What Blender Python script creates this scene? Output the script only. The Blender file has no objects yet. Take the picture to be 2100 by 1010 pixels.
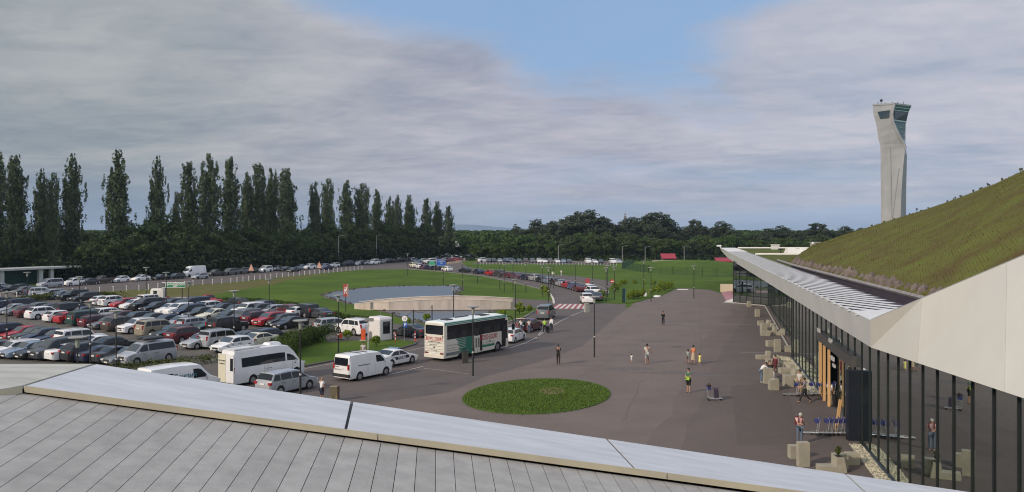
import bpy, bmesh, math, random
import numpy as np
from mathutils import Vector, Matrix
R = math.radians
random.seed(7)
SC = bpy.context.scene
COL = SC.collection
# ------------------------------------------------------------------ camera
CAMH, FPX, CX, CY = 12.0, 1700.0, 1050.0, 472.0
cam_d = bpy.data.cameras.new("camera"); cam = bpy.data.objects.new("camera", cam_d); COL.objects.link(cam)
cam.location = (0, 0, CAMH); cam.rotation_euler = (R(90), 0, 0)
cam_d.sensor_width = 36; cam_d.lens = 36 * FPX / 2100; cam_d.shift_y = -(505 - CY) / 2100
cam_d.clip_start = 0.3; cam_d.clip_end = 30000
SC.camera = cam
# ------------------------------------------------------------------ sun, sky, exposure
SUN_AZ, SUN_EL = math.atan2(-0.80, -0.60), R(26)
SUN = Vector((math.sin(SUN_AZ) * math.cos(SUN_EL), math.cos(SUN_AZ) * math.cos(SUN_EL), math.sin(SUN_EL)))
ld = bpy.data.lights.new("sun", 'SUN'); ld.energy = 2.9; ld.angle = R(3.0); ld.color = (1.0, 0.84, 0.68)
lo = bpy.data.objects.new("sun", ld); COL.objects.link(lo); lo.rotation_euler = SUN.to_track_quat('Z', 'Y').to_euler()
SC.view_settings.view_transform = 'Standard'; SC.view_settings.look = 'None'
SC.cycles.pixel_filter_type = 'BLACKMAN_HARRIS'; SC.cycles.filter_width = 1.1
SC.view_settings.exposure = 0.08; SC.view_settings.gamma = 1.0
W = bpy.data.worlds.new("World"); SC.world = W; W.use_nodes = True
nt = W.node_tree; nt.nodes.clear()
def nd(t, **k):
    n = nt.nodes.new(t)
    for a, b in k.items(): setattr(n, a, b)
    return n
def M(op, a, b=None, c=None):
    n = nd('ShaderNodeMath', operation=op)
    for i, v in enumerate((a, b, c)):
        if v is None: continue
        if isinstance(v, (int, float)): n.inputs[i].default_value = v
        else: nt.links.new(v, n.inputs[i])
    return n.outputs[0]
def SS(v, a, b):                       # smoothstep
    n = nd('ShaderNodeMapRange', interpolation_type='SMOOTHSTEP')
    nt.links.new(v, n.inputs[0]); n.inputs[1].default_value = a; n.inputs[2].default_value = b
    return n.outputs[0]
def MX(f, a, b):
    n = nd('ShaderNodeMix', data_type='RGBA')
    for sock, v in ((n.inputs[0], f), (n.inputs[6], a), (n.inputs[7], b)):
        if isinstance(v, (int, float)): sock.default_value = v
        elif isinstance(v, tuple): sock.default_value = v + (1,)
        else: nt.links.new(v, sock)
    return n.outputs[2]
tc = nd('ShaderNodeTexCoord'); sep = nd('ShaderNodeSeparateXYZ'); nt.links.new(tc.outputs['Generated'], sep.inputs[0])
dx, dy, dz = sep.outputs
az = M('ARCTAN2', dx, dy)
el = M('DIVIDE', dz, M('SQRT', M('ADD', M('MULTIPLY', dx, dx), M('MULTIPLY', dy, dy))))
zz = M('ADD', M('MAXIMUM', dz, 0.0), 0.11)
pu, pv = M('DIVIDE', dx, zz), M('DIVIDE', dy, zz)
def noise(sx, sy, rot, scale, detail, rough=0.5, off=0.0, dist=0.0):
    c, s = math.cos(R(rot)), math.sin(R(rot))
    u2 = M('MULTIPLY', M('ADD', M('MULTIPLY', pu, c), M('MULTIPLY', pv, s)), sx)
    v2 = M('MULTIPLY', M('ADD', M('MULTIPLY', pu, -s), M('MULTIPLY', pv, c)), sy)
    cb = nd('ShaderNodeCombineXYZ'); nt.links.new(u2, cb.inputs[0]); nt.links.new(v2, cb.inputs[1]); cb.inputs[2].default_value = off
    n = nd('ShaderNodeTexNoise'); n.inputs['Scale'].default_value = scale; n.inputs['Detail'].default_value = detail
    n.inputs['Roughness'].default_value = rough; n.inputs['Distortion'].default_value = dist
    nt.links.new(cb.outputs[0], n.inputs['Vector']); return n.outputs['Fac']
n1 = noise(0.6, 1.25, -38, 0.6, 7, 0.56, 3.1, 0.7)
n2 = noise(0.9, 1.3, 24, 1.7, 6, 0.58, 9.7, 0.5)
n3 = noise(0.5, 0.8, -20, 0.5, 3, 0.5, 21.0)
n4 = noise(1.0, 1.5, -12, 3.6, 5, 0.6, 4.4, 0.6)
c1, c2 = SS(n1, 0.34, 0.66), SS(n2, 0.35, 0.68)
tone = M('ADD', M('ADD', M('MULTIPLY', c1, 0.45), M('MULTIPLY', c2, 0.30)), M('MULTIPLY', SS(n4, 0.3, 0.7), 0.25))
cloud = MX(tone, (0.300, 0.335, 0.430), (0.590, 0.565, 0.620))
leftness = SS(az, 0.02, -0.50)
cloud = MX(M('MULTIPLY', leftness, 0.85), cloud, MX(tone, (0.235, 0.285, 0.325), (0.430, 0.455, 0.455)))
rightness = SS(az, 0.02, 0.45)
cloud = MX(M('MULTIPLY', rightness, 0.62), cloud, MX(tone, (0.330, 0.425, 0.560), (0.600, 0.600, 0.670)))
low = SS(el, 0.085, 0.0)
cloud = MX(M('MULTIPLY', low, M('MULTIPLY', leftness, 0.85)), cloud, (0.125, 0.200, 0.320))
cloud = MX(M('MULTIPLY', low, 0.45), cloud, (0.35, 0.42, 0.53))
w1 = M('ADD', M('MULTIPLY', az, -0.43), 0.182)
gap = M('MINIMUM', M('SUBTRACT', el, w1), M('SUBTRACT', el, 0.158))
ur = M('MAXIMUM', M('ADD', M('MULTIPLY', M('SUBTRACT', el, 0.24), 3.0), 0.245), 0.245)
gap = M('MINIMUM', gap, M('MULTIPLY', M('SUBTRACT', ur, az), 0.8))
wob = M('ADD', M('MULTIPLY', M('SUBTRACT', n1, 0.5), 0.16), M('MULTIPLY', M('SUBTRACT', n2, 0.5), 0.12))
g = SS(M('ADD', gap, wob), -0.036, 0.045)
g = M('MULTIPLY', g, SS(M('ABSOLUTE', az), 1.3, 0.9))
sky = nd('ShaderNodeTexSky', sky_type='NISHITA'); sky.sun_disc = False
sky.sun_elevation = SUN_EL; sky.sun_rotation = SUN_AZ; sky.air_density = 1.0; sky.dust_density = 0.6; sky.ozone_density = 2.0
skc = nd('ShaderNodeVectorMath', operation='SCALE'); nt.links.new(sky.outputs[0], skc.inputs[0]); skc.inputs['Scale'].default_value = 0.10
blue = MX(0.85, skc.outputs[0], (0.275, 0.435, 0.690))
col = MX(M('MULTIPLY', g, 0.94), cloud, blue)
# thin high cloud holes elsewhere show a little of the blue
col = MX(M('MULTIPLY', M('MULTIPLY', SS(n3, 0.46, 0.62), SS(az, -0.35, 0.35)), 0.5), col, (0.33, 0.46, 0.66))
hi = SS(el, 0.32, 1.6)                 # overhead the overcast is brighter
back = SS(dy, 0.0, -0.8)
gain = M('ADD', 1.0, M('ADD', M('MULTIPLY', hi, 1.15), M('MULTIPLY', back, 0.6)))
col = MX(M('MULTIPLY', hi, 0.8), col, (0.46, 0.43, 0.425))
sc2 = nd('ShaderNodeVectorMath', operation='SCALE'); nt.links.new(col, sc2.inputs[0]); nt.links.new(M('MULTIPLY', gain, 9.6), sc2.inputs['Scale'])
bg = nd('ShaderNodeBackground'); bg.inputs['Strength'].default_value = 0.1; nt.links.new(sc2.outputs[0], bg.inputs[0])
out = nd('ShaderNodeOutputWorld'); nt.links.new(bg.outputs[0], out.inputs[0])

# ------------------------------------------------------------------ helpers
def G(px, py, z=0.0):
    D = (CAMH - z) * FPX / (py - CY)
    return Vector(((px - CX) / FPX * D, D, z))
def PD(px, py, D):
    return Vector(((px - CX) / FPX * D, D, CAMH - (py - CY) / FPX * D))
_m = {}
def mat(name, c, rough=0.6, metal=0.0, var=0.0, vs=3.0, bump=0.0, bs=20.0, coat=0.0, spec=0.5, c2=None, island=0.0, emit=0.0, aniso=None):
    if name in _m: return _m[name]
    m = bpy.data.materials.new(name); m.use_nodes = True; t = m.node_tree; b = t.nodes['Principled BSDF']
    b.inputs['Roughness'].default_value = rough; b.inputs['Metallic'].default_value = metal
    b.inputs['Coat Weight'].default_value = coat; b.inputs['Coat Roughness'].default_value = 0.08
    b.inputs['Specular IOR Level'].default_value = spec
    cc = tuple(c) + (1,)
    b.inputs['Base Color'].default_value = cc
    if emit: b.inputs['Emission Color'].default_value = cc; b.inputs['Emission Strength'].default_value = emit
    m.diffuse_color = cc
    tcn = None
    def coords():
        nonlocal tcn
        if tcn is None:
            g_ = t.nodes.new('ShaderNodeNewGeometry'); mp = t.nodes.new('ShaderNodeMapping'); t.links.new(g_.outputs['Position'], mp.inputs[0])
            if aniso: mp.inputs['Scale'].default_value = aniso[:3]; mp.inputs['Rotation'].default_value = (0, 0, aniso[3])
            tcn = (g_, mp)
        return tcn[1].outputs[0]
    base = None
    if var or c2:
        n = t.nodes.new('ShaderNodeTexNoise'); n.inputs['Scale'].default_value = vs; n.inputs['Detail'].default_value = 6; n.inputs['Roughness'].default_value = 0.62
        t.links.new(coords(), n.inputs['Vector'])
        r = t.nodes.new('ShaderNodeValToRGB'); t.links.new(n.outputs['Fac'], r.inputs[0])
        r.color_ramp.elements[0].position = 0.33; r.color_ramp.elements[1].position = 0.67
        lo_ = c2 if c2 else tuple(x * (1 - var) for x in c); hi_ = c if c2 else tuple(min(1, x * (1 + var)) for x in c)
        r.color_ramp.elements[0].color = tuple(lo_) + (1,); r.color_ramp.elements[1].color = tuple(hi_) + (1,)
        base = r.outputs[0]
    if island:
        g_ = t.nodes.new('ShaderNodeNewGeometry'); mr = t.nodes.new('ShaderNodeMapRange'); t.links.new(g_.outputs['Random Per Island'], mr.inputs[0])
        mr.inputs[3].default_value = 1 - island; mr.inputs[4].default_value = 1 + island
        hs = t.nodes.new('ShaderNodeHueSaturation'); t.links.new(mr.outputs[0], hs.inputs['Value'])
        if base: t.links.new(base, hs.inputs['Color'])
        else: hs.inputs['Color'].default_value = cc
        base = hs.outputs[0]
    if base: t.links.new(base, b.inputs['Base Color'])
    if bump:
        n = t.nodes.new('ShaderNodeTexNoise'); n.inputs['Scale'].default_value = bs; n.inputs['Detail'].default_value = 4
        t.links.new(coords(), n.inputs['Vector'])
        bm_ = t.nodes.new('ShaderNodeBump'); bm_.inputs['Strength'].default_value = bump; bm_.inputs['Distance'].default_value = 0.05
        t.links.new(n.outputs['Fac'], bm_.inputs['Height']); t.links.new(bm_.outputs[0], b.inputs['Normal'])
    _m[name] = m; return m
class MB:
    def __init__(s): s.v = []; s.f = []; s.m = []
    def add(s, vs, fs, mi=0):
        o = len(s.v); s.v += [tuple(v) for v in vs]; s.f += [tuple(i + o for i in f) for f in fs]; s.m += [mi] * len(fs); return s
    def box(s, c, d, rz=0.0, mi=0, taper=1.0, ry=0.0):
        mt = Matrix.Rotation(rz, 3, 'Z') @ Matrix.Rotation(ry, 3, 'Y'); c = Vector(c); x, y, z = d[0] / 2, d[1] / 2, d[2] / 2
        vs = [c + mt @ Vector((sx * x * (taper if sz > 0 else 1), sy * y * (taper if sz > 0 else 1), sz * z)) for sz in (-1, 1) for sx, sy in ((-1, -1), (1, -1), (1, 1), (-1, 1))]
        return s.add(vs, [(3, 2, 1, 0), (4, 5, 6, 7), (0, 1, 5, 4), (1, 2, 6, 5), (2, 3, 7, 6), (3, 0, 4, 7)], mi)
    def prism(s, pts, z0, z1, mi=0):          # horizontal polygon, ccw
        n = len(pts); a = sum(pts[i][0] * pts[(i + 1) % n][1] - pts[(i + 1) % n][0] * pts[i][1] for i in range(n))
        if a < 0: pts = pts[::-1]
        vs = [(p[0], p[1], z0) for p in pts] + [(p[0], p[1], z1) for p in pts]
        return s.add(vs, [tuple(range(n))[::-1], tuple(range(n, 2 * n))] + [(i, (i + 1) % n, n + (i + 1) % n, n + i) for i in range(n)], mi)
    def slab(s, pts, th, mi=0):               # 3d polygon thickened along its normal
        pts = [Vector(p) for p in pts]; n = len(pts); nm = (pts[1] - pts[0]).cross(pts[2] - pts[0]).normalized() * th
        vs = pts + [p - nm for p in pts]
        return s.add(vs, [tuple(range(n)), tuple(range(n, 2 * n))[::-1]] + [(i, n + i, n + (i + 1) % n, (i + 1) % n) for i in range(n)], mi)
    def cyl(s, p0, p1, r0, r1=None, n=10, mi=0, caps=True):
        p0, p1 = Vector(p0), Vector(p1); r1 = r0 if r1 is None else r1
        q = (p1 - p0).to_track_quat('Z', 'Y'); vs = []
        for p, r in ((p0, r0), (p1, r1)):
            for i in range(n):
                a = 2 * math.pi * i / n; vs.append(p + q @ Vector((r * math.cos(a), r * math.sin(a), 0)))
        fs = [(i, (i + 1) % n, n + (i + 1) % n, n + i) for i in range(n)]
        if caps: fs += [tuple(range(n))[::-1], tuple(range(n, 2 * n))]
        return s.add(vs, fs, mi)
    def tube(s, pts, r, n=6, mi=0):
        for a, b in zip(pts, pts[1:]): s.cyl(a, b, r, r, n, mi)
        return s
    def lathe(s, prof, c=(0, 0, 0), n=14, mi=0):
        vs = []; k = len(prof)
        for r, z in prof:
            for i in range(n):
                a = 2 * math.pi * i / n; vs.append((c[0] + r * math.cos(a), c[1] + r * math.sin(a), c[2] + z))
        fs = [(j * n + i, j * n + (i + 1) % n, (j + 1) * n + (i + 1) % n, (j + 1) * n + i) for j in range(k - 1) for i in range(n)]
        fs += [tuple(range(n))[::-1], tuple(range((k - 1) * n, k * n))]
        return s.add(vs, fs, mi)
    def mesh(s, name, mats=(), smooth=False):
        me = bpy.data.meshes.new(name); me.from_pydata(s.v, [], s.f)
        for m in mats: me.materials.append(m)
        if len(mats) > 1: me.polygons.foreach_set('material_index', s.m)
        if smooth: shade(me)
        me.update(); return me
def shade(me, ang=35):
    me.polygons.foreach_set('use_smooth', [True] * len(me.polygons))
    bm = bmesh.new(); bm.from_mesh(me)
    for e in bm.edges: e.smooth = len(e.link_faces) == 2 and e.calc_face_angle(0) < R(ang)
    bm.to_mesh(me); bm.free()
def props(o, label=None, cat=None, group=None, kind=None):
    for k, v in (('label', label), ('category', cat), ('group', group), ('kind', kind)):
        if v: o[k] = v
    return o
def link(name, data, parent=None, loc=None, rz=None):
    o = bpy.data.objects.new(name, data); COL.objects.link(o)
    if parent: o.parent = parent
    if loc is not None: o.location = loc
    if rz is not None: o.rotation_euler = (0, 0, rz)
    return o
def obj(name, mb, m, parent=None, smooth=False, loc=None, rz=None, label=None):
    ms = m if isinstance(m, (list, tuple)) else [m]
    o = link(name, mb.mesh(name, ms, smooth), parent, loc, rz)
    if label: o['label'] = label
    return o
def thing(name, label, cat, group=None, loc=(0, 0, 0), rz=0.0, kind=None):
    return props(link(name, None, None, loc, rz), label, cat, group, kind)
def struct(name, label, cat, mb, m, smooth=False, kind='structure'):
    return props(obj(name, mb, m, None, smooth), label, cat, None, kind)
def copy_tree(o, parent=None):
    c = o.copy(); COL.objects.link(c)
    if parent: c.parent = parent
    for ch in list(o.children): copy_tree(ch, c)
    return c
def text(body, size, m, parent, loc, rot, name='lettering', ext=0.004, shear=0.0, ax='CENTER', sx=1.0, bold=0.0):
    cu = bpy.data.curves.new(name, 'FONT'); cu.body = body; cu.size = size; cu.extrude = ext; cu.shear = shear; cu.offset = bold
    cu.align_x = ax; cu.align_y = 'CENTER'; cu.resolution_u = 2
    t = bpy.data.objects.new('tmp', cu); COL.objects.link(t); bpy.context.view_layer.update()
    me = bpy.data.meshes.new_from_object(t.evaluated_get(bpy.context.evaluated_depsgraph_get()))
    bpy.data.objects.remove(t); me.materials.clear(); me.materials.append(m)
    o = link(name, me, parent, loc); o.rotation_euler = rot; o.scale = (sx, 1, 1); return o
ORD = ['first', 'second', 'third', 'fourth', 'fifth', 'sixth', 'seventh', 'eighth', 'ninth', 'tenth', 'eleventh', 'twelfth', 'thirteenth', 'fourteenth', 'fifteenth', 'sixteenth', 'seventeenth', 'eighteenth', 'nineteenth', 'twentieth']
for tens in ('twenty', 'thirty', 'forty', 'fifty'):
    ORD += [] if tens == 'twenty' else [tens[:-1] + 'ieth']
    ORD += [tens + '-' + x for x in ORD[:9]]
# common materials
ASPH = mat('asphalt', (0.146, 0.116, 0.102), 0.92, c2=(0.114, 0.092, 0.083), vs=0.22, bump=0.25, bs=9)
ASPH_D = mat('asphalt_road', (0.100, 0.083, 0.077), 0.92, c2=(0.078, 0.066, 0.062), vs=0.3, bump=0.25, bs=9)
PARK = mat('asphalt_car_park', (0.100, 0.093, 0.080), 0.92, c2=(0.072, 0.067, 0.060), vs=0.5, bump=0.2, bs=9)
GRASS = mat('grass_lawn', (0.084, 0.134, 0.018), 0.95, c2=(0.046, 0.086, 0.014), vs=0.09, bump=0.6, bs=14, spec=0.1)
DRY = mat('dry_grass', (0.130, 0.118, 0.045), 0.95, c2=(0.080, 0.088, 0.030), vs=0.3, bump=0.5, bs=14, spec=0.1)
KERB = mat('kerb_concrete', (0.17, 0.165, 0.155), 0.85, var=0.25, vs=2)
WHITE = mat('white_paint', (0.78, 0.78, 0.76), 0.5, var=0.05, vs=2)
LINEW = mat('road_marking_white', (0.42, 0.40, 0.38), 0.8, c2=(0.24, 0.22, 0.21), vs=3)
REDM = mat('road_marking_red', (0.30, 0.060, 0.06), 0.8, c2=(0.21, 0.07, 0.065), vs=3)
BLACK = mat('black_metal', (0.018, 0.018, 0.02), 0.45, var=0.2)
DARK = mat('dark_plastic', (0.022, 0.022, 0.024), 0.6, var=0.2)
CONC = mat('pale_concrete', (0.34, 0.32, 0.245), 0.85, c2=(0.25, 0.235, 0.185), vs=1.6, bump=0.2, bs=12)
STEEL = mat('grey_steel', (0.30, 0.31, 0.32), 0.4, 0.6, var=0.1)
def lerp_prof(P, t):
    for (a, za), (b, zb) in zip(P, P[1:]):
        if a <= t <= b: return za + (zb - za) * (t - a) / max(1e-9, b - a)
    return P[-1][1]
# ------------------------------------------------------------------ ground, roads, water
def gp(*p): return [tuple(G(x, y)[:2]) for x, y in p]
struct('ground', 'flat green ground of the airport surroundings reaching the horizon', 'ground',
       MB().add([(-9000, -60, -0.0), (9000, -60, 0), (9000, 14000, 0), (-9000, 14000, 0)], [(0, 1, 2, 3)]), GRASS)
def sheet(name, label, cat, pts, z, m):
    mb = MB(); n = len(pts); a = sum(pts[i][0] * pts[(i + 1) % n][1] - pts[(i + 1) % n][0] * pts[i][1] for i in range(n))
    if a < 0: pts = pts[::-1]
    from mathutils.geometry import tessellate_polygon
    tr = tessellate_polygon([[Vector((p[0], p[1], 0)) for p in pts]])
    fs = []
    for f in tr:
        A, B, C = (Vector(pts[i] + (0,) if isinstance(pts[i], tuple) else (pts[i][0], pts[i][1], 0)) for i in f)
        fs.append(tuple(f) if (B - A).cross(C - A).z > 0 else tuple(f)[::-1])
    me = bpy.data.meshes.new(name); me.from_pydata([(p[0], p[1], z) for p in pts], [], fs); me.materials.append(m)
    return props(link(name, me), label, cat, None, 'structure')
# far fields darker
sheet('verge', 'dry brownish grass verge below the white posts', 'verge', gp((-60, 616), (60, 610), (160, 602), (283, 596), (393, 586), (473, 581), (552, 572), (646, 564), (690, 561), (600, 574), (560, 584), (500, 594), (440, 604), (400, 620), (300, 622), (-60, 622)), 0.004, DRY)
# plaza (light) and the darker roads
plaza = [(-12, 12), (20, 12), (26.3, 78), (30.5, 90), (42, 131), (37.0, 141)] + gp((1479, 602), (1456, 595), (1392, 591), (1358, 606.5), (1334, 613), (1302, 621), (1250, 662), (1195, 710), (1110, 742), (1000, 772), (920, 806)) + [(-25, 45), (-40, 30), (-30, 12)]
sheet('plaza', 'wide reddish grey asphalt plaza in front of the terminal', 'plaza', plaza, 0.016, ASPH)
road = gp((840, 552.5), (745, 553.5), (646, 562), (552, 571), (473, 580), (393, 585), (283, 595), (160, 601), (60, 609), (-60, 615), (-500, 640), (-500, 590), (-60, 597), (0, 593), (100, 587), (250, 577), (400, 567), (560, 555), (700, 545), (850, 535), (925, 525), (985, 517), (1002, 517), (996, 522), (965, 532), (945, 540), (960, 548), (985, 553), (1060, 558), (1129, 563.8), (1180, 566.5), (1219, 572), (1254, 577.6), (1264, 583), (1247, 592), (1246, 600), (1224, 608), (1219, 622), (1283, 624), (1283, 640), (1122, 640), (1122, 632), (1136, 622), (1134.5, 613.7), (1127.5, 602.6), (1111, 594), (1078, 586), (1033, 576), (1000, 569), (978, 565), (909, 557.5), (875, 555))
sheet('road', 'dark asphalt access road curving round the pond lawn', 'road', road, 0.008, ASPH_D)
road2 = gp((560, 762), (600, 700), (748, 672), (810, 664), (870, 672), (960, 676), (1038, 663), (1075, 652), (1095, 640), (1122, 632), (1340, 632), (1340, 700), (1250, 800), (960, 900), (900, 900), (650, 1000), (300, 1000), (300, 830))
sheet('road', 'dark drop off road passing the coach and the vans', 'road', road2, 0.010, ASPH_D)
lot = gp((-500, 900), (-400, 725), (-200, 632), (60, 614), (240, 609), (320, 612), (380, 607), (450, 615), (570, 622), (620, 632), (672, 648), (716, 668), (748, 674), (748, 700), (670, 704), (664, 690), (590, 724), (560, 760), (440, 790), (300, 850))
sheet('car_park_asphalt', 'worn brownish asphalt of the crowded car park', 'pavement', lot, 0.012, PARK)
sheet('far_parking_strip', 'strip of asphalt under the far row of parked cars', 'pavement', gp((965, 541.5), (1290, 543.5), (1290, 536), (1000, 532.5)), 0.014, ASPH_D)
sheet('footpath', 'grey path leading from the footbridge to the red crossing', 'path', gp((1050, 618), (1062, 613.5), (1132, 617), (1136, 624), (1122, 632), (1085, 632), (1066, 628)), 0.014, ASPH_D)
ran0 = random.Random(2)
band = [(1508, 629), (1575, 634), (1640, 735), (1790, 900), (1960, 1100), (1290, 1100)] + [(1330 + k * 12 + ran0.uniform(-14, 14), 1050 - k * 26) for k in range(17)]  # terminal's soft shade painted as darker sheets, together with newer asphalt
sheet('asphalt_shade_band', 'fainter painted shade on the asphalt outside the terminal band', 'pavement', gp(*[(1500, 632), (1575, 634), (1640, 735), (1790, 900), (1960, 1100), (1180, 1100)] + [(1245 + k * 15 + ran0.uniform(-16, 16), 1060 - k * 26) for k in range(17)]), 0.0168, mat('asphalt_shade_outer', (0.128, 0.102, 0.092), 0.92, c2=(0.104, 0.083, 0.076), vs=.25, bump=.25, bs=9))  # middle tone that softens the edge of the painted shade
sheet('asphalt_shade_band', 'darker asphalt band with painted shade along the foot of the terminal', 'pavement', gp(*band), 0.0175, mat('asphalt_shade_band', (0.110, 0.088, 0.081), 0.92, c2=(0.090, 0.073, 0.068), vs=.25, bump=.25, bs=9))
sheet('asphalt_patch', 'darker brown rectangular patch in the plaza asphalt', 'patch', gp((1500, 792), (1612, 786), (1645, 912), (1512, 914)), 0.020, mat('asphalt_patch', (0.094, 0.074, 0.067), 0.92, c2=(0.080, 0.065, 0.060), vs=1.2))
# kerb stones: real step
def kerb(name, label, pts, w=0.28, h=0.12, m=KERB):
    mb = MB()
    for a, b in zip(pts, pts[1:]):
        a, b = Vector(a[:2] + (0,)) if isinstance(a, tuple) else a, Vector(b[:2] + (0,)) if isinstance(b, tuple) else b
        d = (b - a); L = d.length; d.normalize(); c = (a + b) / 2
        mb.box((c.x, c.y, h / 2), (L + 0.05, w, h), math.atan2(d.y, d.x))
    return struct(name, label, 'kerb', mb, m)
kerb('kerb', 'white painted kerb curving round the lawn by the crossing', gp((1136, 623), (1134.5, 613.7), (1127.5, 602.6), (1119, 597.5)), 0.35, m=mat('kerb_white', (0.5, 0.48, 0.44), 0.8, var=.15))
kerb('kerb', 'grey kerb of the pond lawn along the queue of cars', gp((1119, 597.5), (1111, 594), (1078, 586), (1033, 576), (1000, 569), (978, 565.5), (909, 558), (875, 555.5), (840, 553)))
kerb('kerb', 'dark kerb behind the coach below the pond', gp((960, 677), (1038, 663), (1075, 652), (1095, 640)), 0.3)
kerb('kerb', 'dark kerb between the queue and the side road', gp((1000, 560), (1080, 567), (1156, 575.5), (1194, 582), (1227, 587), (1246.7, 597), (1248, 603), (1223, 608), (1219, 621)), 0.3)
isl = gp((600, 757), (686, 741), (818, 717), (850, 708), (854, 703), (806, 696), (745, 700), (672, 704), (664, 692), (590, 726), (560, 764))
struct('lawn', 'triangular lawn with hedge between car park and drop off road', 'lawn', MB().prism(isl, 0.0, 0.10), GRASS)
kerb('kerb', 'dark kerb edging the triangular lawn beside the white van', [(x, y) for x, y in isl[:6]], 0.3, 0.13, mat('kerb_dark', (0.07, 0.065, 0.06), .85, var=.2))
isl2 = gp((1248, 594), (1264, 583), (1282, 581.6), (1328, 585.7), (1382, 590), (1381, 592.5), (1358, 606.5), (1334, 612.5), (1305, 620.8), (1283, 623.8), (1220, 622), (1223, 608), (1247, 603))
struct('lawn', 'lawn island with round shrubs beside the plaza', 'lawn', MB().prism(isl2, 0.0, 0.08), GRASS)
def ell(px0, px1, py0, py1, skew=0.0, n=48):
    pts = []
    for i in range(n):
        a = 2 * math.pi * i / n; x = (px0 + px1) / 2 + (px1 - px0) / 2 * math.cos(a); y = (py0 + py1) / 2 - (py1 - py0) / 2 * math.sin(a)
        x += skew * math.sin(a); pts.append((x, y))
    return gp(*pts)
struct('lawn', 'oval grass island in the middle of the plaza', 'lawn', MB().prism(ell(950, 1250, 778, 851, 22), 0.0, 0.07), mat('grass_oval', (0.075, 0.125, 0.024), 0.95, c2=(0.045, 0.080, 0.018), vs=0.9, bump=.8, bs=20, spec=.1))
sheet('soil_rim', 'worn soil rim around the oval grass island', 'soil', ell(946, 1254, 776.5, 852.5, 22), 0.022, mat('soil_rim', (.105, .095, .06), .95, c2=(.11, .09, .08), vs=2))
sheet('bare_patch', 'bare sandy spot in the oval grass island', 'soil', ell(1106, 1158, 797, 811), 0.076, mat('bare_soil', (0.17, 0.12, 0.075), 0.95, var=.3, vs=3))
# pond
pond = gp((662, 606), (690, 598), (740, 591.8), (785, 588.5), (830, 587.3), (880, 587), (930, 587), (950, 589), (946, 595), (933, 603), (945, 609), (1010, 620), (1014, 639), (992, 650), (945, 662), (885, 664), (845, 658), (808, 643), (740, 628), (700, 618), (670, 611))
def sm(pts, k=2):
    for _ in range(k):
        q = []
        for i in range(len(pts)):
            a, b = pts[i], pts[(i + 1) % len(pts)]
            q += [(a[0] * .75 + b[0] * .25, a[1] * .75 + b[1] * .25), (a[0] * .25 + b[0] * .75, a[1] * .25 + b[1] * .75)]
        pts = q
    return pts
pond = sm(pond)
cx_, cy_ = sum(p[0] for p in pond) / len(pond), sum(p[1] for p in pond) / len(pond)
sheet('shore', 'stony shore strip around the pond', 'shore', [(p[0] + (p[0] - cx_) * 0.035 + random.uniform(-.3, .3), p[1] + (p[1] - cy_) * 0.05 + random.uniform(-.4, .4)) for p in pond], 0.010, mat('shore_soil', (0.10, 0.085, 0.06), .9, c2=(.04, .04, .03), vs=.8, bump=.5))
wm = mat('pond_water', (0.080, 0.100, 0.122), 0.46, bump=0.9, bs=2.2, spec=1.0)
sheet('water', 'still grey blue water of the pond', 'water', pond, 0.020, wm)
# markings
def strip(name, label, pts, w, m=LINEW, z=0.024):
    mb = MB(); P = [Vector((p[0], p[1], 0)) for p in pts]
    for i in range(len(P) - 1):
        d = (P[i + 1] - P[i]).normalized(); n = Vector((-d.y, d.x, 0)) * w / 2
        mb.add([P[i] - n, P[i + 1] - n, P[i + 1] + n, P[i] + n], [(0, 1, 2, 3)])
    for k in range(len(mb.v)): mb.v[k] = (mb.v[k][0], mb.v[k][1], z + 0.0006 * ((k // 4) % 2))
    return struct(name, label, 'road marking', mb, m)
strip('road_marking', 'white edge line along the triangular lawn', gp((615, 759), (690, 745), (745, 735)), .14)
strip('road_marking', 'white edge line between the lawn tip and the coach', gp((820, 724), (880, 711), (900, 706)), .14)
strip('road_marking', 'white edge line beside the kerb behind the maroon car', gp((1000, 680), (1045, 668), (1075, 658)), .14)
strip('road_marking', 'faint white line from the van to the coach', gp((795, 770), (830, 762), (868, 752)), .16)
strip('road_marking', 'worn white line curving from the white hatchback to the bollard', gp((1048, 714), (1078, 704), (1098, 694), (1112, 684), (1124, 674), (1150, 659), (1180, 645), (1200, 637)), .16)
strip('road_marking', 'short white line beside the people with a suitcase', gp((1100, 695), (1106, 685), (1114, 676)), .14)
strip('road_marking', 'thin pale line from the coach to the lamp post', gp((868, 756), (910, 761), (962, 768)), .10)
strip('road_marking', 'white parking bay line next to the navy crossover', gp((580, 697), (612, 683)), .13)
strip('road_marking', 'white parking bay line beside the black saloon', gp((607, 664), (632, 662)), .13)
for k, (a, b) in enumerate(((640, 652), (310, 322))): pass
mb = MB()
for p in ((636, 662), (240, 690), (228, 696), (330, 722), (342, 735), (40, 664), (75, 664)):
    c = G(*p); mb.box((c.x, c.y, 0.026), (1.6, .12, 0.004), R(60))
struct('bay_markings', 'short worn white bay ticks in the car park lane', 'road marking', mb, LINEW)
ar = G(641, 666); mb = MB().prism([(-.1, -1.2), (.1, -1.2), (.1, .3), (.55, .3), (0, 1.3), (-.55, .3), (-.1, .3)], 0.024, 0.028)
ao = struct('arrow_marking', 'white direction arrow painted on the car park lane', 'road marking', mb, LINEW); ao.location = (ar.x, ar.y, 0); ao.rotation_euler = (0, 0, R(70))
A_, B_, C_, D_ = [Vector(G(*p)) for p in ((1128, 634), (1199, 634), (1204, 624.5), (1143, 624))]
mbr, mbw = MB(), MB(); n = 12
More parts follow.
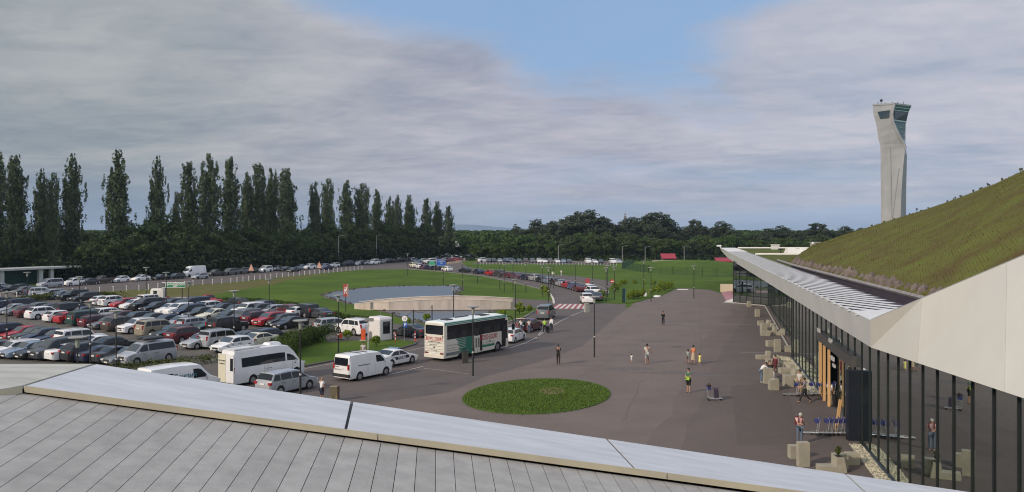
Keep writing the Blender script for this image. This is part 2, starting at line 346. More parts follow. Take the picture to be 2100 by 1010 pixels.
for k in range(n):
    t0, t1 = k / n, (k + 1) / n
    q = [A_.lerp(B_, t0), A_.lerp(B_, t1), D_.lerp(C_, t1), D_.lerp(C_, t0)]
    (mbr if k % 2 == 0 else mbw).add([(v.x, v.y, .030) for v in q], [(0, 1, 2, 3)])
struct('crossing_red_bands', 'red bands of the pedestrian crossing', 'crossing', mbr, REDM)
struct('crossing_white_bands', 'white bands of the pedestrian crossing', 'crossing', mbw, mat('crossing_white', (.5, .46, .45), .8, var=.2, vs=3))
# old patches and cracks sealed in the plaza
mb = MB(); ran = random.Random(4)
for (x0, y0, x1, y1, w) in ((1240, 700, 1382, 596, .10), (1275, 865, 1315, 780, .07), (1437, 600, 1437, 720, .10), (900, 768, 1200, 749, .08), (1392, 596, 1500, 900, .06), (1060, 860, 1260, 730, .05)):
    a, b = Vector(G(x0, y0)), Vector(G(x1, y1)); prev = a
    for k in range(1, 13):
        c = a.lerp(b, k / 12) + Vector((ran.uniform(-.25, .25), ran.uniform(-.25, .25), 0)); d = (c - prev).normalized(); n_ = Vector((-d.y, d.x, 0)) * w / 2
        mb.add([(v.x, v.y, .0215 + .0005 * (k % 2)) for v in (prev - n_, c - n_, c + n_, prev + n_)], [(0, 1, 2, 3)]); prev = c
struct('asphalt_cracks', 'dark sealed cracks running across the plaza asphalt', 'cracks', mb, mat('crack_sealant', (.104, .088, .083), .9, var=.2))
mb = MB()
for (x, y, w, h) in ((1290, 757, 2.2, .8), (1355, 765, 2.2, .5), (1400, 765, 2.4, .7), (1460, 771, 2, .6), (1275, 730, 1.4, .5), (1290, 707, 1.2, .5), (1380, 660, 3, .9), (1345, 700, 1.6, .6)):
    c = G(x, y); mb.prism([(c.x + w * math.cos(a) * ran.uniform(.8, 1.2), c.y + h * math.sin(a) * ran.uniform(.8, 1.2)) for a in [i * .628 for i in range(10)]], .0185, .0225 + .0003 * (x % 10))
struct('asphalt_stains', 'dark damp looking stains on the plaza asphalt', 'stains', mb, mat('stain', (.105, .092, .089), .9, var=.2))
mb = MB()
for (x, y, w, h) in ((1500, 666, 3.8, .4), (1520, 634, 2.6, .35), (1560, 724, 2.6, .35), (1470, 665, .8, .2)):
    c = G(x, y); mb.prism([(c.x + w * math.cos(a) * ran.uniform(.7, 1.2), c.y + h * math.sin(a) * ran.uniform(.7, 1.2)) for a in [i * .628 for i in range(10)]], .0185, .0228)
struct('dust_stains', 'pale dusty smears on the asphalt near the terminal', 'stains', mb, mat('dust', (.165, .145, .135), .9, c2=(.135, .117, .112), vs=1.2))
# mound and hills
def bump_grid(name, label, cat, x0, x1, y0, y1, f, m, nx=30, ny=20):
    mb = MB(); vs = [(x0 + (x1 - x0) * i / nx, y0 + (y1 - y0) * j / ny) for j in range(ny + 1) for i in range(nx + 1)]
    mb.add([(x, y, f(x, y)) for x, y in vs], [(j * (nx + 1) + i, j * (nx + 1) + i + 1, (j + 1) * (nx + 1) + i + 1, (j + 1) * (nx + 1) + i) for j in range(ny) for i in range(nx)])
    return struct(name, label, cat, mb, m, True)
bump_grid('mound', 'low grassy mound behind the dark green fence', 'mound', 35, 79, 235, 300, lambda x, y: -0.05 + 2.3 * max(0, 1 - ((x - 57) / 21) ** 2) ** .7 * max(0, 1 - ((y - 268) / 30) ** 2), GRASS)
hm = mat('hazy_hills', (0.10, 0.15, 0.21), .95, var=.1, vs=.002)  # distance haze painted into the hill colour as blue
bump_grid('hills', 'faint hills tinted with painted blue haze on the horizon', 'hills', -2600, 600, 8200, 9000, lambda x, y: -4 + (22 + 48 * math.exp(-((x + 450) / 420) ** 2) + 60 * math.exp(-((x + 2000) / 500) ** 2) + 5 * math.sin(x / 130.)) * max(0, 1 - abs(y - 8600) / 400), hm, 60, 6)

# ------------------------------------------------------------------ footbridge
t = thing('footbridge', 'low curved concrete footbridge with solid parapets over the pond', 'bridge')
bc = mat('bridge_concrete', (0.56, 0.48, 0.42), .85, c2=(.40, .345, .30), vs=.7, bump=.25, bs=6, aniso=(1, 1, .25, 0))
fr = [G(*p) for p in ((728, 634), (765, 636.5), (800, 638), (860, 638), (924, 637.3), (985, 637), (1047, 636), (1078, 632))]
zt = [0.75, 1.12, 1.33, 1.58, 1.66, 1.55, 1.22, .65]
def wall(P, Z, th, z0, m, name, lab=None):
    mb = MB()
    for i in range(len(P) - 1):
        a, b = P[i], P[i + 1]; d = (b - a).normalized(); n_ = Vector((-d.y, d.x, 0)) * th / 2
        vs = [(a - n_), (b - n_), (b + n_), (a + n_)]
        mb.add([(v.x, v.y, z0) for v in vs] + [(vs[0].x, vs[0].y, Z[i]), (vs[1].x, vs[1].y, Z[i + 1]), (vs[2].x, vs[2].y, Z[i + 1]), (vs[3].x, vs[3].y, Z[i])],
               [(3, 2, 1, 0), (4, 5, 6, 7), (0, 1, 5, 4), (1, 2, 6, 5), (2, 3, 7, 6), (3, 0, 4, 7)])
    return obj(name, mb, m, t, label=lab)
wall(fr, zt, .3, -.02, bc, 'parapet', 'front parapet of pinkish concrete')
bk = [p + Vector((.3, 3.4, 0)) for p in fr]; bk[-1] = G(1063, 629); bk[0] = fr[0] + Vector((.5, .6, 0)); bk[1] = fr[1] + Vector((.4, 2.2, 0))
zb2 = [z + (.0 if i_ == 0 else .22) for i_, z in enumerate(zt)]
wall(bk, zb2, .28, .1, bc, 'parapet', 'rear parapet of pale concrete')
wall([p + Vector((0, -.0, 0)) for p in fr], [z + .06 for z in zt], .42, 99, bc, 'x') if False else None
mb = MB()
for P, off in ((fr, .0), (bk, .22)):
    for i in range(len(P) - 1):
        a, b = P[i].copy(), P[i + 1].copy(); a.z = zt[i] + off + .045; b.z = zt[i + 1] + off + .045
        d = (b - a).normalized(); n_ = Vector((-d.y, d.x, 0)) * .2; u = Vector((0, 0, .04))
        mb.add([a - n_ - u, b - n_ - u, b + n_ - u, a + n_ - u, a - n_ + u, b - n_ + u, b + n_ + u, a + n_ + u], [(3, 2, 1, 0), (4, 5, 6, 7), (0, 1, 5, 4), (1, 2, 6, 5), (2, 3, 7, 6), (3, 0, 4, 7)])
obj('waterline', MB().tube([p + Vector((0, -.16, .05)) for p in fr[1:-1]], .06, 4), mat('waterline_dark', (.05, .04, .035), .9), t)
obj('coping', mb, mat('bridge_coping', (.55, .5, .43), .8, var=.15), t)
mb = MB()
for i in range(len(fr) - 1):
    a, b, c, d = fr[i] + Vector((0, .2, 0)), fr[i + 1] + Vector((0, .2, 0)), bk[i + 1] - Vector((0, .2, 0)), bk[i] - Vector((0, .2, 0))
    mb.add([(a.x, a.y, zt[i] - .9), (b.x, b.y, zt[i + 1] - .9), (c.x, c.y, zt[i + 1] - .9), (d.x, d.y, zt[i] - .9)], [(0, 1, 2, 3)])
obj('deck', mb, bc, t)

# ------------------------------------------------------------------ control tower
t = thing('control_tower', 'tall twisted concrete control tower with green glass cab', 'control tower', loc=(0, 0, 0))
D0 = 282.0; s = D0 / FPX
def zpy(y): return CAMH - (y - CY) * s
def xpx(x): return (x - CX) * s
tw = mat('tower_concrete', (0.330, 0.335, 0.350), .8, c2=(.265, .268, .28), vs=.35, bump=.15, bs=3, aniso=(1, 1, .3, 0))
tg = mat('tower_glass', (0.020, 0.115, 0.115), .12, .0, spec=1.0, var=.3, vs=.8)
tk = mat('tower_cab_glass', (0.010, 0.022, 0.028), .1, spec=1.0, var=.3)
rows = [(700, 1807, 1844, 1856), (560, 1807, 1845, 1857), (470, 1807, 1846, 1857), (440, 1807, 1847, 1858), (390, 1806.5, 1849, 1858.5), (345, 1806, 1852, 1859.5), (318, 1806, 1855, 1860), (306, 1805.5, 1857, 1858), (296, 1804.5, 1853.5, 1857), (283, 1801, 1845, 1857), (268, 1799, 1838, 1857), (252, 1796.5, 1831, 1857.5), (236, 1791.5, 1829, 1860), (226, 1790, 1831, 1864), (216, 1790.5, 1834, 1868)]
# outline (left, near corner, right); back corners follow at depth
dep = 9.0; nR = len(rows)
V = []
for y, l, c, r in rows:
    z = zpy(y)
    fz = lambda px, D: Vector(((px - CX) / FPX * D, D, z))
    V.append([fz(l, D0 + 1.2), fz(c, D0 - 1.5), fz(r, D0 + (3.5 if y <= 306 else 1.4)), fz(r - 4, D0 + 10), fz(l + 4, D0 + 8)])
mb, mg = MB(), MB()
for i in range(nR - 1):
    for k in range(5):
        q = [V[i][k], V[i][(k + 1) % 5], V[i + 1][(k + 1) % 5], V[i + 1][k]]
        right_glass = (k == 1 and rows[i][0] <= 306 and i < nR - 1)
        if right_glass: mg.add(q, [(0, 1, 2, 3)])
        else: mb.add(q, [(0, 1, 2, 3)])
mb.add(V[-1], [(0, 1, 2, 3, 4)])
obj('shaft', mb, tw, t, True)
obj('glazing', mg, tg, t, label='green glass panes on the right side')
# corner rib, cab window, roof band, window bands
off = Vector((-.15, -.12, 0))
mb = MB(); mb.tube([V[i][1] + Vector((0, -.08, 0)) for i in range(7, nR)], .45, 6); obj('corner_rib', mb, tw, t)
a = V[nR - 3][0].lerp(V[nR - 3][1], .22); b = V[nR - 3][0].lerp(V[nR - 3][1], .86)
def fq(p, h0, h1):  # point on left face
    return p
z0, z1 = zpy(243), zpy(228)
def left_at(y, f):
    for i in range(nR - 1):
        if rows[i][0] >= y >= rows[i + 1][0]:
            k = (rows[i][0] - y) / (rows[i][0] - rows[i + 1][0]); A = V[i][0].lerp(V[i + 1][0], k); B = V[i][1].lerp(V[i + 1][1], k); return A.lerp(B, f)
def right_at(y, f):
    for i in range(nR - 1):
        if rows[i][0] >= y >= rows[i + 1][0]:
            k = (rows[i][0] - y) / (rows[i][0] - rows[i + 1][0]); A = V[i][1].lerp(V[i + 1][1], k); B = V[i][2].lerp(V[i + 1][2], k); return A.lerp(B, f)
pr = Vector((-.05, -.22, 0))
mb = MB().add([left_at(243.5, .30) + pr, left_at(243, .80) + pr, left_at(227.5, .86) + pr, left_at(229.5, .22) + pr], [(0, 1, 2, 3)]); obj('cab_window', mb, tk, t, label='dark window band in the concrete face')
pr2 = Vector((.12, -.16, 0))
mb = MB().add([right_at(248, .06) + pr2, right_at(248, .97) + pr2, right_at(229, .97) + pr2, right_at(229, .10) + pr2], [(0, 1, 2, 3)]); obj('cab_window', mb, tk, t, label='tall dark window under the roof of the right side')
for y, w in ((249.5, .45), (228, .25), (222, .2), (272, .12), (262, .12)):
    lo_f = .05; mb = MB()
    A, B = right_at(y, lo_f) + pr2 * 1.6, right_at(y, .98) + pr2 * 1.6; mb.add([A, B, B + Vector((0, 0, w)), A + Vector((0, 0, w))], [(0, 1, 2, 3)]); obj('transom', mb, mat('tower_frame_pale', (.35, .45, .45), .5, var=.1), t)
TM = mat('tower_mullion', (.03, .05, .055), .5, var=.1)
for f in (.25, .45, .65, .83):
    mb = MB(); P = [right_at(y, f) + pr2 * 1.5 for y in (250, 262, 275, 284)]
    mb.tube([p for p in P], .05, 4); obj('mullion', mb, TM, t); P = [right_at(y, f) + pr2 * 1.5 for y in (230, 217)]; obj('mullion', MB().tube(P, .05, 4), TM, t)
for f in (.4, .6): obj('mullion', MB().tube([left_at(y, f) + pr * 1.4 for y in (243, 229)], .08, 4), TM, t)
top = V[-1]; c = sum(top, Vector()) / 5
mb = MB(); lo2 = [c + (p - c) * 1.03 for p in top]; hi2 = [c + (p - c) * 1.03 + Vector((0, 0, .55)) for p in top]
mb.add(lo2 + hi2, [(0, 1, 2, 3, 4), (9, 8, 7, 6, 5)] + [(k, (k + 1) % 5, 5 + (k + 1) % 5, 5 + k) for k in range(5)]); obj('roof', mb, tw, t)
for (x, h) in ((1811, 1), (1818, 2), (1826, .8), (1841, 1), (1852, 1), (1864, 1)):
    p = Vector((xpx(x), D0 + 4, zpy(215))); obj('aerial', MB().cyl(p, p + Vector((0, 0, h + .6)), .09, .09, 5), DARK, t)
p = Vector((xpx(1818), D0 + 4, zpy(215) + 2)); mb = MB().box(p, (.7, .7, .7)); obj('antenna', mb, DARK, t)
mb = MB(); mb.add([left_at(470, .5) + pr, left_at(470, .52) + pr, left_at(345, .82) + pr, left_at(345, .80) + pr], [(0, 1, 2, 3)])
mb.add([left_at(560, .62) + pr, left_at(560, .64) + pr, left_at(300, .42) + pr, left_at(300, .40) + pr], [(0, 1, 2, 3)])
obj('crease_line', mb, mat('tower_crease', (.27, .265, .265), .8), t)  # darker lines painted to read as the crease between shaft faces

# ------------------------------------------------------------------ terminal building
T = thing('terminal_building', 'long glass fronted terminal with white fascia and sloping grass roof', 'terminal')
FAS = mat('fascia_panel', (0.56, 0.575, 0.57), .45, c2=(.50, .515, .51), vs=.4)
FAS2 = mat('fascia_sunlit', (0.60, 0.595, 0.55), .45, c2=(.56, .555, .515), vs=.3)  # warm sunlight on the white right panels put into their colour
SOF = mat('soffit', (0.10, 0.10, 0.10), .7, var=.1)
MUL = mat('mullion_black', (0.012, 0.016, 0.017), .4, var=.2)
def glass(name, tint, r0=0.10):
    m = bpy.data.materials.new(name); m.use_nodes = True; t_ = m.node_tree; t_.nodes.clear()
    o = t_.nodes.new('ShaderNodeOutputMaterial'); mx = t_.nodes.new('ShaderNodeMixShader'); tr = t_.nodes.new('ShaderNodeBsdfTransparent'); gl = t_.nodes.new('ShaderNodeBsdfGlossy')
    tr.inputs[0].default_value = tint + (1,); gl.inputs['Roughness'].default_value = .015; gl.inputs[0].default_value = (.88, .97, .95, 1)
    fr_ = t_.nodes.new('ShaderNodeFresnel'); fr_.inputs[0].default_value = 1.55
    g_ = t_.nodes.new('ShaderNodeNewGeometry'); n_ = t_.nodes.new('ShaderNodeTexNoise'); n_.inputs['Scale'].default_value = .35; t_.links.new(g_.outputs['Position'], n_.inputs['Vector'])
    b_ = t_.nodes.new('ShaderNodeBump'); b_.inputs['Strength'].default_value = .05; b_.inputs['Distance'].default_value = .05; t_.links.new(n_.outputs['Fac'], b_.inputs['Height']); t_.links.new(b_.outputs[0], gl.inputs['Normal'])
    ad = t_.nodes.new('ShaderNodeMath'); ad.operation = 'MULTIPLY_ADD'; ad.inputs[1].default_value = 1.0; ad.inputs[2].default_value = r0; ad.use_clamp = True; t_.links.new(fr_.outputs[0], ad.inputs[0])
    t_.links.new(ad.outputs[0], mx.inputs[0]); t_.links.new(tr.outputs[0], mx.inputs[1]); t_.links.new(gl.outputs[0], mx.inputs[2]); t_.links.new(mx.outputs[0], o.inputs[0])
    return m
GLS = glass('terminal_glass', (.30, .36, .35), .40)
def fx(Y): return 9.82 + .211 * Y               # near glass line
def ex(Y): return 8.42 + .2062 * Y + (.0)       # fascia edge line
# left fascia: top and bottom edges taken from two straight lines
def on(px, py, D): return PD(px, py, D)
Ct, Cb = on(1785, 657, 37.9), on(1786, 713, 38.9)
FY = 192.0
dirv = Vector((.2062, 1, 0))
def top_at(Y): return Ct + dirv * (Y - Ct.y)
def bot_at(Y): return Cb + dirv * (Y - Cb.y)
ys = [Ct.y, 46.5, 55.5, 65, 76, 88, 102, 118, 138, 162, FY]
for i in range(len(ys) - 1):
    a, b = ys[i] + (.02 if i else 0), ys[i + 1] - .02
    k = 0 if ys[i + 1] < FY else .75
    tip = top_at(b).lerp(bot_at(b), .0)
    q = [top_at(a), top_at(b), bot_at(b) + Vector((0, 0, k)), bot_at(a)] if a > Ct.y + .1 else [Ct, top_at(b), bot_at(b), Cb]
    obj('fascia_panel', MB().slab(q, .08), FAS, T)
# right panel leaning back, rising toward the viewer
Rb = on(2100, 817.5, 22.9); Rt = on(2100, 524, 26.0)
def rp(f): return Cb.lerp(Rb, f), Ct.lerp(Rt, f)
fs = [0]
for px in (1881, 2060):
    lo_, hi_ = 0, 1
    for _ in range(30):
        m_ = (lo_ + hi_) / 2; p = Cb.lerp(Rb, m_); x = CX + FPX * p.x / p.y
        if x < px: lo_ = m_
        else: hi_ = m_
    fs.append(m_)
fs += [1.45, 2.0]
for i in range(len(fs) - 1):
    a, b = rp(fs[i] + (.0012 if i else 0)), rp(fs[i + 1] - .0012)
    q = [a[0], b[0], b[1], a[1]]; mb = MB()
    mb.add([q[0], q[1], q[2], q[3]], [(0, 1, 2), (0, 2, 3)]); bo = Vector((.1, .0, -.02)); mb.add([p + bo for p in q], [(2, 1, 0), (3, 2, 0)]); mb.add(q + [p + bo for p in q], [(0, 4, 5, 1), (1, 5, 6, 2), (2, 6, 7, 3), (3, 7, 4, 0)])
    obj('fascia_panel', mb, FAS2, T, label='large white panel, painted sunlit warm, rising toward the viewer')
mb = MB(); a, b = rp(0), rp(2.0)
mb.add([a[0] + Vector((.14, 0, .01)), b[0] + Vector((.14, 0, .01)), b[1] + Vector((.14, 0, -.03)), a[1] + Vector((.14, 0, -.03))], [(0, 1, 2), (0, 2, 3)]); obj('fascia_backing', mb, mat('joint_grey', (.22, .21, .19), .8), T)  # grey sheet seen through the gaps between panels
mb = MB(); mb.tube([a[1] + Vector((.05, 0, .02)), b[1] + Vector((.05, 0, .02))], .03, 4); obj('roof_trim', mb, mat('trim_grey', (.28, .28, .27), .5), T)
# soffit, roof deck closing the hall
mb = MB(); Bf = bot_at(FY); b2 = rp(2.0)[0]
mb.add([Cb + Vector((.35, 0, .0)), bot_at(FY) + Vector((.35, 0, .0)), Vector((fx(FY) + 9, FY, Bf.z)), Vector((36, 36, Bf.z))], [(0, 1, 2, 3)])
mb.add([Cb + Vector((.05, 0, .02)), Vector((36, 36, Cb.z + .02)), Vector((34, 7, b2.z)), b2 + Vector((.05, 0, .02))], [(0, 1, 2, 3)])
obj('soffit', mb, SOF, T)
# near glass wall with mullions, Y from 8 to 77.6
GZ = 6.9
def gpt(Y, z, o=0.0): return Vector((fx(Y) + o, Y, z))
def zs(Y):
    if Y >= 38: return GZ
    return 6.6 + (Rb.z - 6.6) * (38.9 - Y) / 16 + .12
ms = [40.5 + 2.0 * k for k in range(-16, 19)]
door0, door1 = 50.6, 59.8                       # entrance gap
mb = MB()
edges = [8.0] + ms + [77.6]
for a, b in zip(edges, edges[1:]):
    if b - a < .2: continue
    zlo = .15
    if a >= door0 - .6 and b <= door1 + .9: zlo = 4.4
    mb.add([gpt(b, zlo), gpt(a, zlo), gpt(a, zs(a)), gpt(b, zs(b))], [(0, 1, 2, 3)])
obj('glass_wall', mb, GLS, T)
for Y in ms + [77.6]:
    z0_ = 4.4 if door0 - .3 < Y < door1 + .3 else 0
    mb = MB(); c = gpt(Y, 0, -.02); h = zs(Y) - z0_; mb.box((c.x, c.y, z0_ + h / 2), (.07, .06, h), R(-12)); obj('mullion', mb, MUL, T)
# base rail and plinth, gravel
mb = MB(); mb.tube([gpt(8, .08, -.02), gpt(door0 - 3.4, .08, -.02)], .09, 4); mb.tube([gpt(door1, .08, -.02), gpt(77.6, .08, -.02)], .09, 4); obj('base_rail', mb, MUL, T)
# dark entrance box standing proud of the facade
EN = mat('entrance_dark', (0.012, 0.016, 0.026), .35, var=.2)
e0 = G(1747, 901); e1 = G(1768, 903)
mb = MB(); c = Vector((19.45, 47.3, 2.0)); mb.box(c, (.66, .4, 4.0), R(0)); obj('entrance_portal', mb, EN, T)
mb = MB(); c = Vector((fx(55) - .2, 54.4, 4.32)); mb.box(c, (.5, 12.6, .62), R(-12)); obj('door_header', mb, mat('header_grey', (.06, .058, .058), .5, var=.1), T)
# warm timber door frames and door leaves
WD = mat('warm_timber', (0.66, 0.42, 0.20), .5, c2=(.56, .34, .15), vs=2, aniso=(1, 1, .15, 0))
for Y, w in ((59.9, .24), (58.2, .17), (56.3, .12)):
    mb = MB(); c = gpt(Y, 0, -.18); mb.box((c.x, c.y, 1.95), (.16, w * 1.4, 3.9), R(-12)); obj('door_frame', mb, WD, T)
mb = MB(); c = gpt(49.4, 0, -.8); mb.box((c.x, c.y, .95), (.16, .1, 1.9), 0, 0, 1, R(8)); obj('door_panel', mb, WD, T, label='narrow orange timber strip at the entrance')
mb = MB()
for a, b in ((51.2, 53.2), (53.4, 55.3)): mb.add([gpt(b, .05, .3), gpt(a, .05, .3), gpt(a, 4.0, .3), gpt(b, 4.0, .3)], [(0, 1, 2, 3)])
obj('door', mb, GLS, T)
for Y in (51.2, 53.3, 55.3): c = gpt(Y, 0, .3); obj('door_mullion', MB().box((c.x, c.y, 2), (.1, .08, 4.0), R(-12)), MUL, T)
for Y, z_ in ((59.9, 4.75), (55.0, 4.65), (54.2, 3.6)):
    mb = MB(); c = gpt(Y, z_, -.3); mb.box(c, (.10, 1.0, .26), R(-12)); mb.box((c.x - .02, c.y - .3, c.z - .42), (.10, .8, .2), R(-12)); obj('hanging_sign', mb, mat('sign_pale', (.42, .42, .42), .5, var=.2), T)
# far glass: set back, then a bay stepping out
P0, P1, P2 = Vector((27.6, 79.0, 0)), Vector((40.4, 130.8, 0)), Vector((36.4, 136.4, 0)); P3 = Vector((50.5, 181, 0))
def gw(a, b, n, name='glass_wall', z1=GZ - .15):
    obj(name, MB().add([(b.x, b.y, .1), (a.x, a.y, .1), (a.x, a.y, z1), (b.x, b.y, z1)], [(0, 1, 2, 3)]), GLS, T)
    ang = math.atan2(b.y - a.y, b.x - a.x)
    for k in range(n + 1):
        p = a.lerp(b, k / n); mb = MB(); mb.box((p.x, p.y, z1 / 2), (.09, .09, z1), ang); obj('mullion', mb, MUL, T)
    for z_ in (.1, 1.35, 4.9) if n < 10 else (.1,): obj('transom', MB().tube([a + Vector((0, -.05, z_)), b + Vector((0, -.05, z_))], .07, 4), MUL, T)
gw(P0, P1, 24); gw(P1, P2, 5); gw(P2, P3, 12)
mb = MB().box(((77.6 * 0 + fx(78.2)) + 1.0, 78.3, GZ / 2), (2.6, .12, GZ), R(32)); obj('return_wall', mb, mat('return_dark', (.02, .022, .024), .3), T)
# kerb line at the base of the far glass
mb = MB(); mb.tube([G(1484, 621.5) + Vector((0, 0, .05)), P2 + Vector((-.3, -.5, .05)), P1 + Vector((-.6, -.5, .05)), P0 + Vector((-.7, .3, .05))], .12, 4); obj('plinth', mb, mat('plinth_pale', (.30, .29, .28), .8, var=.2), T)
# interior: floor, rear wall, columns, few shapes behind the bay
INT = mat('interior_dark', (0.22, 0.24, 0.23), .5, var=.3, vs=.6)
mb = MB().add([(fx(8) + .1, 8, .03), (fx(8) + 14, 8, .03), (fx(181) + 14, 181, .03), (fx(181) + 1.5, 181, .03), (42, 131, .031), (28, 79, .031)], [(0, 1, 2, 3, 4, 5)]); obj('interior_floor', mb, INT, T)
mb = MB().add([(fx(8) + 11, 8, 0), (fx(181) + 13, 181, 0), (fx(181) + 13, 181, 8), (fx(8) + 11, 8, 8)], [(0, 1, 2, 3)]); mb.add([(fx(8) - 1, 8.01, 0), (fx(8) + 11, 8.01, 0), (fx(8) + 11, 8.01, 8), (fx(8) - 1, 8.01, 8)], [(0, 1, 2, 3)])
mb.add([(P3.x - .5, 181.2, 0), (P3.x + 14, 181.2, 0), (P3.x + 14, 181.2, GZ), (P3.x - .5, 181.2, GZ)], [(0, 1, 2, 3)]); obj('interior_wall', mb, INT, T)
for Y in (24, 34, 44, 66, 76): obj('interior_column', MB().cyl((fx(Y) + 3.2, Y, 0), (fx(Y) + 3.2, Y, 7), .28, .28, 12), mat('column_grey', (.25, .26, .26), .6, var=.1), T)
for x_, z_, w_, h_, c_, nm in ((38.6, 3.2, .7, 5.2, (.55, .56, .55), 'white'), (40.4, 3.4, .9, 3.6, (.42, .16, .15), 'red'), (42.2, 3.6, 2.2, 4.4, (.45, .47, .46), 'grey'), (40.0, 1.6, 2.4, 2.0, (.6, .6, .6), 'pale'), (43, .9, 3.5, 1.2, (.05, .06, .10), 'navy')):
    obj('interior_panel', MB().box((x_, 141, z_), (w_, .3, h_)), mat('interior_' + nm, c_, .6), T)
# gravel strip
grav = mat('gravel_mix', (0.42, 0.39, 0.31), .9, c2=(.16, .15, .125), vs=9, bump=.6, bs=30)
g1 = [gpt(8, 0, -.75), gpt(46.2, 0, -.75), gpt(46.2, 0, -.1), gpt(8, 0, -.1)]; g2 = [gpt(60.3, 0, -1.25), gpt(78.5, 0, -1.1), gpt(77.5, 0, -.1), gpt(60.3, 0, -.1)]
mb = MB()
for q in (g1, g2): mb.prism([(p.x, p.y) for p in q], .02, .06)
ran = random.Random(9)
for q in (g1, g2):
    for _ in range(2600 if q is g1 else 1500):
        u, v = ran.random(), ran.random(); p = q[0].lerp(q[1], u).lerp(q[3].lerp(q[2], u), v); r = ran.uniform(.03, .065)
        if q is g1 and p.y < 30: continue
        a = ran.uniform(0, 3); mb.box((p.x, p.y, .07), (r * 1.4, r, r), a)
go = struct('gravel', 'strip of pale pebbles along the foot of the glass wall', 'gravel', mb, mat('pebbles', (0.40, 0.375, 0.29), .85, island=.55), kind='stuff')
# slatted roof strip behind the fascia
RZ = Ct.z
def gutx(Y):      # right boundary of slats
    return 11.75 + .208 * Y if Y > 42 else 11.75 + .208 * 42 - (42 - Y) * .9
SLW = mat('slat_white', (0.62, 0.62, 0.61), .5, var=.08); SLD = mat('slat_gap_dark', (0.020, 0.020, 0.024), .8)
mb = MB()
d = Vector((.33, -.944, 0)).normalized(); nrm = Vector((.944, .33, 0))
def edgex(Y): return Ct.x + .2062 * (Y - Ct.y) + .06
for k in range(0, 62):
    Y0 = 40.9 + k * 2.0
    # a slat starts on the fascia edge and ends at the gutter line
    p = Vector((edgex(Y0), Y0, RZ - .02)); L = 0
    q = p.copy()
    while q.x < gutx(q.y) and L < 14: L += .1; q = p + d * L
    if L > .3:
        w = .56; mb.add([p - nrm * w / 2, q - nrm * w / 2, q + nrm * w / 2, p + nrm * w / 2] + [v + Vector((0, 0, -.006)) for v in (p - nrm * w / 2, q - nrm * w / 2, q + nrm * w / 2, p + nrm * w / 2)], [(0, 1, 2, 3), (4, 7, 6, 5), (0, 4, 5, 1), (2, 6, 7, 3)])
obj('roof_slats', mb, SLW, T)
mb = MB().add([(edgex(40.5) + .42, 40.5, RZ - .9), (gutx(42) + .5, 42, RZ - .9), (gutx(162) + .5, 162, RZ - .9), (edgex(162) + .42, 162, RZ - .9)], [(0, 1, 2, 3)]); obj('slat_void', mb, SLD, T)
mb = MB().slab([Ct + Vector((.05, 0, 0)), Vector((gutx(43.5), 43.5, RZ)), Vector((edgex(43.5), 43.5, RZ))][::-1], .05); mb = MB().add([tuple(Ct + Vector((.05, 0, .004))), (gutx(43.5), 43.5, RZ + .004), (edgex(42.2), 42.2, RZ + .004)], [(0, 1, 2)]); obj('corner_plate', mb, SLW, T)
mb = MB().add([(edgex(158), 158, RZ), (gutx(158) + .3, 158, RZ), (gutx(FY), FY, RZ), (edgex(FY), FY, RZ)], [(0, 1, 2, 3)]); obj('roof_edge', mb, mat('roof_white', (.70, .69, .66), .6, c2=(.58, .57, .55), vs=.3), T)
# gutter
def rkx(Y): return 12.3 + .208 * Y + max(0, (94 - Y)) * .036
mb = MB(); mb.add([(gutx(38), 38, RZ - .5), (rkx(38), 38, RZ - .5), (rkx(110), 110, RZ - .5), (gutx(110), 110, RZ - .5)], [(0, 1, 2, 3)])
mb.add([(rkx(38), 38, RZ - .5), (rkx(110), 110, RZ - .5), (rkx(110), 110, RZ + .12), (rkx(38), 38, RZ + .12)], [(0, 1, 2, 3)])
obj('gutter', mb, mat('gutter_dark', (.045, .035, .045), .5, var=.2), T)
mb = MB(); mb.tube([Vector((rkx(Y) + .1, Y, RZ + .12)) for Y in (38, 60, 80, 95, 110)], .16, 5); obj('roof_kerb', mb, mat('roof_kerb', (.22, .21, .215), .8, var=.3), T)
# green roof: flat far part and rising slope
GR = mat('roof_meadow', (0.112, 0.128, 0.034), .95, c2=(0.092, 0.070, 0.032), vs=.30, bump=.8, bs=7, spec=.05)
GRF = mat('roof_meadow_flat', (0.100, 0.125, 0.032), .95, c2=(0.085, .090, .035), vs=.3, bump=.5, bs=5, spec=.05)
mb = MB().add([(gutx(95), 95, RZ - .06), (rkx(95) + 22, 95, RZ - .06), (gutx(FY) + 46, FY, RZ - .06), (gutx(FY), FY, RZ - .06)], [(0, 1, 2, 3)]); obj('flat_green_roof', mb, GRF, T)
mb = MB(); mb.tube([Vector((gutx(137), 137, RZ + .05)), Vector((gutx(137) + 10, 137, RZ + .05))], .25, 4); mb.tube([Vector((gutx(182), 182, RZ + .1)), Vector((gutx(182) + 17, 182, RZ + .1))], .25, 4); obj('roof_path', mb, mat('roof_path_white', (.6, .58, .52), .7, var=.1), T)
base = [Vector((rkx(Y) + .15, Y, RZ + .1)) for Y in (26, 38, 48, 58, 70, 82, 95)] + [Vector((36.5, 110, RZ)), Vector((44, 128, RZ)), Vector((56, 160, RZ - .05)), Vector((69, 189, RZ - .1))]
ridge = [on(2330, 250, 56), on(2230, 300, 68), on(2100, 350, 80), on(2045, 376, 90), on(1985, 400, 100), on(1930, 420, 110), on(1870, 441, 120), on(1810, 462, 131), on(1760, 480, 145), on(1710, 498, 168), on(1672, 511, 190)]
nu, nv = 150, 60; grid = []
def inter(P, t_):
    t_ = max(0, min(.99999, t_)) * (len(P) - 1); i = int(t_); f = t_ - i; return P[i].lerp(P[i + 1], f)
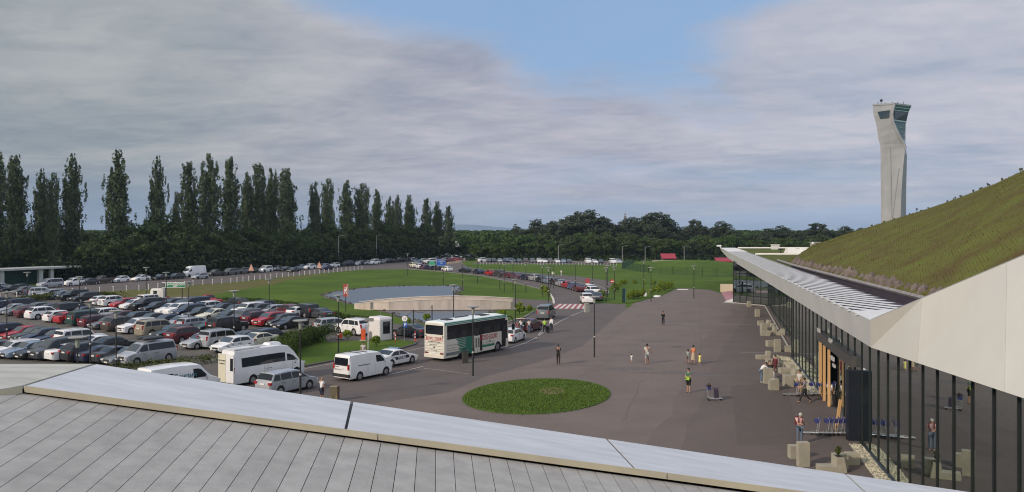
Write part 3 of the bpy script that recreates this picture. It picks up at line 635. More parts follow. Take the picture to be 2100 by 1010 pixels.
nz = lambda x, y: (math.sin(x * 1.3 + 2 * math.sin(y * .7)) * math.sin(y * 1.1 + 1.7 * math.sin(x * .9)))
for j in range(nv + 1):
    for i in range(nu + 1):
        a, b = inter(base, i / nu), inter(ridge, i / nu); v = j / nv; p = a.lerp(b, v)
        p.z += 1.1 * math.sin(math.pi * v) * .6 + (ran.uniform(-.05, .05) + .06 * nz(p.x, p.y)) * min(1, 4 * v) * (1 if j < nv else .6)
        grid.append(p)
for i in range(nu + 1):
    p = grid[nv * (nu + 1) + i] + Vector((8, 3, -5)); grid.append(p)
mb = MB().add(grid, [(j * (nu + 1) + i, j * (nu + 1) + i + 1, (j + 1) * (nu + 1) + i + 1, (j + 1) * (nu + 1) + i) for j in range(nv + 1) for i in range(nu)])
obj('green_roof', mb, GR, T, True)
# grass tufts over the slope
def blades(n, f, smin, smax, seed):
    rn = np.random.RandomState(seed); vs = []; fs_ = []
    for k in range(n):
        p = f(rn); h = rn.uniform(smin, smax); a = rn.uniform(0, 6.28); w = h * .38; dx_, dy_ = math.cos(a) * w, math.sin(a) * w; lx, ly = rn.uniform(-.3, .3) * h, rn.uniform(-.3, .3) * h
        o = len(vs); vs += [(p[0] - dx_, p[1] - dy_, p[2]), (p[0] + dx_, p[1] + dy_, p[2]), (p[0] + lx, p[1] + ly, p[2] + h)]; fs_.append((o, o + 1, o + 2))
    m_ = MB(); m_.v = vs; m_.f = fs_; m_.m = [0] * len(fs_); return m_
def slope_pt(rn):
    u = rn.uniform(0, 1) ** .8; v = rn.uniform(0, 1); i = int(u * nu); j = int(v * nv); i = min(i, nu - 1); j = min(j, nv - 1)
    p = grid[j * (nu + 1) + i].lerp(grid[(j + 1) * (nu + 1) + i + 1], rn.uniform(0, 1)); return p
struct('grass_tufts', 'tufts of green and brown meadow grass on the sloping roof', 'grass', blades(42000, slope_pt, .04, .13, 3), mat('tuft_green', (0.122, 0.138, 0.038), .95, c2=(.100, .092, .034), vs=.4, island=.18, spec=.05), kind='stuff')
mb = MB()
for k in range(44):
    u = ran.random(); p = inter(ridge, u); h = ran.uniform(.15, .5) * (1.6 if ran.random() < .15 else .8)
    for q in range(4):
        a = ran.uniform(0, 6.28); e = p + Vector((math.cos(a) * .12 * h, math.sin(a) * .12 * h, h * ran.uniform(.7, 1))); mb.cyl(p, e, .025, .012, 3); mb.box(e, (.12, .12, .16), a)
struct('ridge_weeds', 'thin weeds standing on the ridge of the grass roof', 'weeds', mb, mat('weed', (.05, .055, .03), .9, var=.3), kind='stuff')
# rocks along the roof kerb
RK = mat('roof_rock', (0.160, 0.130, 0.115), .9, c2=(.085, .07, .062), vs=2.5, bump=.4)
ys_r = []; Y = 44.5
while Y < 100: ys_r.append(Y); Y += 1.45 + (Y - 44) * .02
nrk = len(ys_r)
for k, Y in enumerate(ys_r):
    s_ = ran.uniform(.42, .66); mb = MB(); vs = []
    for a in range(5): vs.append((math.cos(a * 1.2566 + .4) * s_ * ran.uniform(.8, 1.2), math.sin(a * 1.2566 + .4) * s_ * ran.uniform(.8, 1.2), -.15))
    for a in range(4): vs.append((math.cos(a * 1.57 + .2) * s_ * .6 * ran.uniform(.7, 1.2) - .1, math.sin(a * 1.57 + .2) * s_ * .6, s_ * ran.uniform(.7, 1.0)))
    vs.append((-.15 * s_, ran.uniform(-.1, .1), s_ * ran.uniform(1.25, 1.5)))
    me = bpy.data.meshes.new('rock'); bm = bmesh.new(); [bm.verts.new(v) for v in vs]; bmesh.ops.convex_hull(bm, input=bm.verts); bm.to_mesh(me); bm.free(); me.materials.append(RK)
    o = link('rock', me, None, (rkx(Y) + .75, Y, RZ + .15), ran.uniform(0, 6)); props(o, '%s brown pointed rock from the near end of the roof edge' % ORD[k], 'rock', 'rocks along the edge of the grass roof')
mb = MB(); mb.add([(rkx(38) + .1, 38, RZ + .1), (rkx(38) + 1.6, 38, RZ + .35), (rkx(100) + 1.6, 100, RZ + .3), (rkx(100) + .1, 100, RZ + .1)], [(0, 1, 2, 3)]); obj('soil_bed', mb, mat('roof_soil', (.045, .030, .024), .95, var=.4, vs=2, bump=.5), T)
# roof equipment far
def simp(name, label, cat, mb, m, group=None, smooth=False): return props(obj(name, mb, m, None, smooth), label, cat, group)
RW = mat('vent_white', (.66, .66, .63), .6, var=.08)
c = on(1590, 508, 178); simp('roof_vent', 'small white box vent on the far flat roof', 'roof vent', MB().box((c.x, c.y, RZ + .35), (1.5, 1, 1.1)).box((c.x, c.y, RZ + .95), (1.7, 1.2, .12)), RW)
for px, w, lab in ((1640, 2.4, 'larger white sloping roof light on the far flat roof'), (1658, 1.4, 'smaller white sloping roof light on the far flat roof')):
    c = on(px, 512, 150); c.z = RZ - .1
    simp('roof_light', lab, 'roof light', MB().add([c + Vector(v) for v in ((-w, -1, 0), (w, -1, 0), (w, 1.5, 0), (-w, 1.5, 0), (-w * .9, -.2, 1.0), (w * .1, -.2, .8), (w * .1, 1, .8), (-w * .9, 1, 1.0))], [(0, 1, 5, 4), (1, 2, 6, 5), (2, 3, 7, 6), (3, 0, 4, 7), (4, 5, 6, 7)]), RW)
c = on(1689, 507, 185); simp('roof_shed', 'low grey roof structure beside the grass slope', 'roof structure', MB().box((c.x, c.y, RZ + .5), (5, 3, 1.6)).box((c.x, c.y, RZ + 1.36), (5.4, 3.4, .12)), mat('shed_grey', (.30, .29, .28), .7, var=.1))
c = on(1601, 520, 139); simp('roof_valve', 'small dark pipe fitting on the white roof path', 'fitting', MB().cyl((c.x, c.y, RZ), (c.x, c.y, RZ + .9), .12, .12, 8).box((c.x, c.y, RZ + .9), (.9, .2, .2)), DARK)
t_ = thing('roof_lamp', 'thin curved lamp on the flat roof', 'lamp', loc=on(1667, 507, 180)); t_.location.z = RZ
obj('pole', MB().tube([(0, 0, 0), (0, 0, 1.1)], .06, 5), STEEL, t_); obj('lamp_head', MB().lathe([(.05, 1.0), (.25, 1.15), (.25, 1.35), (.05, 1.5)]), WHITE, t_, True)
c = top_at(FY - 2); t_ = thing('roof_camera', 'small white camera at the tip of the fascia', 'camera', loc=(c.x, c.y, c.z))
obj('bracket', MB().box((0, 0, .2), (.1, .1, .4)), WHITE, t_); obj('camera_body', MB().box((-.3, 0, .5), (1.0, .35, .35)), WHITE, t_)
# painted ramp wall left of the far bay
t_ = thing('ramp_wall', 'slanted wall painted pink and white beside the far glass bay', 'wall')
a0 = G(1486, 620.5)
def r2(px, py, D): return on(px, py, D)
mb = MB().add([r2(1478, 600, 160), r2(1506, 600, 158), r2(1506, 583, 158), r2(1478, 583, 160)], [(0, 1, 2, 3)]); mb.add([p + Vector((0, .4, 0)) for p in (r2(1478, 600, 160), r2(1506, 600, 158), r2(1506, 583, 158), r2(1478, 583, 160))], [(3, 2, 1, 0)]); mb.add([r2(1478, 583, 160), r2(1506, 583, 158), r2(1506, 583, 158) + Vector((0, .4, 0)), r2(1478, 583, 160) + Vector((0, .4, 0))], [(0, 1, 2, 3)])
obj('wall_panel', mb, mat('beige_render', (.42, .36, .27), .8, var=.1), t_)
obj('ramp_surface', MB().add([r2(1478, 600, 159.8), G(1488, 617), r2(1508, 611, 140), r2(1506, 596, 157.8)], [(0, 1, 2, 3)]), mat('pink_paint', (.33, .16, .185), .7, var=.15), t_)
obj('ramp_foot', MB().add([G(1484, 621), G(1506, 623), r2(1507, 611, 139.8), G(1489, 617.2)], [(0, 1, 2, 3)]), mat('white_paint_old', (.60, .58, .56), .7, var=.1), t_)

# ------------------------------------------------------------------ the roof the viewer stands over
F_ = thing('roof_terrace', 'foreground roof with grey decking boards and white metal coping', 'roof')
def Yi(px, Y0=12.0): return Y0 / (1 - .0924 * (px - CX) / FPX)
P0_ = Vector((0, 12, CAMH - (946 - CY) / FPX * 12)); d1 = Vector((-.0924, 1, .0465)); d2 = Vector((1, .0924, -.163)); nn = d1.cross(d2)
BD = mat('deck_board', (0.345, 0.345, 0.335), .85, c2=(.265, .263, .255), vs=3.2, bump=.22, bs=70, island=.06)
mb = MB(); sp = .2565; g_ = .009
s0 = -1.1
for k in range(-52, 62):
    a, b = s0 + k * sp + g_ / 2, s0 + (k + 1) * sp - g_ / 2
    ca, cb = P0_ + d2 * a + d1 * .035, P0_ + d2 * b + d1 * .035
    q = [ca, cb, cb - d1 * 9, ca - d1 * 9]
    if k < -25: pass
    mb.slab([q[0], q[3], q[2], q[1]], .03)
obj('decking', mb, BD, F_)
u = Vector((0, 0, -.05)); q = [P0_ + d2 * -14.5, P0_ + d2 * 14.8]
obj('deck_underlay', MB().add([q[0] + u + d1 * .7, q[0] - d1 * 9 + u, q[1] - d1 * 9 + u, q[1] + u + d1 * .7], [(0, 1, 2, 3)]), mat('underlay', (.012, .012, .012), .9), F_)
def yin(px): return 792 + .1356 * (px - 55)
def yout(px): return 747 + .1465 * (px - 195)
def inn(px, dy=0, dD=0): return PD(px, yin(px) + dy, Yi(px) + .012 + dD)
def outp(px): return PD(px, yout(px), Yi(px) + 1.05)
CO = mat('coping_white', (0.475, 0.505, 0.540), .5, c2=(.385, .41, .445), vs=2.6, bump=.05, bs=8, aniso=(.30, 3.0, 1, .1))
LIP = mat('coping_lip', (0.43, 0.385, 0.265), .6, c2=(.36, .325, .24), vs=1.6)
seams = [(50, 195), (709, 722), (1302, 1245), (1795, 1735), (2400, 2250)]
for k in range(4):
    (i0, o0), (i1, o1) = seams[k], seams[k + 1]; e = 3.0
    q = [inn(i0 + e), inn(i1 - e), outp(o1 - e), outp(o0 + e)]
    mb = MB().slab([q[0], q[1], q[2], q[3]], .05)
    dn = Vector((0, 0, -.9)); mb.slab([q[3] + Vector((0, .012, -.01)), q[2] + Vector((0, .012, -.01)), q[2] + dn + Vector((0, .012, 0)), q[3] + dn + Vector((0, .012, 0))][::-1], .03)
    obj('coping', mb, CO, F_)
    mb = MB(); a, b = inn(i0 + (14 if k == 0 else 40) - 40 * (k == 0), 0), inn(i1 + 38)
    a = inn(i0 + (0 if k == 0 else 67)); b = inn(i1 + (65 if k < 3 else 0))
    def low(p): x = CX + FPX * p.x / p.y; return PD(x, yin(x) + 13.5, p.y - .012)
    mb.slab([a - Vector((0, .016, 0)), low(a), low(b), b - Vector((0, .016, 0))], .02)
    obj('coping_lip', mb, LIP, F_)
mb = MB()
q = [inn(50, 3), inn(2400, 3), outp(2250), outp(195)]; mb.add([p + Vector((0, 0, -.035)) for p in q], [(0, 1, 2, 3)]); obj('coping_backing', mb, mat('seam_dark', (.05, .05, .055), .7), F_)
# left coping piece past the corner
ca, cb = inn(48), outp(193)
la = PD(-420, 868, 9.6); lb = PD(-420, 747, 12.4)
mb = MB().slab([la, ca - Vector((.02, 0, 0)), cb - Vector((.02, 0, 0)), lb], .05); mb.slab([lb + Vector((0, .01, -.01)), cb + Vector((-.02, .01, -.01)), cb + Vector((-.02, .01, -1)), lb + Vector((0, .01, -1))][::-1], .03)
obj('coping', mb, mat('coping_stained', (.42, .43, .40), .6, c2=(.30, .31, .28), vs=1.5, aniso=(.5, 3, 1, 0)), F_, label='stained left coping piece past the corner')
mb = MB().slab([PD(-420, 868, 9.58), PD(-420, 886, 9.57), PD(46, 807, Yi(48) - .01), PD(46, 793, Yi(48))], .02); obj('coping_lip', mb, LIP, F_)
# walls below this roof
mb = MB(); a, b = outp(2250), outp(195)
mb.add([(a.x, a.y - .25, 0), (b.x, b.y - .25, 0), (b.x, b.y - .25, b.z - .3), (a.x, a.y - .25, a.z - .3)], [(0, 1, 2, 3)])
mb.add([(b.x, b.y - .25, 0), (lb.x, lb.y - .3, 0), (lb.x, lb.y - .3, lb.z - .3), (b.x, b.y - .25, b.z - .3)], [(0, 1, 2, 3)])
obj('outer_wall', mb, FAS, F_)
# ------------------------------------------------------------------ people
SK = mat('skin', (.42, .24, .16), .6, var=.08, vs=8); SKD = mat('skin_tan', (.30, .16, .10), .6, var=.08, vs=8)
HAIRD = mat('hair_dark', (.018, .014, .012), .8, var=.2, vs=20); HAIRG = mat('hair_grey', (.45, .44, .42), .8, var=.15, vs=20)
_cl = {}
CL = dict(white=(.62, .62, .63), offw=(.48, .47, .45), black=(.018, .018, .020), navy=(.022, .028, .055), brown=(.045, .035, .028), khaki=(.26, .20, .12), denim=(.10, .14, .20), grey=(.17, .17, .18), green=(.05, .12, .08), hivis=(.42, .72, .08), orange=(.55, .19, .10), beige=(.42, .33, .24), yellow=(.72, .68, .20), pink=(.60, .36, .36), maroon=(.10, .018, .03), teal=(.25, .32, .30), lgrey=(.33, .36, .36), red=(.30, .03, .05))
def cloth(c): return mat('cloth_' + c, CL[c], .85, var=.12, vs=9, bump=.2, bs=18)
def skinmesh(V, E, Rd, name, m, sub=1):
    me = bpy.data.meshes.new('tmp'); me.from_pydata([tuple(v) for v in V], E, []); o = bpy.data.objects.new('tmp', me); COL.objects.link(o)
    sk = o.modifiers.new('s', 'SKIN'); sk.use_smooth_shade = True
    o.modifiers.new('u', 'SUBSURF').levels = sub
    for i, r in enumerate(Rd): me.skin_vertices[0].data[i].radius = (r, r) if not isinstance(r, tuple) else r
    # root per component
    n = len(V); par = list(range(n))
    def fd(a):
        while par[a] != a: a = par[a]
        return a
    for a, b in E: par[fd(a)] = fd(b)
    seen = set()
    for i in range(n):
        if fd(i) not in seen: seen.add(fd(i)); me.skin_vertices[0].data[i].use_root = True
        else: me.skin_vertices[0].data[i].use_root = False
    bpy.context.view_layer.update(); r_ = bpy.data.meshes.new_from_object(o.evaluated_get(bpy.context.evaluated_depsgraph_get()))
    bpy.data.objects.remove(o); bpy.data.meshes.remove(me); r_.name = name; r_.materials.clear(); r_.materials.append(m); r_.polygons.foreach_set('use_smooth', [True] * len(r_.polygons)); return r_
def person(label, loc, head, h=1.75, legs=((0, 0), (0, 0)), arms=((5, 12, 8), (5, 12, 8)), lean=0, top=('white', 'short'), bot=('navy', 'long'), hair='dark', shoes='black', skin=None, group=None, nod=0, wide=1.0, root_z=None, bald=False):
    sk = skin or SK; s = h / 1.75; child = h < 1.35; hs = 1.22 if h < 1.0 else (1.12 if child else 1.0)
    def rot(v, a): a = R(a); return Vector((v.x * math.cos(a) + v.z * math.sin(a), v.y, -v.x * math.sin(a) + v.z * math.cos(a)))
    P = Vector((0, 0, .93)); up = lambda v: P + rot(Vector(v) - P, lean)
    J = {'pel': P, 'wa': up((0, 0, 1.08)), 'ch': up((0, 0, 1.30)), 'nk': up((0, 0, 1.47))}
    hd = rot(Vector((.015, 0, .11)), lean + nod); J['h0'] = J['nk'] + hd * .75; J['h1'] = J['nk'] + hd * 1.45; J['h2'] = J['nk'] + hd * 2.1 
    J['nose'] = J['h1'] + rot(Vector((.095, 0, -.02)), lean + nod)
    for sd, nm, (th, sh) in ((1, 'l', legs[0]), (-1, 'r', legs[1])):
        hp = Vector((0, sd * .09, .90)); kn = hp + Vector((.43 * math.sin(R(th)), sd * .01, -.43 * math.cos(R(th)))); an = kn + Vector((.41 * math.sin(R(sh)), 0, -.41 * math.cos(R(sh))))
        J['hp' + nm], J['kn' + nm], J['an' + nm] = hp, kn, an; ta = R(min(0, sh * .6)); J['to' + nm] = an + Vector((.15 * math.cos(ta), sd * .02, -.045 + .15 * math.sin(ta)))
    for sd, nm, (ua, fa, ou) in ((1, 'l', arms[0]), (-1, 'r', arms[1])):
        shd = up((0, sd * .165 * wide, 1.40)); o_ = R(ou); el = shd + Vector((.27 * math.sin(R(ua)) * math.cos(o_), sd * .27 * math.sin(o_), -.27 * math.cos(R(ua)) * math.cos(o_)))
        oi = R(ou * .3 - (15 if fa > 60 else 0)); fd_ = Vector((math.sin(R(fa)) * math.cos(oi), sd * math.sin(oi), -math.cos(R(fa)) * math.cos(oi))); wr = el + fd_ * .24; pm_ = wr + fd_ * .07
        J['sh' + nm], J['el' + nm], J['wr' + nm], J['pm' + nm] = shd, el, wr, pm_
        sx = Vector((0, 1, 0)) if abs(fd_.y) < .7 else Vector((1, 0, 0)); wd = fd_.cross(sx).normalized()
        for q in range(4):
            b = pm_ + wd * (.028 - .018 * q) + fd_ * .015; m1 = b + fd_ * (.035 + .006 * (q in (1, 2))); J['f%d%s' % (q, nm)] = b; J['g%d%s' % (q, nm)] = m1 + rot(fd_, 25) * .028
        J['t0' + nm] = wr + fd_ * .03 + wd * .03; J['t1' + nm] = wr + fd_ * .075 + wd * .055
    low = min(J['to' + k].z for k in 'lr') - .035; low = min(low, min(J['an' + k].z for k in 'lr') - .07)
    dz_ = (-low) if root_z is None else root_z
    for k in J: J[k] = (J[k] + Vector((0, 0, dz_))) * s
    rad = dict(pel=.125, wa=.112, ch=.135, nk=.052, h0=.066 * hs, h1=.086 * hs, h2=.066 * hs, nose=.016)
    for k in 'lr':
        rad.update({'hp' + k: .088, 'kn' + k: .056, 'an' + k: .040, 'to' + k: .034, 'sh' + k: .058, 'el' + k: .040, 'wr' + k: .027, 'pm' + k: .030, 't0' + k: .013, 't1' + k: .010})
        for q in range(4): rad['f%d%s' % (q, k)] = .0095; rad['g%d%s' % (q, k)] = .0085
    if child: rad = {a: b * 1.12 for a, b in rad.items()}
    keys = list(J); ix = {k: i for i, k in enumerate(keys)}
    E = [('pel', 'wa'), ('wa', 'ch'), ('ch', 'nk'), ('nk', 'h0'), ('h0', 'h1'), ('h1', 'h2'), ('h1', 'nose')]
    for k in 'lr':
        E += [('pel', 'hp' + k), ('hp' + k, 'kn' + k), ('kn' + k, 'an' + k), ('an' + k, 'to' + k), ('ch', 'sh' + k), ('sh' + k, 'el' + k), ('el' + k, 'wr' + k), ('wr' + k, 'pm' + k), ('wr' + k, 't0' + k), ('t0' + k, 't1' + k)]
        for q in range(4): E += [('pm' + k, 'f%d%s' % (q, k)), ('f%d%s' % (q, k), 'g%d%s' % (q, k))]
    t = thing('person', label, 'person', group, loc, head)
    link('body', skinmesh([J[k] for k in keys], [(ix[a], ix[b]) for a, b in E], [rad[k] * s for k in keys], 'body', sk), t)
    def part(name, ks, es, m, extra=.02, over={}):
        i2 = {k: i for i, k in enumerate(ks)}; V = [J[k] if isinstance(k, str) else k for k in ks]
        link(name, skinmesh(V, [(i2[a], i2[b]) for a, b in es], [(over.get(k, rad.get(k, .05)) + extra) * s for k in ks], name, m), t)
    # shirt
    J['lo'] = J['pel'] + Vector((0, 0, .0))
    ks = ['pel', 'wa', 'ch', 'shl', 'shr']; es = [('pel', 'wa'), ('wa', 'ch'), ('ch', 'shl'), ('ch', 'shr')]
    for k in 'lr':
        J['ml' + k] = J['sh' + k].lerp(J['el' + k], .62); rad['ml' + k] = .050
        if top[1] == 'short': ks += ['ml' + k]; es += [('sh' + k, 'ml' + k)]
        elif top[1] == 'long': ks += ['el' + k, 'wr' + k]; es += [('sh' + k, 'el' + k), ('el' + k, 'wr' + k)]
    part('shirt', ks, es, cloth(top[0]), .022)
    J['p2'] = J['pel'] - Vector((0, 0, .03)); rad['p2'] = .122
    if bot[1] in ('long', 'short'):
        ks = ['p2', 'hpl', 'hpr']; es = [('p2', 'hpl'), ('p2', 'hpr')]
        for k in 'lr':
            ks += ['kn' + k]; es += [('hp' + k, 'kn' + k)]
            if bot[1] == 'long': ks += ['an' + k]; es += [('kn' + k, 'an' + k)]
        part('trousers' if bot[1] == 'long' else 'shorts', ks, es, cloth(bot[0]), .020)
    else:
        mid = (J['knl'] + J['knr']) / 2 - Vector((0, 0, .05 * s)); a = J['wa']
        mb = MB().cyl(mid, J['pel'] + Vector((0, 0, .02)), .21 * s, .16 * s, 14).cyl(J['pel'] + Vector((0, 0, .02)), a, .16 * s, .13 * s, 14); obj('skirt', mb, cloth(bot[0]), t, True)
    mb = None
    for k in 'lr':
        V = [J['an' + k] - Vector((.03 * s, 0, .035 * s)), J['to' + k] + Vector((0, 0, -.0))]
        link('shoe', skinmesh(V, [(0, 1)], [.043 * s, .040 * s], 'shoe', cloth(shoes) if shoes in CL else sk), t)
    if not bald:
        hc = (J['h1'] + J['h2']) / 2; bmh = bmesh.new(); bmesh.ops.create_uvsphere(bmh, u_segments=12, v_segments=8, radius=.104 * s * hs)
        fw = (J['nose'] - J['h1']).normalized(); bk_ = hc - fw * .022 * s
        for v in bmh.verts: v.co = v.co * (1.0 if (v.co.normalized().dot(fw) < .35) else .86) + bk_
        me = bpy.data.meshes.new('hair'); bmh.to_mesh(me); bmh.free(); me.materials.append(HAIRG if hair == 'grey' else HAIRD); shade(me, 180); link('hair', me, t)
    J_ = {k: v.copy() for k, v in J.items()}
    fw = (J['nose'] - J['h1']).normalized()
    mb = MB()
    for sd in (1, -1): c = J['h1'] + fw * .080 * s * hs + Vector((0, sd * .032 * s, .018 * s)); mb.box(c, (.02 * s, .022 * s, .012 * s))
    obj('eyes', mb, HAIRD, t)
    return t, J_
def away(px, extra=0.0):   # heading straight away from the camera at that column
    return math.atan2(1, (px - CX) / FPX) + R(extra)
W1 = ((24, 8), (-14, -34)); W2 = ((-14, -34), (24, 8)); ST = ((3, 0), (-3, -2))
PH = ((38, 125, 6), (38, 128, 6))
person('person all in black on the far plaza holding a phone to the face', G(1360, 668), away(1360, 180), 1.75, ST, ((20, 60, 5), (45, 140, 8)), top=('black', 'long'), bot=('black', 'long'))
person('person in dark brown seen from behind with hands raised to the face', G(1145, 748), away(1145), 1.76, ((3, 0), (-2, 0)), PH, top=('brown', 'short'), bot=('brown', 'long'))
person('toddler in white walking on the left of the man in shorts', G(1295, 745), away(1295, -20), .82, W1, ((12, 30, 20), (-5, 10, 20)), top=('white', 'short'), bot=('white', 'short'), skin=SKD)
person('man in white shirt and pale shorts walking away barelegged', G(1327, 747), away(1327), 1.82, W2, ((-10, 5, 12), (8, 20, 30)), top=('offw', 'short'), bot=('lgrey', 'short'), shoes='orange', skin=SKD, wide=1.15)
person('child in green shirt walking left of the woman in orange', G(1411, 746), away(1411), 1.28, W1, ((5, 15, 10), (5, 20, 45)), top=('teal', 'short'), bot=('grey', 'short'), skin=SKD)
wm_, Jw = person('woman in orange top and beige skirt walking between two children', G(1422, 748), away(1422), 1.72, ((12, 2), (-8, -18)), ((2, 12, 10), (2, 12, 14)), top=('orange', 'short'), bot=('beige', 'skirt'), skin=SKD)
person('small child in yellow dress walking right of the woman in orange', G(1435, 748), away(1435), .98, W2, ((5, 15, 25), (0, 10, 25)), top=('yellow', 'short'), bot=('yellow', 'skirt'), shoes='white')
mg_, Jm = person('man in green shirt and dark shorts with a bright yellow green vest patch', G(1412, 806), away(1412, 150), 1.80, ((2, 0), (-3, -2)), ((25, 95, 8), (20, 80, 5)), top=('green', 'short'), bot=('black', 'short'), shoes='black')
c = (Jm['wa'] * .6 + Jm['pel'] * .4); obj('hi_vis_pack', MB().box(c + Vector((.10, 0, .02)), (.12, .30, .24)).box(c + Vector((0, 0, -.02)), (.32, .30, .07)), cloth('hivis'), mg_)
person('man in white shirt bending over the concrete seats', G(1561, 785), away(1561, -60), 1.72, ((4, -2), (-2, -4)), ((55, 70, 8), (50, 65, 8)), lean=34, top=('white', 'long'), bot=('denim', 'long'), shoes='white', nod=20)
def seated(label, px, py, zseat, head, **k): return person(label, G(px, py) + Vector((0, 0, 0)), head, legs=((80, 5), (78, 8)), root_z=-.93 + zseat + .12, **k)
seated('person in dark jacket and pale trousers reclining on a concrete seat', 1581, 776, .5, away(1581, 200), top=('black', 'long'), bot=('lgrey', 'long'), lean=-25, h=1.75)
seated('person in maroon jacket sitting on a concrete seat', 1590, 762, .5, away(1590, 160), top=('maroon', 'long'), bot=('maroon', 'long'), h=1.7)
person('man in grey shirt and black trousers striding to the left', G(1650, 826), away(1650, 95), 1.78, ((32, 14), (-20, -45)), ((30, 85, 6), (10, 60, 6)), top=('grey', 'short'), bot=('black', 'long'))
person('man in white shirt and khaki trousers at the entrance doors', G(1702, 834), away(1702, -30), 1.78, ST, ((8, 25, 6), (5, 20, 6)), top=('white', 'short'), bot=('khaki', 'long'))
bp, Jb = person('grey haired man in pink shirt with red backpack reading a phone', G(1640, 911), away(1640, -150), 1.76, ((3, 0), (-3, 0)), ((25, 95, 4), (25, 95, 4)), top=('pink', 'short'), bot=('denim', 'long'), hair='grey', nod=28)
c = Jb['ch'] + Vector((-.19, 0, -.05)); obj('backpack', MB().box(c, (.20, .32, .46), 0, 0, .8).tube([c + Vector((.05, .11, .22)), Jb['ch'] + Vector((.10, .13, .16)), Jb['ch'] + Vector((.13, .13, -.12))], .025).tube([c + Vector((.05, -.11, .22)), Jb['ch'] + Vector((.10, -.13, .16)), Jb['ch'] + Vector((.13, -.13, -.12))], .025), cloth('maroon'), bp)
obj('phone', MB().box((Jb['pml'] + Jb['pmr']) / 2 + Vector((.04, 0, .04)), (.02, .08, .15), 0, 0, 1, R(-50)), DARK, bp)
person('bald man in white T shirt and dark shorts by the brown bin', G(660, 826), away(660, -50), 1.78, ST, ((20, 70, 12), (5, 10, 5)), top=('white', 'short'), bot=('navy', 'short'), bald=True, skin=SKD)
hv, Jh = person('person in bright yellow green vest beside the maroon hatchback', G(1117, 684), away(1117, 20), 1.70, ((16, 6), (-16, -20)), ((30, 90, 8), (20, 60, 8)), top=('hivis', 'short'), bot=('black', 'long'), shoes='white')
person('person in white shirt and dark trousers standing by a black suitcase', G(1131, 681), away(1131, 150), 1.74, ST, ((10, 30, 6), (10, 25, 6)), top=('white', 'long'), bot=('navy', 'long'))
person('left one of two people in white tops loading the maroon hatchback', G(1069, 684), away(1069, 30), 1.68, ST, ((35, 60, 6), (30, 55, 6)), lean=10, top=('white', 'short'), bot=('denim', 'long'))
person('right one of two people in white tops loading the maroon hatchback', G(1085, 684), away(1085, 10), 1.64, ST, ((40, 70, 6), (25, 50, 6)), lean=6, top=('offw', 'short'), bot=('denim', 'long'))
person('dark haired person half hidden behind the white delivery van', G(745, 741), away(745, 180), 1.74, ST, top=('offw', 'short'), bot=('grey', 'long'))
person('far away person in white on the path beyond the queue', G(1151, 567), away(1151), 1.75, W1, top=('white', 'short'), bot=('lgrey', 'long'))
person('person in dark clothes standing among the trolleys by the entrance', G(1640, 808), away(1640, 150), 1.74, ST, top=('offw', 'short'), bot=('khaki', 'long'))
def crowdp(n, pts):
    for i, (px, py) in enumerate(pts): person('%s person from the left standing among cars at the far bend' % ORD[i], G(px, py), away(px, 160), 1.74, ST, top=(('white', 'maroon', 'offw', 'pink')[i % 4], 'short'), bot=('navy', 'long'), group='people among the cars at the far bend')
crowdp(4, [(853, 547), (866, 546), (872, 545), (883, 548)])
# ------------------------------------------------------------------ trees
def leafmat(name, c, c2, isl=.28, big=.35):
    m = mat(name, c, .9, c2=c2, vs=.35, island=isl, spec=.08)
    b = m.node_tree.nodes['Principled BSDF']; b.inputs['Subsurface Weight'].default_value = 0
    return m
LP = leafmat('poplar_leaves', (0.096, 0.128, 0.066), (0.056, 0.080, 0.046)); LB = leafmat('bushy_leaves', (0.064, 0.094, 0.034), (0.030, 0.050, 0.022)); LE = leafmat('eucalyptus_leaves', (0.066, 0.086, 0.052), (0.034, 0.050, 0.032))
LM = leafmat('mixed_wood_leaves', (0.060, 0.100, 0.028), (0.034, 0.062, 0.018)); BK_ = mat('bark', (.11, .09, .07), .9, c2=(.05, .042, .035), vs=3)
def crown(blobs, per, size, seed, inner=.0):
    rn = np.random.RandomState(seed); C = []; Nn = []
    for (c, r) in blobs:
        k = max(6, int(per * (r[0] * r[2] + .3)))
        d = rn.normal(size=(k, 3)); d /= np.linalg.norm(d, axis=1)[:, None]
        rad = rn.uniform(.72, 1.05, size=(k, 1)); p = np.array(c) + d * rad * np.array(r); C.append(p); Nn.append(d + rn.normal(scale=.45, size=(k, 3)))
    C = np.concatenate(C); Nn = np.concatenate(Nn); Nn /= np.linalg.norm(Nn, axis=1)[:, None]; n = len(C)
    a = np.cross(Nn, rn.normal(size=(n, 3))); a /= np.linalg.norm(a, axis=1)[:, None]; b = np.cross(Nn, a)
    s = rn.uniform(.5, 1.1, size=(n, 1)) * size * .5; s2 = s * rn.uniform(.5, 1, size=(n, 1))
    V = np.stack([C - a * s - b * s2 * .4, C + a * s * .2 - b * s2, C + a * s + b * s2 * .3, C - a * s * .3 + b * s2], axis=1).reshape(-1, 3)
    me = bpy.data.meshes.new('crown'); me.vertices.add(4 * n); me.vertices.foreach_set('co', V.ravel().astype(np.float32))
    me.loops.add(4 * n); me.loops.foreach_set('vertex_index', np.arange(4 * n, dtype=np.int32)); me.polygons.add(n)
    me.polygons.foreach_set('loop_start', np.arange(0, 4 * n, 4, dtype=np.int32)); me.polygons.foreach_set('loop_total', np.full(n, 4, dtype=np.int32)); me.update(calc_edges=True); return me
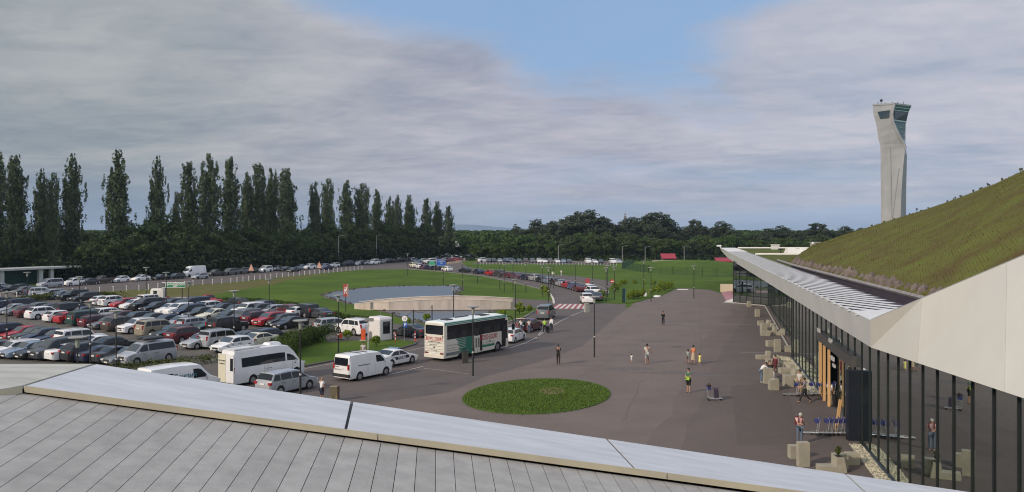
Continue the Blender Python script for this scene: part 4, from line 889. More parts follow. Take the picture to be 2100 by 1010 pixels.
def poplar(seed, H=30., Rr=3.3):
    rn = random.Random(seed); bl = []; mb = MB(); mb.cyl((0, 0, 0), (0, 0, H * .5), .45, .28, 8); mb.cyl((0, 0, H * .5), (.1, 0, H * .94), .28, .05, 6)
    stems = [(0, 0, .97)] + [(math.cos(a) * rn.uniform(.35, .62) * Rr, math.sin(a) * rn.uniform(.35, .62) * Rr, rn.uniform(.70, .985)) for a in [k * 2.4 + rn.uniform(-.3, .3) for k in range(rn.choice((4, 5, 6)))]]
    for sx, sy, sh in stems:
        top = H * sh; z = H * rn.uniform(.10, .18)
        if sx or sy: mb.tube([(0, 0, H * .12), (sx * .8, sy * .8, H * .28), (sx, sy, top * .93)], .09, 5)
        while z < top:
            f = (z / top); env = (.62 + .55 * min(1, f * 3)) * max(.05, 1 - max(0, f - .62) / .42) ** .5
            rr_ = Rr * .42 * env + .12
            lx = sx * min(1, f * 2.4); ly = sy * min(1, f * 2.4)
            for _ in range(2):
                a = rn.uniform(0, 6.28); o = rn.uniform(.2, 1.0) * rr_
                bl.append(((lx + math.cos(a) * o, ly + math.sin(a) * o, z + rn.uniform(-.5, .5)), (rr_ * rn.uniform(.35, .6), rr_ * rn.uniform(.35, .6), rn.uniform(.9, 1.7))))
            for _s in range(rn.choice((0, 1, 1, 2))):   # side spur pointing up and out
                a = rn.uniform(0, 6.28); e = rr_ * rn.uniform(1.1, 2.1)
                bl.append(((lx + math.cos(a) * e, ly + math.sin(a) * e, z + .7), (.30, .30, rn.uniform(.7, 1.3))))
            z += rn.uniform(.75, 1.15)
    for k in range(3): bl.append(((rn.uniform(-.3, .3), rn.uniform(-.3, .3), H - .8 - k * .7), (.45 + k * .1, .45 + k * .1, .8)))
    me = crown(bl, 34, .62, seed); me.materials.append(LP); return me, mb.mesh('trunk', [BK_]), H
def bushy(seed, H=13., Rr=6.0, lm=None):
    rn = random.Random(seed); bl = []; mb = MB(); mb.cyl((0, 0, 0), (0, 0, H * .5), .32, .2, 8)
    for k in range(46):
        a = rn.uniform(0, 6.28); u = rn.uniform(-.9, 1); w = math.sqrt(1 - u * u); q = rn.uniform(.55, .95)
        c = (math.cos(a) * w * Rr * q, math.sin(a) * w * Rr * q, H * .54 + u * H * .40 * q)
        if k % 6 == 0: mb.tube([(0, 0, H * .3), (c[0] * .5, c[1] * .5, (c[2] + H * .3) / 2), c], .08, 5)
        r = rn.uniform(1.1, 2.1); bl.append((c, (r, r, r * rn.uniform(.55, .8))))
    me = crown(bl, 42, .75, seed); me.materials.append(lm or LB); return me, mb.mesh('trunk', [BK_]), H
def gum(seed, H=22., Rr=5.5):
    rn = random.Random(seed); bl = []; mb = MB(); mb.cyl((0, 0, 0), (.3, 0, H * .6), .42, .24, 8)
    for k in range(26):
        a = k * 2.4 + rn.uniform(-.4, .4); f = .26 + .70 * (k / 25.) + rn.uniform(-.05, .03); o = Rr * rn.uniform(.35, .95) * (1 - .62 * max(0, f - .55) / .45); c = Vector((math.cos(a) * o, math.sin(a) * o, H * f))
        if k % 2: mb.tube([(0, 0, H * (f - .3)), (c.x * .4, c.y * .4, H * (f - .12)), tuple(c)], .09, 5)
        for q in range(7):
            r = rn.uniform(.8, 1.6) * (1 - .3 * f); bl.append(((c.x + rn.uniform(-1.2, 1.2), c.y + rn.uniform(-1.2, 1.2), c.z + rn.uniform(-2.2, .5)), (r, r, r * .9)))
    for k in range(48):
        a = rn.uniform(0, 6.28); o = Rr * rn.uniform(.1, .95); r = rn.uniform(1.2, 2.1); bl.append(((math.cos(a) * o, math.sin(a) * o, H * rn.uniform(.08, .78)), (r, r, r * .9)))
    me = crown(bl, 34, .66, seed); me.materials.append(LE); return me, mb.mesh('trunk', [mat('pale_bark', (.22, .19, .16), .9, var=.3, vs=2)]), H
PV = [poplar(s, 30, r) for s, r in ((11, 3.3), (12, 2.9), (13, 3.6), (14, 2.5), (15, 3.1))]
BV = [bushy(s, 13, r) for s, r in ((21, 6.2), (22, 5.6), (23, 6.6), (24, 6))]; GV = [gum(s, 22, r) for s, r in ((31, 5.5), (32, 6.3), (33, 4.8), (34, 5.8))]; MV = [bushy(s, 11, r, LM) for s, r in ((41, 5.2), (42, 5.8), (43, 4.8))]
def tree(var, name, label, cat, x, y, H, wscale=1.0, group=None, rz=None, z=0.0):
    me, tm, H0 = var; k = H / H0
    t = thing(name, label, cat, group, (x, y, z), random.uniform(0, 6.28) if rz is None else rz); t.scale = (k * wscale, k * wscale, k)
    link('crown', me, t); link('trunk', tm, t); return t
def roadD(px):   # distance of the back road far edge at this column
    P = [(-80, 600), (0, 592), (250, 577), (400, 567), (560, 555), (700, 545), (850, 535), (930, 526), (1000, 517)]
    return 20400 / (lerp_prof(P, max(-80, min(1000, px))) - 472)
# px, top y, crown width px
pop = [(-14, 306, 66), (34, 318, 62), (84, 346, 44), (108, 354, 36), (147, 315, 56), (244, 306, 62), (322, 320, 46), (362, 392, 26), (388, 334, 52), (428, 313, 58), (474, 324, 54), (508, 352, 40), (530, 336, 50), (556, 344, 44), (590, 345, 60), (646, 372, 38), (672, 366, 36), (712, 370, 50), (742, 376, 46), (772, 388, 38), (800, 402, 28), (816, 400, 30), (838, 399, 36), (876, 408, 42), (896, 412, 34), (921, 423, 34)]
for i, (px, ty, w) in enumerate(pop):
    D = roadD(px) + 28 + (i % 3) * 3; x = (px - CX) / FPX * D; H = CAMH + (CY - ty) * D / FPX; v = PV[(i * 2 + (i // 3)) % 5]
    natural = v[0].dimensions if False else None
    wid = {0: 7.4, 1: 6.6, 2: 8.0, 3: 5.9, 4: 7.0}[(i * 2 + (i // 3)) % 5] * H / 30
    tree(v, 'poplar_tree', '%s tall columnar poplar from the left behind the back road' % ORD[i], 'tree', x, D, H, max(.5, min(1.2, .86 * w * D / FPX / wid)), 'poplars behind the back road')
ran = random.Random(5); bl = []
px = -70.
while px < 935:
    for layer in (0, 1):
        D = roadD(px) + (16 if px > 185 else 32) + layer * 10 + ran.uniform(-1, 2); ty = {0: 486, 1: 462}[layer] + ran.uniform(-12, 12)
        if layer == 1 and (170 < px < 230 or px < 130): ty += 14
        if layer == 1 and 270 < px < 340: ty = 440
        if px > 860: ty = max(ty, 482 + ran.uniform(0, 10))
        bl.append((px + ran.uniform(-4, 4) + layer * 14, D, max(6, CAMH + (CY - ty) * D / FPX), layer))
    px += 30 * 190 / roadD(px)
bl.sort()
cnt_ = [0, 0]
for i, (px, D, H, layer_) in enumerate(bl):
    fr_ = layer_ == 0; cnt_[layer_] += 1
    tree(BV[i % 4], 'broadleaf_tree', '%s bushy tree from the left in the %s below the poplars' % (ORD[cnt_[layer_] - 1], 'front low line' if fr_ else 'rear taller line'), 'tree', (px - CX) / FPX * D, D, H, ran.uniform(.85, 1.05) * (1.15 if H < 9 else 1), 'bushy trees behind the back road')
# right hand group of tall gum trees and their neighbours
gum_l = [(1060, 466, 26, 430), (1098, 450, 36, 420), (1128, 455, 40, 410), (1150, 446, 46, 405), (1178, 438, 48, 400), (1203, 431, 60, 395), (1232, 444, 56, 395), (1262, 458, 50, 400), (1285, 449, 46, 400), (1305, 446, 44, 405), (1330, 440, 46, 400), (1350, 431, 52, 400), (1370, 452, 44, 405), (1405, 466, 50, 425), (1425, 450, 36, 430), (1448, 462, 44, 430), (1482, 455, 46, 430), (1515, 478, 56, 440), (1545, 480, 50, 450), (1580, 466, 46, 430), (1604, 464, 48, 435), (1640, 474, 44, 450), (1676, 457, 46, 440), (1705, 472, 40, 450), (1735, 465, 56, 445), (1770, 468, 50, 450), (1800, 476, 50, 455)]
for i, (px, ty, w, D) in enumerate(gum_l):
    H = CAMH + (CY - ty) * D / FPX
    tree(GV[i % 4], 'gum_tree', '%s grey green gum tree from the left behind the far row' % ORD[i], 'tree', (px - CX) / FPX * D, D, H, max(.9, min(2.0, 1.45 * w * D / FPX / (11.5 * H / 22))), 'gum trees beyond the lawn')
ml = []
for i in range(44):
    px = 965 + i * 19.5; D = ran.uniform(332, 372); ty = (487 if px < 1080 else 478) + ran.uniform(-6, 16)
    if px > 1420: ty = 482 + ran.uniform(-4, 8); D = ran.uniform(350, 400)
    ml.append((px, D, CAMH + (CY - ty) * D / FPX))
for i, (px, D, H) in enumerate(ml):
    tree(MV[i % 3] if px < 1110 or i % 3 == 0 else BV[i % 4], 'broadleaf_tree', '%s low bushy tree from the left in front of the gums' % ORD[i], 'tree', (px - CX) / FPX * D, D, max(7, H), ran.uniform(1.0, 1.3), 'low trees beyond the lawn')
# single spiky conifer
D = 425; t = thing('conifer_tree', 'small spiky conifer above the low wood left of the gums', 'tree', None, ((1057 - CX) / FPX * D, D, 0)); mb = MB(); mb.cyl((0, 0, 0), (0, 0, 14), .3, .1, 6); obj('trunk', mb, BK_, t)
bl2 = [((math.cos(a) * r, math.sin(a) * r, z), (.8, .8, .35)) for z, r, n in ((10, 2.6, 8), (11.3, 2.1, 7), (12.5, 1.5, 6), (13.5, .9, 5), (14.6, .2, 2)) for a in [6.28 * k / n for k in range(n)]]
me = crown(bl2, 40, .5, 3); me.materials.append(LB); link('crown', me, t)
# distant woods as one mass of leaf clumps
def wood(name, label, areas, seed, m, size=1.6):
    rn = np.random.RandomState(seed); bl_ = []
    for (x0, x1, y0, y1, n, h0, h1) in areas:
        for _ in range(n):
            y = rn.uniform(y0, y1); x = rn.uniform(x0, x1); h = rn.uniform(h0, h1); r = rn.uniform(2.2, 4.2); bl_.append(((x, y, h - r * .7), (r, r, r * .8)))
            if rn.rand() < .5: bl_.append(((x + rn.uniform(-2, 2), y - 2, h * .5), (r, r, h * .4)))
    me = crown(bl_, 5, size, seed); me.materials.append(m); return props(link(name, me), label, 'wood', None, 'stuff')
wood('distant_wood', 'distant green woodland canopy at the horizon', [(-240, 330, 470, 700, 2300, 8.5, 11.5), (-640, 330, 700, 1150, 2600, 9, 11.8), (-420, -60, 300, 470, 1200, 6.5, 10.2), (-60, 60, 400, 470, 260, 7.5, 10.5), (330, 520, 520, 800, 500, 9, 12)], 5, leafmat('wood_leaves', (0.050, 0.088, 0.024), (0.030, 0.056, 0.016)), 1.9)
und = []
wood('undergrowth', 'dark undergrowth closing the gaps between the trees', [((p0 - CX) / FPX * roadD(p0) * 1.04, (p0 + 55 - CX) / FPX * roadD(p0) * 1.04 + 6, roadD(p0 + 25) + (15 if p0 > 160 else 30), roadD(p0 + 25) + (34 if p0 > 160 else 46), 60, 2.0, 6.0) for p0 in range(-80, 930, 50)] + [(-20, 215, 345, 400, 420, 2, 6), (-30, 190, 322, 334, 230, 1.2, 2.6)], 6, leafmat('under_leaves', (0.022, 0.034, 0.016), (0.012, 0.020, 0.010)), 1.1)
# round shrubs
SH = leafmat('shrub_leaves', (0.19, 0.25, 0.03), (0.09, 0.14, 0.02), .3)
def shrub_me(seed):
    rn = random.Random(seed); bl_ = [((0, 0, .62), (.5, .5, .55))]
    for k in range(14):
        a = rn.uniform(0, 6.28); u = rn.uniform(-.5, 1); w = math.sqrt(max(0, 1 - u * u)); bl_.append(((math.cos(a) * w * .45, math.sin(a) * w * .45, .62 + u * .45), (.22, .22, .22)))
    me = crown(bl_, 330, .13, seed); me.materials.append(SH); mb = MB().cyl((0, 0, 0), (0, 0, .5), .05, .04, 6); return me, mb.mesh('stem', [BK_])
SV = [shrub_me(s) for s in (51, 52, 53)]
SHR = [(713, 699, 1.0, 'round yellow green shrub beside the orange barrier'), (772, 713, 1.0, 'round green shrub in front of the booth'), (1262, 599, 1.5, 0), (1233, 614, 1.3, 0), (1276, 586.5, 1.1, 0), (1270, 588.5, .8, 0), (1281, 585, 1.1, 0), (1302, 584, .9, 0), (1322, 585, .8, 0), (1340, 588, 1.1, 0), (1356, 588, 1.1, 0), (1368, 588, 1.0, 0), (1290, 615, 1.25, 0), (1299, 614, 1.3, 0), (1308, 613, 1.3, 0), (1317, 611, 1.3, 0), (1337, 604, 1.1, 0), (1349, 602, 1.3, 0), (1356, 599, 1.35, 0), (1363, 597, 1.35, 0), (1370, 594, 1.3, 0), (1376, 592, 1.2, 0),
       (1115, 600, 1.25, 1), (1121, 604.5, 1.3, 1), (1125, 609, .8, 1), (1065, 645, 1.5, 2), (1030, 655, 1.1, 2), (1085, 641, .9, 2), (875, 662, 1.0, 2), (835, 668, .9, 2), (1232, 590.5, .0, 0)]
n0 = [0, 0, 0]; tot = ['round shrub from the left on the plaza lawn island', 'round shrub from the left at the pond lawn tip', 'loose shrub from the left on the pond bank']
for px, py, s_, lab in SHR:
    if s_ == 0: continue
    if isinstance(lab, int): n0[lab] += 1; lab_ = '%s %s' % (ORD[n0[lab] - 1], tot[lab]); g_ = ['shrubs on the plaza lawn island', 'shrubs at the pond lawn tip', 'shrubs on the pond bank'][lab]
    else: lab_ = lab; g_ = None
    c = G(px, py); t = thing('shrub', lab_, 'shrub', g_, (c.x, c.y, .06), random.uniform(0, 6)); t.scale = (s_ * .88, s_ * .88, s_ * .95); v = SV[random.randrange(3)]; link('foliage', v[0], t); link('stem', v[1], t)
# hedge and weeds
def hedge(name, label, pts, w, h, seed, m, size=.15, per=190, kind=None):
    rn = random.Random(seed); bl_ = []; P = [G(*p) for p in pts]
    for a, b in zip(P, P[1:]):
        n = max(4, int((b - a).length / .10))
        for k in range(n):
            c = a.lerp(b, rn.random()); bl_.append(((c.x + rn.uniform(-w, w) * .5, c.y + rn.uniform(-w, w) * .5, h * rn.uniform(.35, .8)), (w * .32, w * .32, h * rn.uniform(.25, .42))))
    me = crown(bl_, per, size, seed); me.materials.append(m); o = link('foliage' if not kind else name, me)
    if kind: return props(o, label, 'weeds', None, kind)
    t = thing(name, label, 'hedge', None, (0, 0, 0)); o.parent = t; mb = MB()
    for k in range(8): c = P[0].lerp(P[-1], (k + .5) / 8); mb.cyl((c.x, c.y, 0), (c.x, c.y, h * .6), .05, .04, 5)
    obj('stems', mb, BK_, t)
hedge('hedge', 'dense dark green hedge along the lawn behind the white minibus', [(666, 698), (642, 704), (615, 713), (592, 725), (575, 738)], 2.1, 1.8, 3, leafmat('hedge_leaves', (0.055, 0.085, 0.020), (0.022, 0.040, 0.010)))
WE = leafmat('weed_leaves', (0.085, 0.100, 0.030), (0.045, 0.060, 0.018))
hedge('weeds', 'rough weeds between the car park and the white vans', [(240, 765), (330, 757), (380, 750), (438, 745)], 2.2, .75, 4, WE, .16, 60, 'stuff')
hedge('weeds', 'rough weeds along the lawn edge behind the car park', [(40, 622), (120, 612), (200, 612), (245, 613)], 2.4, 1.1, 5, WE, .3, 50, 'stuff')
hedge('weeds', 'low weeds along the car park edge by the pond', [(450, 620), (520, 622), (590, 630), (640, 640), (690, 655), (740, 664)], 2.0, .8, 6, leafmat('weed_leaves_dark', (0.050, 0.078, 0.020), (0.026, 0.046, 0.012)), .22, 60, 'stuff')
mb = blades(16000, lambda rn: (lambda a, r: Vector(G(1100 + 148 * r * math.cos(a) + 22 * r * math.sin(a), 814.5 - 35.5 * r * math.sin(a))) + Vector((0, 0, .07)))(rn.uniform(0, 6.28), math.sqrt(rn.uniform(0, 1))), .04, .11, 8)
struct('grass_blades', 'mown grass of the oval island', 'grass', mb, mat('oval_blades', (0.088, 0.140, 0.028), .9, island=.4, spec=.05), kind='stuff')
rs = random.Random(3)
mb = MB()
for k in range(150):
    i = rs.randrange(len(pond)); p = pond[i]; q = pond[(i + 1) % len(pond)]; f = rs.random(); x = p[0] + (q[0] - p[0]) * f; y = p[1] + (q[1] - p[1]) * f; r = rs.uniform(.12, .4)
    mb.box((x + rs.uniform(-.6, .6), y + rs.uniform(-.6, .6), .06), (r * 1.6, r * 1.6, r), rs.uniform(0, 3), 0, .6)
struct('shore_stones', 'dark stones scattered along the pond shore', 'stones', mb, mat('shore_stone', (.07, .065, .05), .9, island=.5), kind='stuff')
# ------------------------------------------------------------------ vehicles
GL = mat('car_glass', (0.010, 0.013, 0.018), .05, spec=.55, var=.2)
GL2 = mat('car_glass_screen', (0.040, 0.052, 0.060), .06, spec=.8, var=.2)
TYR = mat('tyre', (0.015, 0.015, 0.016), .85, var=.2); RIM = mat('alloy_rim', (.42, .42, .44), .35, .7, var=.1)
HL = mat('headlight_lens', (.62, .64, .66), .15, spec=.9, var=.1); TL = mat('taillight_lens', (.36, .018, .02), .25, spec=.8, var=.1)
PLT = mat('number_plate', (.66, .66, .64), .5, var=.05)
PC = dict(white=(.70, .71, .72), cream=(.62, .60, .48), silver=(.36, .38, .41), grey=(.13, .14, .15), dgrey=(.050, .055, .062), black=(.012, .013, .016), navy=(.014, .020, .048),
          blue=(.06, .10, .20), sblue=(.20, .26, .34), red=(.34, .016, .022), maroon=(.085, .014, .020), green=(.014, .045, .040), dgreen=(.022, .030, .024), gold=(.33, .29, .22), brown=(.075, .060, .050), tan=(.34, .31, .24), purple=(.10, .05, .08))
PN = dict(white='white', cream='cream', silver='silver', grey='grey', dgrey='dark grey', black='black', navy='navy', blue='blue', sblue='pale blue', red='red', maroon='maroon', green='teal green', dgreen='dark green', gold='gold', brown='brown', tan='beige', purple='purple')
def paint(c):
    return mat('paint_' + c, PC[c], .30, .25 if c in ('silver', 'grey', 'gold', 'sblue', 'dgrey', 'brown') else 0, coat=.45, var=.06, vs=1.0)
# kind: L, W, wheel radius, front axle, rear axle (from front, metres), top profile, belt (front, rear), windscreen t, rear window t
K = {
 'saloon': (4.75, 1.82, .33, .92, 3.68, [(0, .50), (.012, .64), (.04, .73), (.15, .84), (.27, .93), (.42, 1.37), (.50, 1.44), (.60, 1.45), (.69, 1.40), (.84, 1.10), (.90, 1.08), (.975, 1.04), (1, .85)], (.90, .98), (.275, .425), (.69, .835)),
 'hatchback': (4.2, 1.78, .32, .85, 3.45, [(0, .50), (.012, .66), (.05, .78), (.24, .96), (.40, 1.42), (.50, 1.49), (.65, 1.49), (.84, 1.43), (.95, 1.05), (.985, .98), (1, .8)], (.92, 1.02), (.245, .405), (.845, .945)),
 'crossover': (4.65, 1.88, .37, .92, 3.62, [(0, .55), (.010, .80), (.04, .96), (.24, 1.10), (.37, 1.58), (.46, 1.68), (.60, 1.70), (.85, 1.64), (.955, 1.20), (.985, 1.08), (1, .85)], (1.03, 1.12), (.245, .38), (.855, .95)),
 'off-roader': (4.85, 1.92, .40, .90, 3.72, [(0, .60), (.008, .92), (.03, 1.08), (.25, 1.18), (.35, 1.72), (.42, 1.84), (.60, 1.87), (.92, 1.83), (.965, 1.30), (.99, 1.15), (1, .9)], (1.12, 1.16), (.255, .36), (.925, .96)),
 'estate': (4.75, 1.80, .33, .92, 3.65, [(0, .50), (.012, .66), (.04, .76), (.25, .94), (.40, 1.40), (.50, 1.47), (.70, 1.48), (.90, 1.42), (.97, 1.02), (1, .8)], (.92, 1.0), (.255, .405), (.905, .962)),
 'people carrier': (4.65, 1.80, .33, .90, 3.70, [(0, .52), (.012, .72), (.04, .84), (.18, .98), (.36, 1.55), (.46, 1.66), (.65, 1.68), (.90, 1.62), (.975, 1.08), (1, .85)], (.98, 1.04), (.185, .365), (.905, .968)),
 'minivan': (5.05, 1.92, .34, .95, 4.10, [(0, .55), (.008, .85), (.03, .98), (.16, 1.16), (.30, 1.78), (.37, 1.90), (.60, 1.94), (.94, 1.90), (.985, 1.25), (1, .9)], (1.08, 1.12), (.165, .305), (.945, .98)),
 'pickup': (5.1, 1.85, .38, .95, 4.0, [(0, .6), (.01, .9), (.03, 1.05), (.24, 1.14), (.34, 1.66), (.40, 1.76), (.53, 1.76), (.59, 1.22), (.60, 1.16), (.97, 1.16), (.99, 1.1), (1, .85)], (1.08, 1.12), (.245, .345), (.535, .585)),
 'van': (4.95, 2.00, .34, .88, 3.82, [(0, .55), (.008, .90), (.03, 1.08), (.14, 1.28), (.28, 1.96), (.33, 2.06), (.60, 2.12), (.965, 2.10), (.985, 1.9), (.995, 1.2), (1, .6)], (1.22, 1.22), (.145, .285), (.967, .985)),
 'minibus': (7.0, 2.02, .36, .98, 5.25, [(0, .55), (.006, .95), (.02, 1.15), (.085, 1.35), (.175, 2.20), (.24, 2.60), (.34, 2.74), (.60, 2.76), (.97, 2.72), (.985, 2.4), (.996, 1.2), (1, .6)], (1.30, 1.30), (.09, .180), (.972, .984)),
}
def section(k, t):
    L, Wd, rw, xf, xr, P, (b0, b1), ws, rwn = K[k]
    zt = lerp_prof(P, t)
    w = Wd / 2 * (1 - .20 * max(0, (.07 - t) / .07) ** 2 - .16 * max(0, (t - .94) / .06) ** 2)
    belt = b0 + (b1 - b0) * t; zb_ = min(zt - .04, belt)
    zlow = .24 if t > .01 and t < .99 else .30
    for xa in (xf, xr):
        dx_ = abs(t * L - xa); ra = rw + .055
        if dx_ < ra: zlow = max(zlow, rw + math.sqrt(ra * ra - dx_ * dx_))
    rise = zt - zb_; tum = .26 if k not in ('van', 'minibus', 'off-roader') else .12
    wr = w * .97 - tum * max(0, rise - .04) - .02
    zmid = max(.46 + .1 * (k in ('off-roader', 'crossover')), zlow + .03); zmid = min(zmid, zb_ - .03) if zmid > zb_ - .03 and zlow < zb_ - .08 else zmid
    return [(w * .95, zlow), (w, zmid), (w * .985, zb_), (wr, zt - .045), (wr - .10, zt), (0, zt + .018)]
def surf(k, t, v):
    s = section(k, t); v = max(0, min(4.9999, v)); i = int(v); f = v - i
    return s[i][0] + (s[i + 1][0] - s[i][0]) * f, s[i][1] + (s[i + 1][1] - s[i][1]) * f
def patch(k, outline_lo, outline_hi, v0, v1, side, off=.008, nx=8, nv=2):
    """patch between v0..v1; t range given at low and high edges"""
    L = K[k][0]; mb = MB(); vs = []
    for j in range(nv + 1):
        f = j / nv; ta = outline_lo[0] + (outline_hi[0] - outline_lo[0]) * f; tb = outline_lo[1] + (outline_hi[1] - outline_lo[1]) * f
        for i in range(nx + 1):
            t = ta + (tb - ta) * i / nx; y, z = surf(k, t, v0 + (v1 - v0) * f); vs.append((L / 2 - t * L, side * (y + off), z + off * .4))
    fs = []
    for j in range(nv):
        for i in range(nx):
            a = j * (nx + 1) + i; q = (a, a + 1, a + nx + 2, a + nx + 1); fs.append(q[::-1] if side > 0 else q)
    return mb.add(vs, fs)
def screen(k, t0, t1, sgn, nt_=4):
    L = K[k][0]; vs = []; n = 8
    for j in range(nt_ + 1):
        t = t0 + (t1 - t0) * j / nt_; s = section(k, t)
        pts = [(-s[3][0] * .94, s[3][1] + .02), (-s[4][0] * .95, s[4][1]), (0, s[5][1]), (s[4][0] * .95, s[4][1]), (s[3][0] * .94, s[3][1] + .02)]
        for y, z in pts: vs.append((L / 2 - t * L + sgn * .014, y, z + .012))
    fs = [(j * 5 + i, j * 5 + i + 1, (j + 1) * 5 + i + 1, (j + 1) * 5 + i) for j in range(nt_) for i in range(4)]
    return MB().add(vs, fs if sgn < 0 else [f[::-1] for f in fs])
_tpl = {}
def car_parts(k, lod):
    key = (k, lod)
    if key in _tpl: return _tpl[key]
    L, Wd, rw, xf, xr, P, belt, ws, rwn = K[k]; parts = []
    ts = {0, 1}
    for t, _z in P: ts.add(t)
    N = 30 if lod == 0 else 18
    for i in range(N + 1): ts.add(i / N)
    for xa in (xf, xr):
        ra = rw + .055
        for a in ((-1, -.92, -.75, -.5, -.25, 0, .25, .5, .75, .92, 1) if lod < 2 else (-1, -.7, 0, .7, 1)): ts.add((xa + a * ra * .999) / L)
        ts.add((xa - ra - .004) / L); ts.add((xa + ra + .004) / L)
    ts = sorted(ts); mb = MB(); nS = len(ts); vs = []
    for t in ts:
        s = section(k, t); x = L / 2 - t * L
        ring = [(x, y, z) for y, z in s] + [(x, -y, z) for y, z in s[-2::-1]]
        vs += ring
    m = 11; fs = [(i * m + j, i * m + j + 1, (i + 1) * m + j + 1, (i + 1) * m + j) for i in range(nS - 1) for j in range(m - 1)]
    mb.add(vs, fs + [tuple(range(m))[::-1], tuple(range((nS - 1) * m, nS * m))], 0)
    # dark sills/underbody and lower bumpers
    mb.box((0, 0, .40), (L * .90, Wd - .62, .34), 0, 1); mb.box((0, 0, .30), (xr - xf - 2 * rw - .2, Wd * .93, .16), 0, 1) if abs((xf + xr) / 2 - L / 2) < 0 else mb.box((L / 2 - (xf + xr) / 2, 0, .29), (xr - xf - 2 * rw - .16, Wd * .94, .14), 0, 1)
    parts.append(('body', mb.mesh('body', [WHITE, DARK], True), 'PAINT', None))
    w0, w1 = ws
    parts.append(('windscreen', screen(k, w0 + .012, w1 - .004, 1).mesh('windscreen', [GL2]), None, None))
    if k == 'van': parts.append(('rear_window', MB().add([(-L / 2 - .008 + .05 * 0, -.78, 1.28), (-L / 2 - .008, .78, 1.28), (-L / 2 + .065, .74, 1.88), (-L / 2 + .065, -.74, 1.88)], [(3, 2, 1, 0)]).mesh('rear_window', [GL]), None, None))
    elif k == 'minibus': pass
    else: parts.append(('rear_window', screen(k, rwn[0] + .004, rwn[1] - .004, -1).mesh('rear_window', [GL]), None, None))
    if k == 'saloon': spans = [(w0 + .03, w1 + .015, .545, .545), (.56, .56, .80, .695)]
    elif k == 'pickup': spans = [(w0 + .03, w1 + .01, .44, .44), (.45, .45, .57, .53)]
    elif k == 'van': spans = [(w0 + .035, w1 + .005, .40, .40)]
    elif k == 'minibus': spans = [(w0 + .022, w1 + .004, .275, .275)]
    elif k == 'minivan': spans = [(w0 + .03, w1 + .012, .41, .41), (.43, .43, .955, .925)]
    elif k == 'hatchback': spans = [(w0 + .03, w1 + .015, .56, .56), (.575, .575, .86, .80)]
    else: spans = [(w0 + .03, w1 + .015, .545, .545), (.56, .56, .775, .775), (.79, .79, .935, .885)]
    v0 = 2.12; v1 = 2.86
    if k == 'minibus': v0, v1 = 2.10, 2.52
    if k == 'van': v0, v1 = 2.06, 2.72
    if lod < 2:
        for sd in (1, -1):
            for a0, a1, b1_, b0_ in [(s[0], s[1], s[2], s[3]) for s in spans]:
                parts.append(('side_window', patch(k, (a0, b1_), (a1, b0_), v0, v1, sd, nx=5, nv=1).mesh('side_window', [GL]), None, None))
            if k == 'minibus':
                parts.append(('side_window', patch(k, (.30, .895), (.30, .895), 2.10, 2.60, sd, .010, 8, 1).mesh('side_window', [GL]), None, 'long dark passenger window'))
    else:
        for sd in (1, -1): parts.append(('side_window', patch(k, (spans[0][0], spans[-1][2]), (spans[0][1], spans[-1][3]), v0, v1, sd, nx=4, nv=1).mesh('side_window', [GL]), None, None))
    n = 18 if lod == 0 else 12
    for xa in (xf, xr):
        for sd in (1, -1):
            c = Vector((L / 2 - xa, sd * (Wd / 2 - .13), rw)); mw = MB().cyl((0, -.11, 0), (0, .11, 0), rw, rw, n)
            sub = []
            if lod < 2:
                rm = MB(); yo = .115 * sd; rm.cyl((0, yo - .01 * sd, 0), (0, yo, 0), rw * .62, rw * .60, 12)
                if lod == 0:
                    for q in range(5):
                        a = q * 1.2566; rm.box((math.cos(a) * rw * .3, yo + .006 * sd, math.sin(a) * rw * .3), (rw * .5, .02, .05), 0, 0, 1, -a)
                sub.append(('rim', rm.mesh('rim', [RIM])))
            parts.append(('wheel', mw.mesh('wheel', [TYR], True), None, None, tuple(c), sub))
    hz = lerp_prof(P, .02) - .09; tz = K[k][6][1] - (.10 if k != 'saloon' else .12)
    if lod < 2:
        for sd in (1, -1):
            wf = Wd / 2 * .80; parts.append(('headlight', MB().box((L / 2 - .10, sd * (wf - .10), hz), (.22, .34, .14), sd * -.35).mesh('headlight', [HL]), None, None))
            tall = k in ('van', 'minibus', 'minivan', 'off-roader', 'estate')
            parts.append(('taillight', MB().box((-L / 2 + .085, sd * (Wd / 2 * .86 - .045), tz + (.06 if tall else 0)), (.20, .15 if tall else .26, .42 if tall else .17), sd * .1).mesh('taillight', [TL]), None, None))
    if lod == 0:
        parts.append(('grille', MB().box((L / 2 - .005, 0, hz - .06), (.05, .82, .15)).box((L / 2 - .0, 0, hz - .26), (.05, 1.0, .10)).mesh('grille', [DARK]), None, None))
        parts.append(('number_plate', MB().box((L / 2 + .02, 0, hz - .20), (.03, .50, .11)).mesh('number_plate', [PLT]), None, None))
        parts.append(('number_plate', MB().box((-L / 2 - .012, 0, tz - .06), (.03, .50, .12)).mesh('number_plate', [PLT]), None, None))
        for sd in (1, -1):
            y, z = surf(k, w0 + .05, 2.0); parts.append(('door_mirror', MB().box((L / 2 - (w0 + .07) * L, sd * (y + .09), z + .07), (.10, .20, .13)).mesh('door_mirror', [WHITE], False), 'PAINT2', None))
        if k in ('off-roader', 'estate', 'crossover'):
            for sd in (1, -1):
                mbt = MB(); mbt.tube([(L / 2 - t * L, sd * (section(k, t)[4][0] - .02), section(k, t)[4][1] + .05) for t in (.42, .5, .65, .84)], .018, 4)
                parts.append(('roof_rail', mbt.mesh('roof_rail', [STEEL]), None, None))
        mbd = MB()
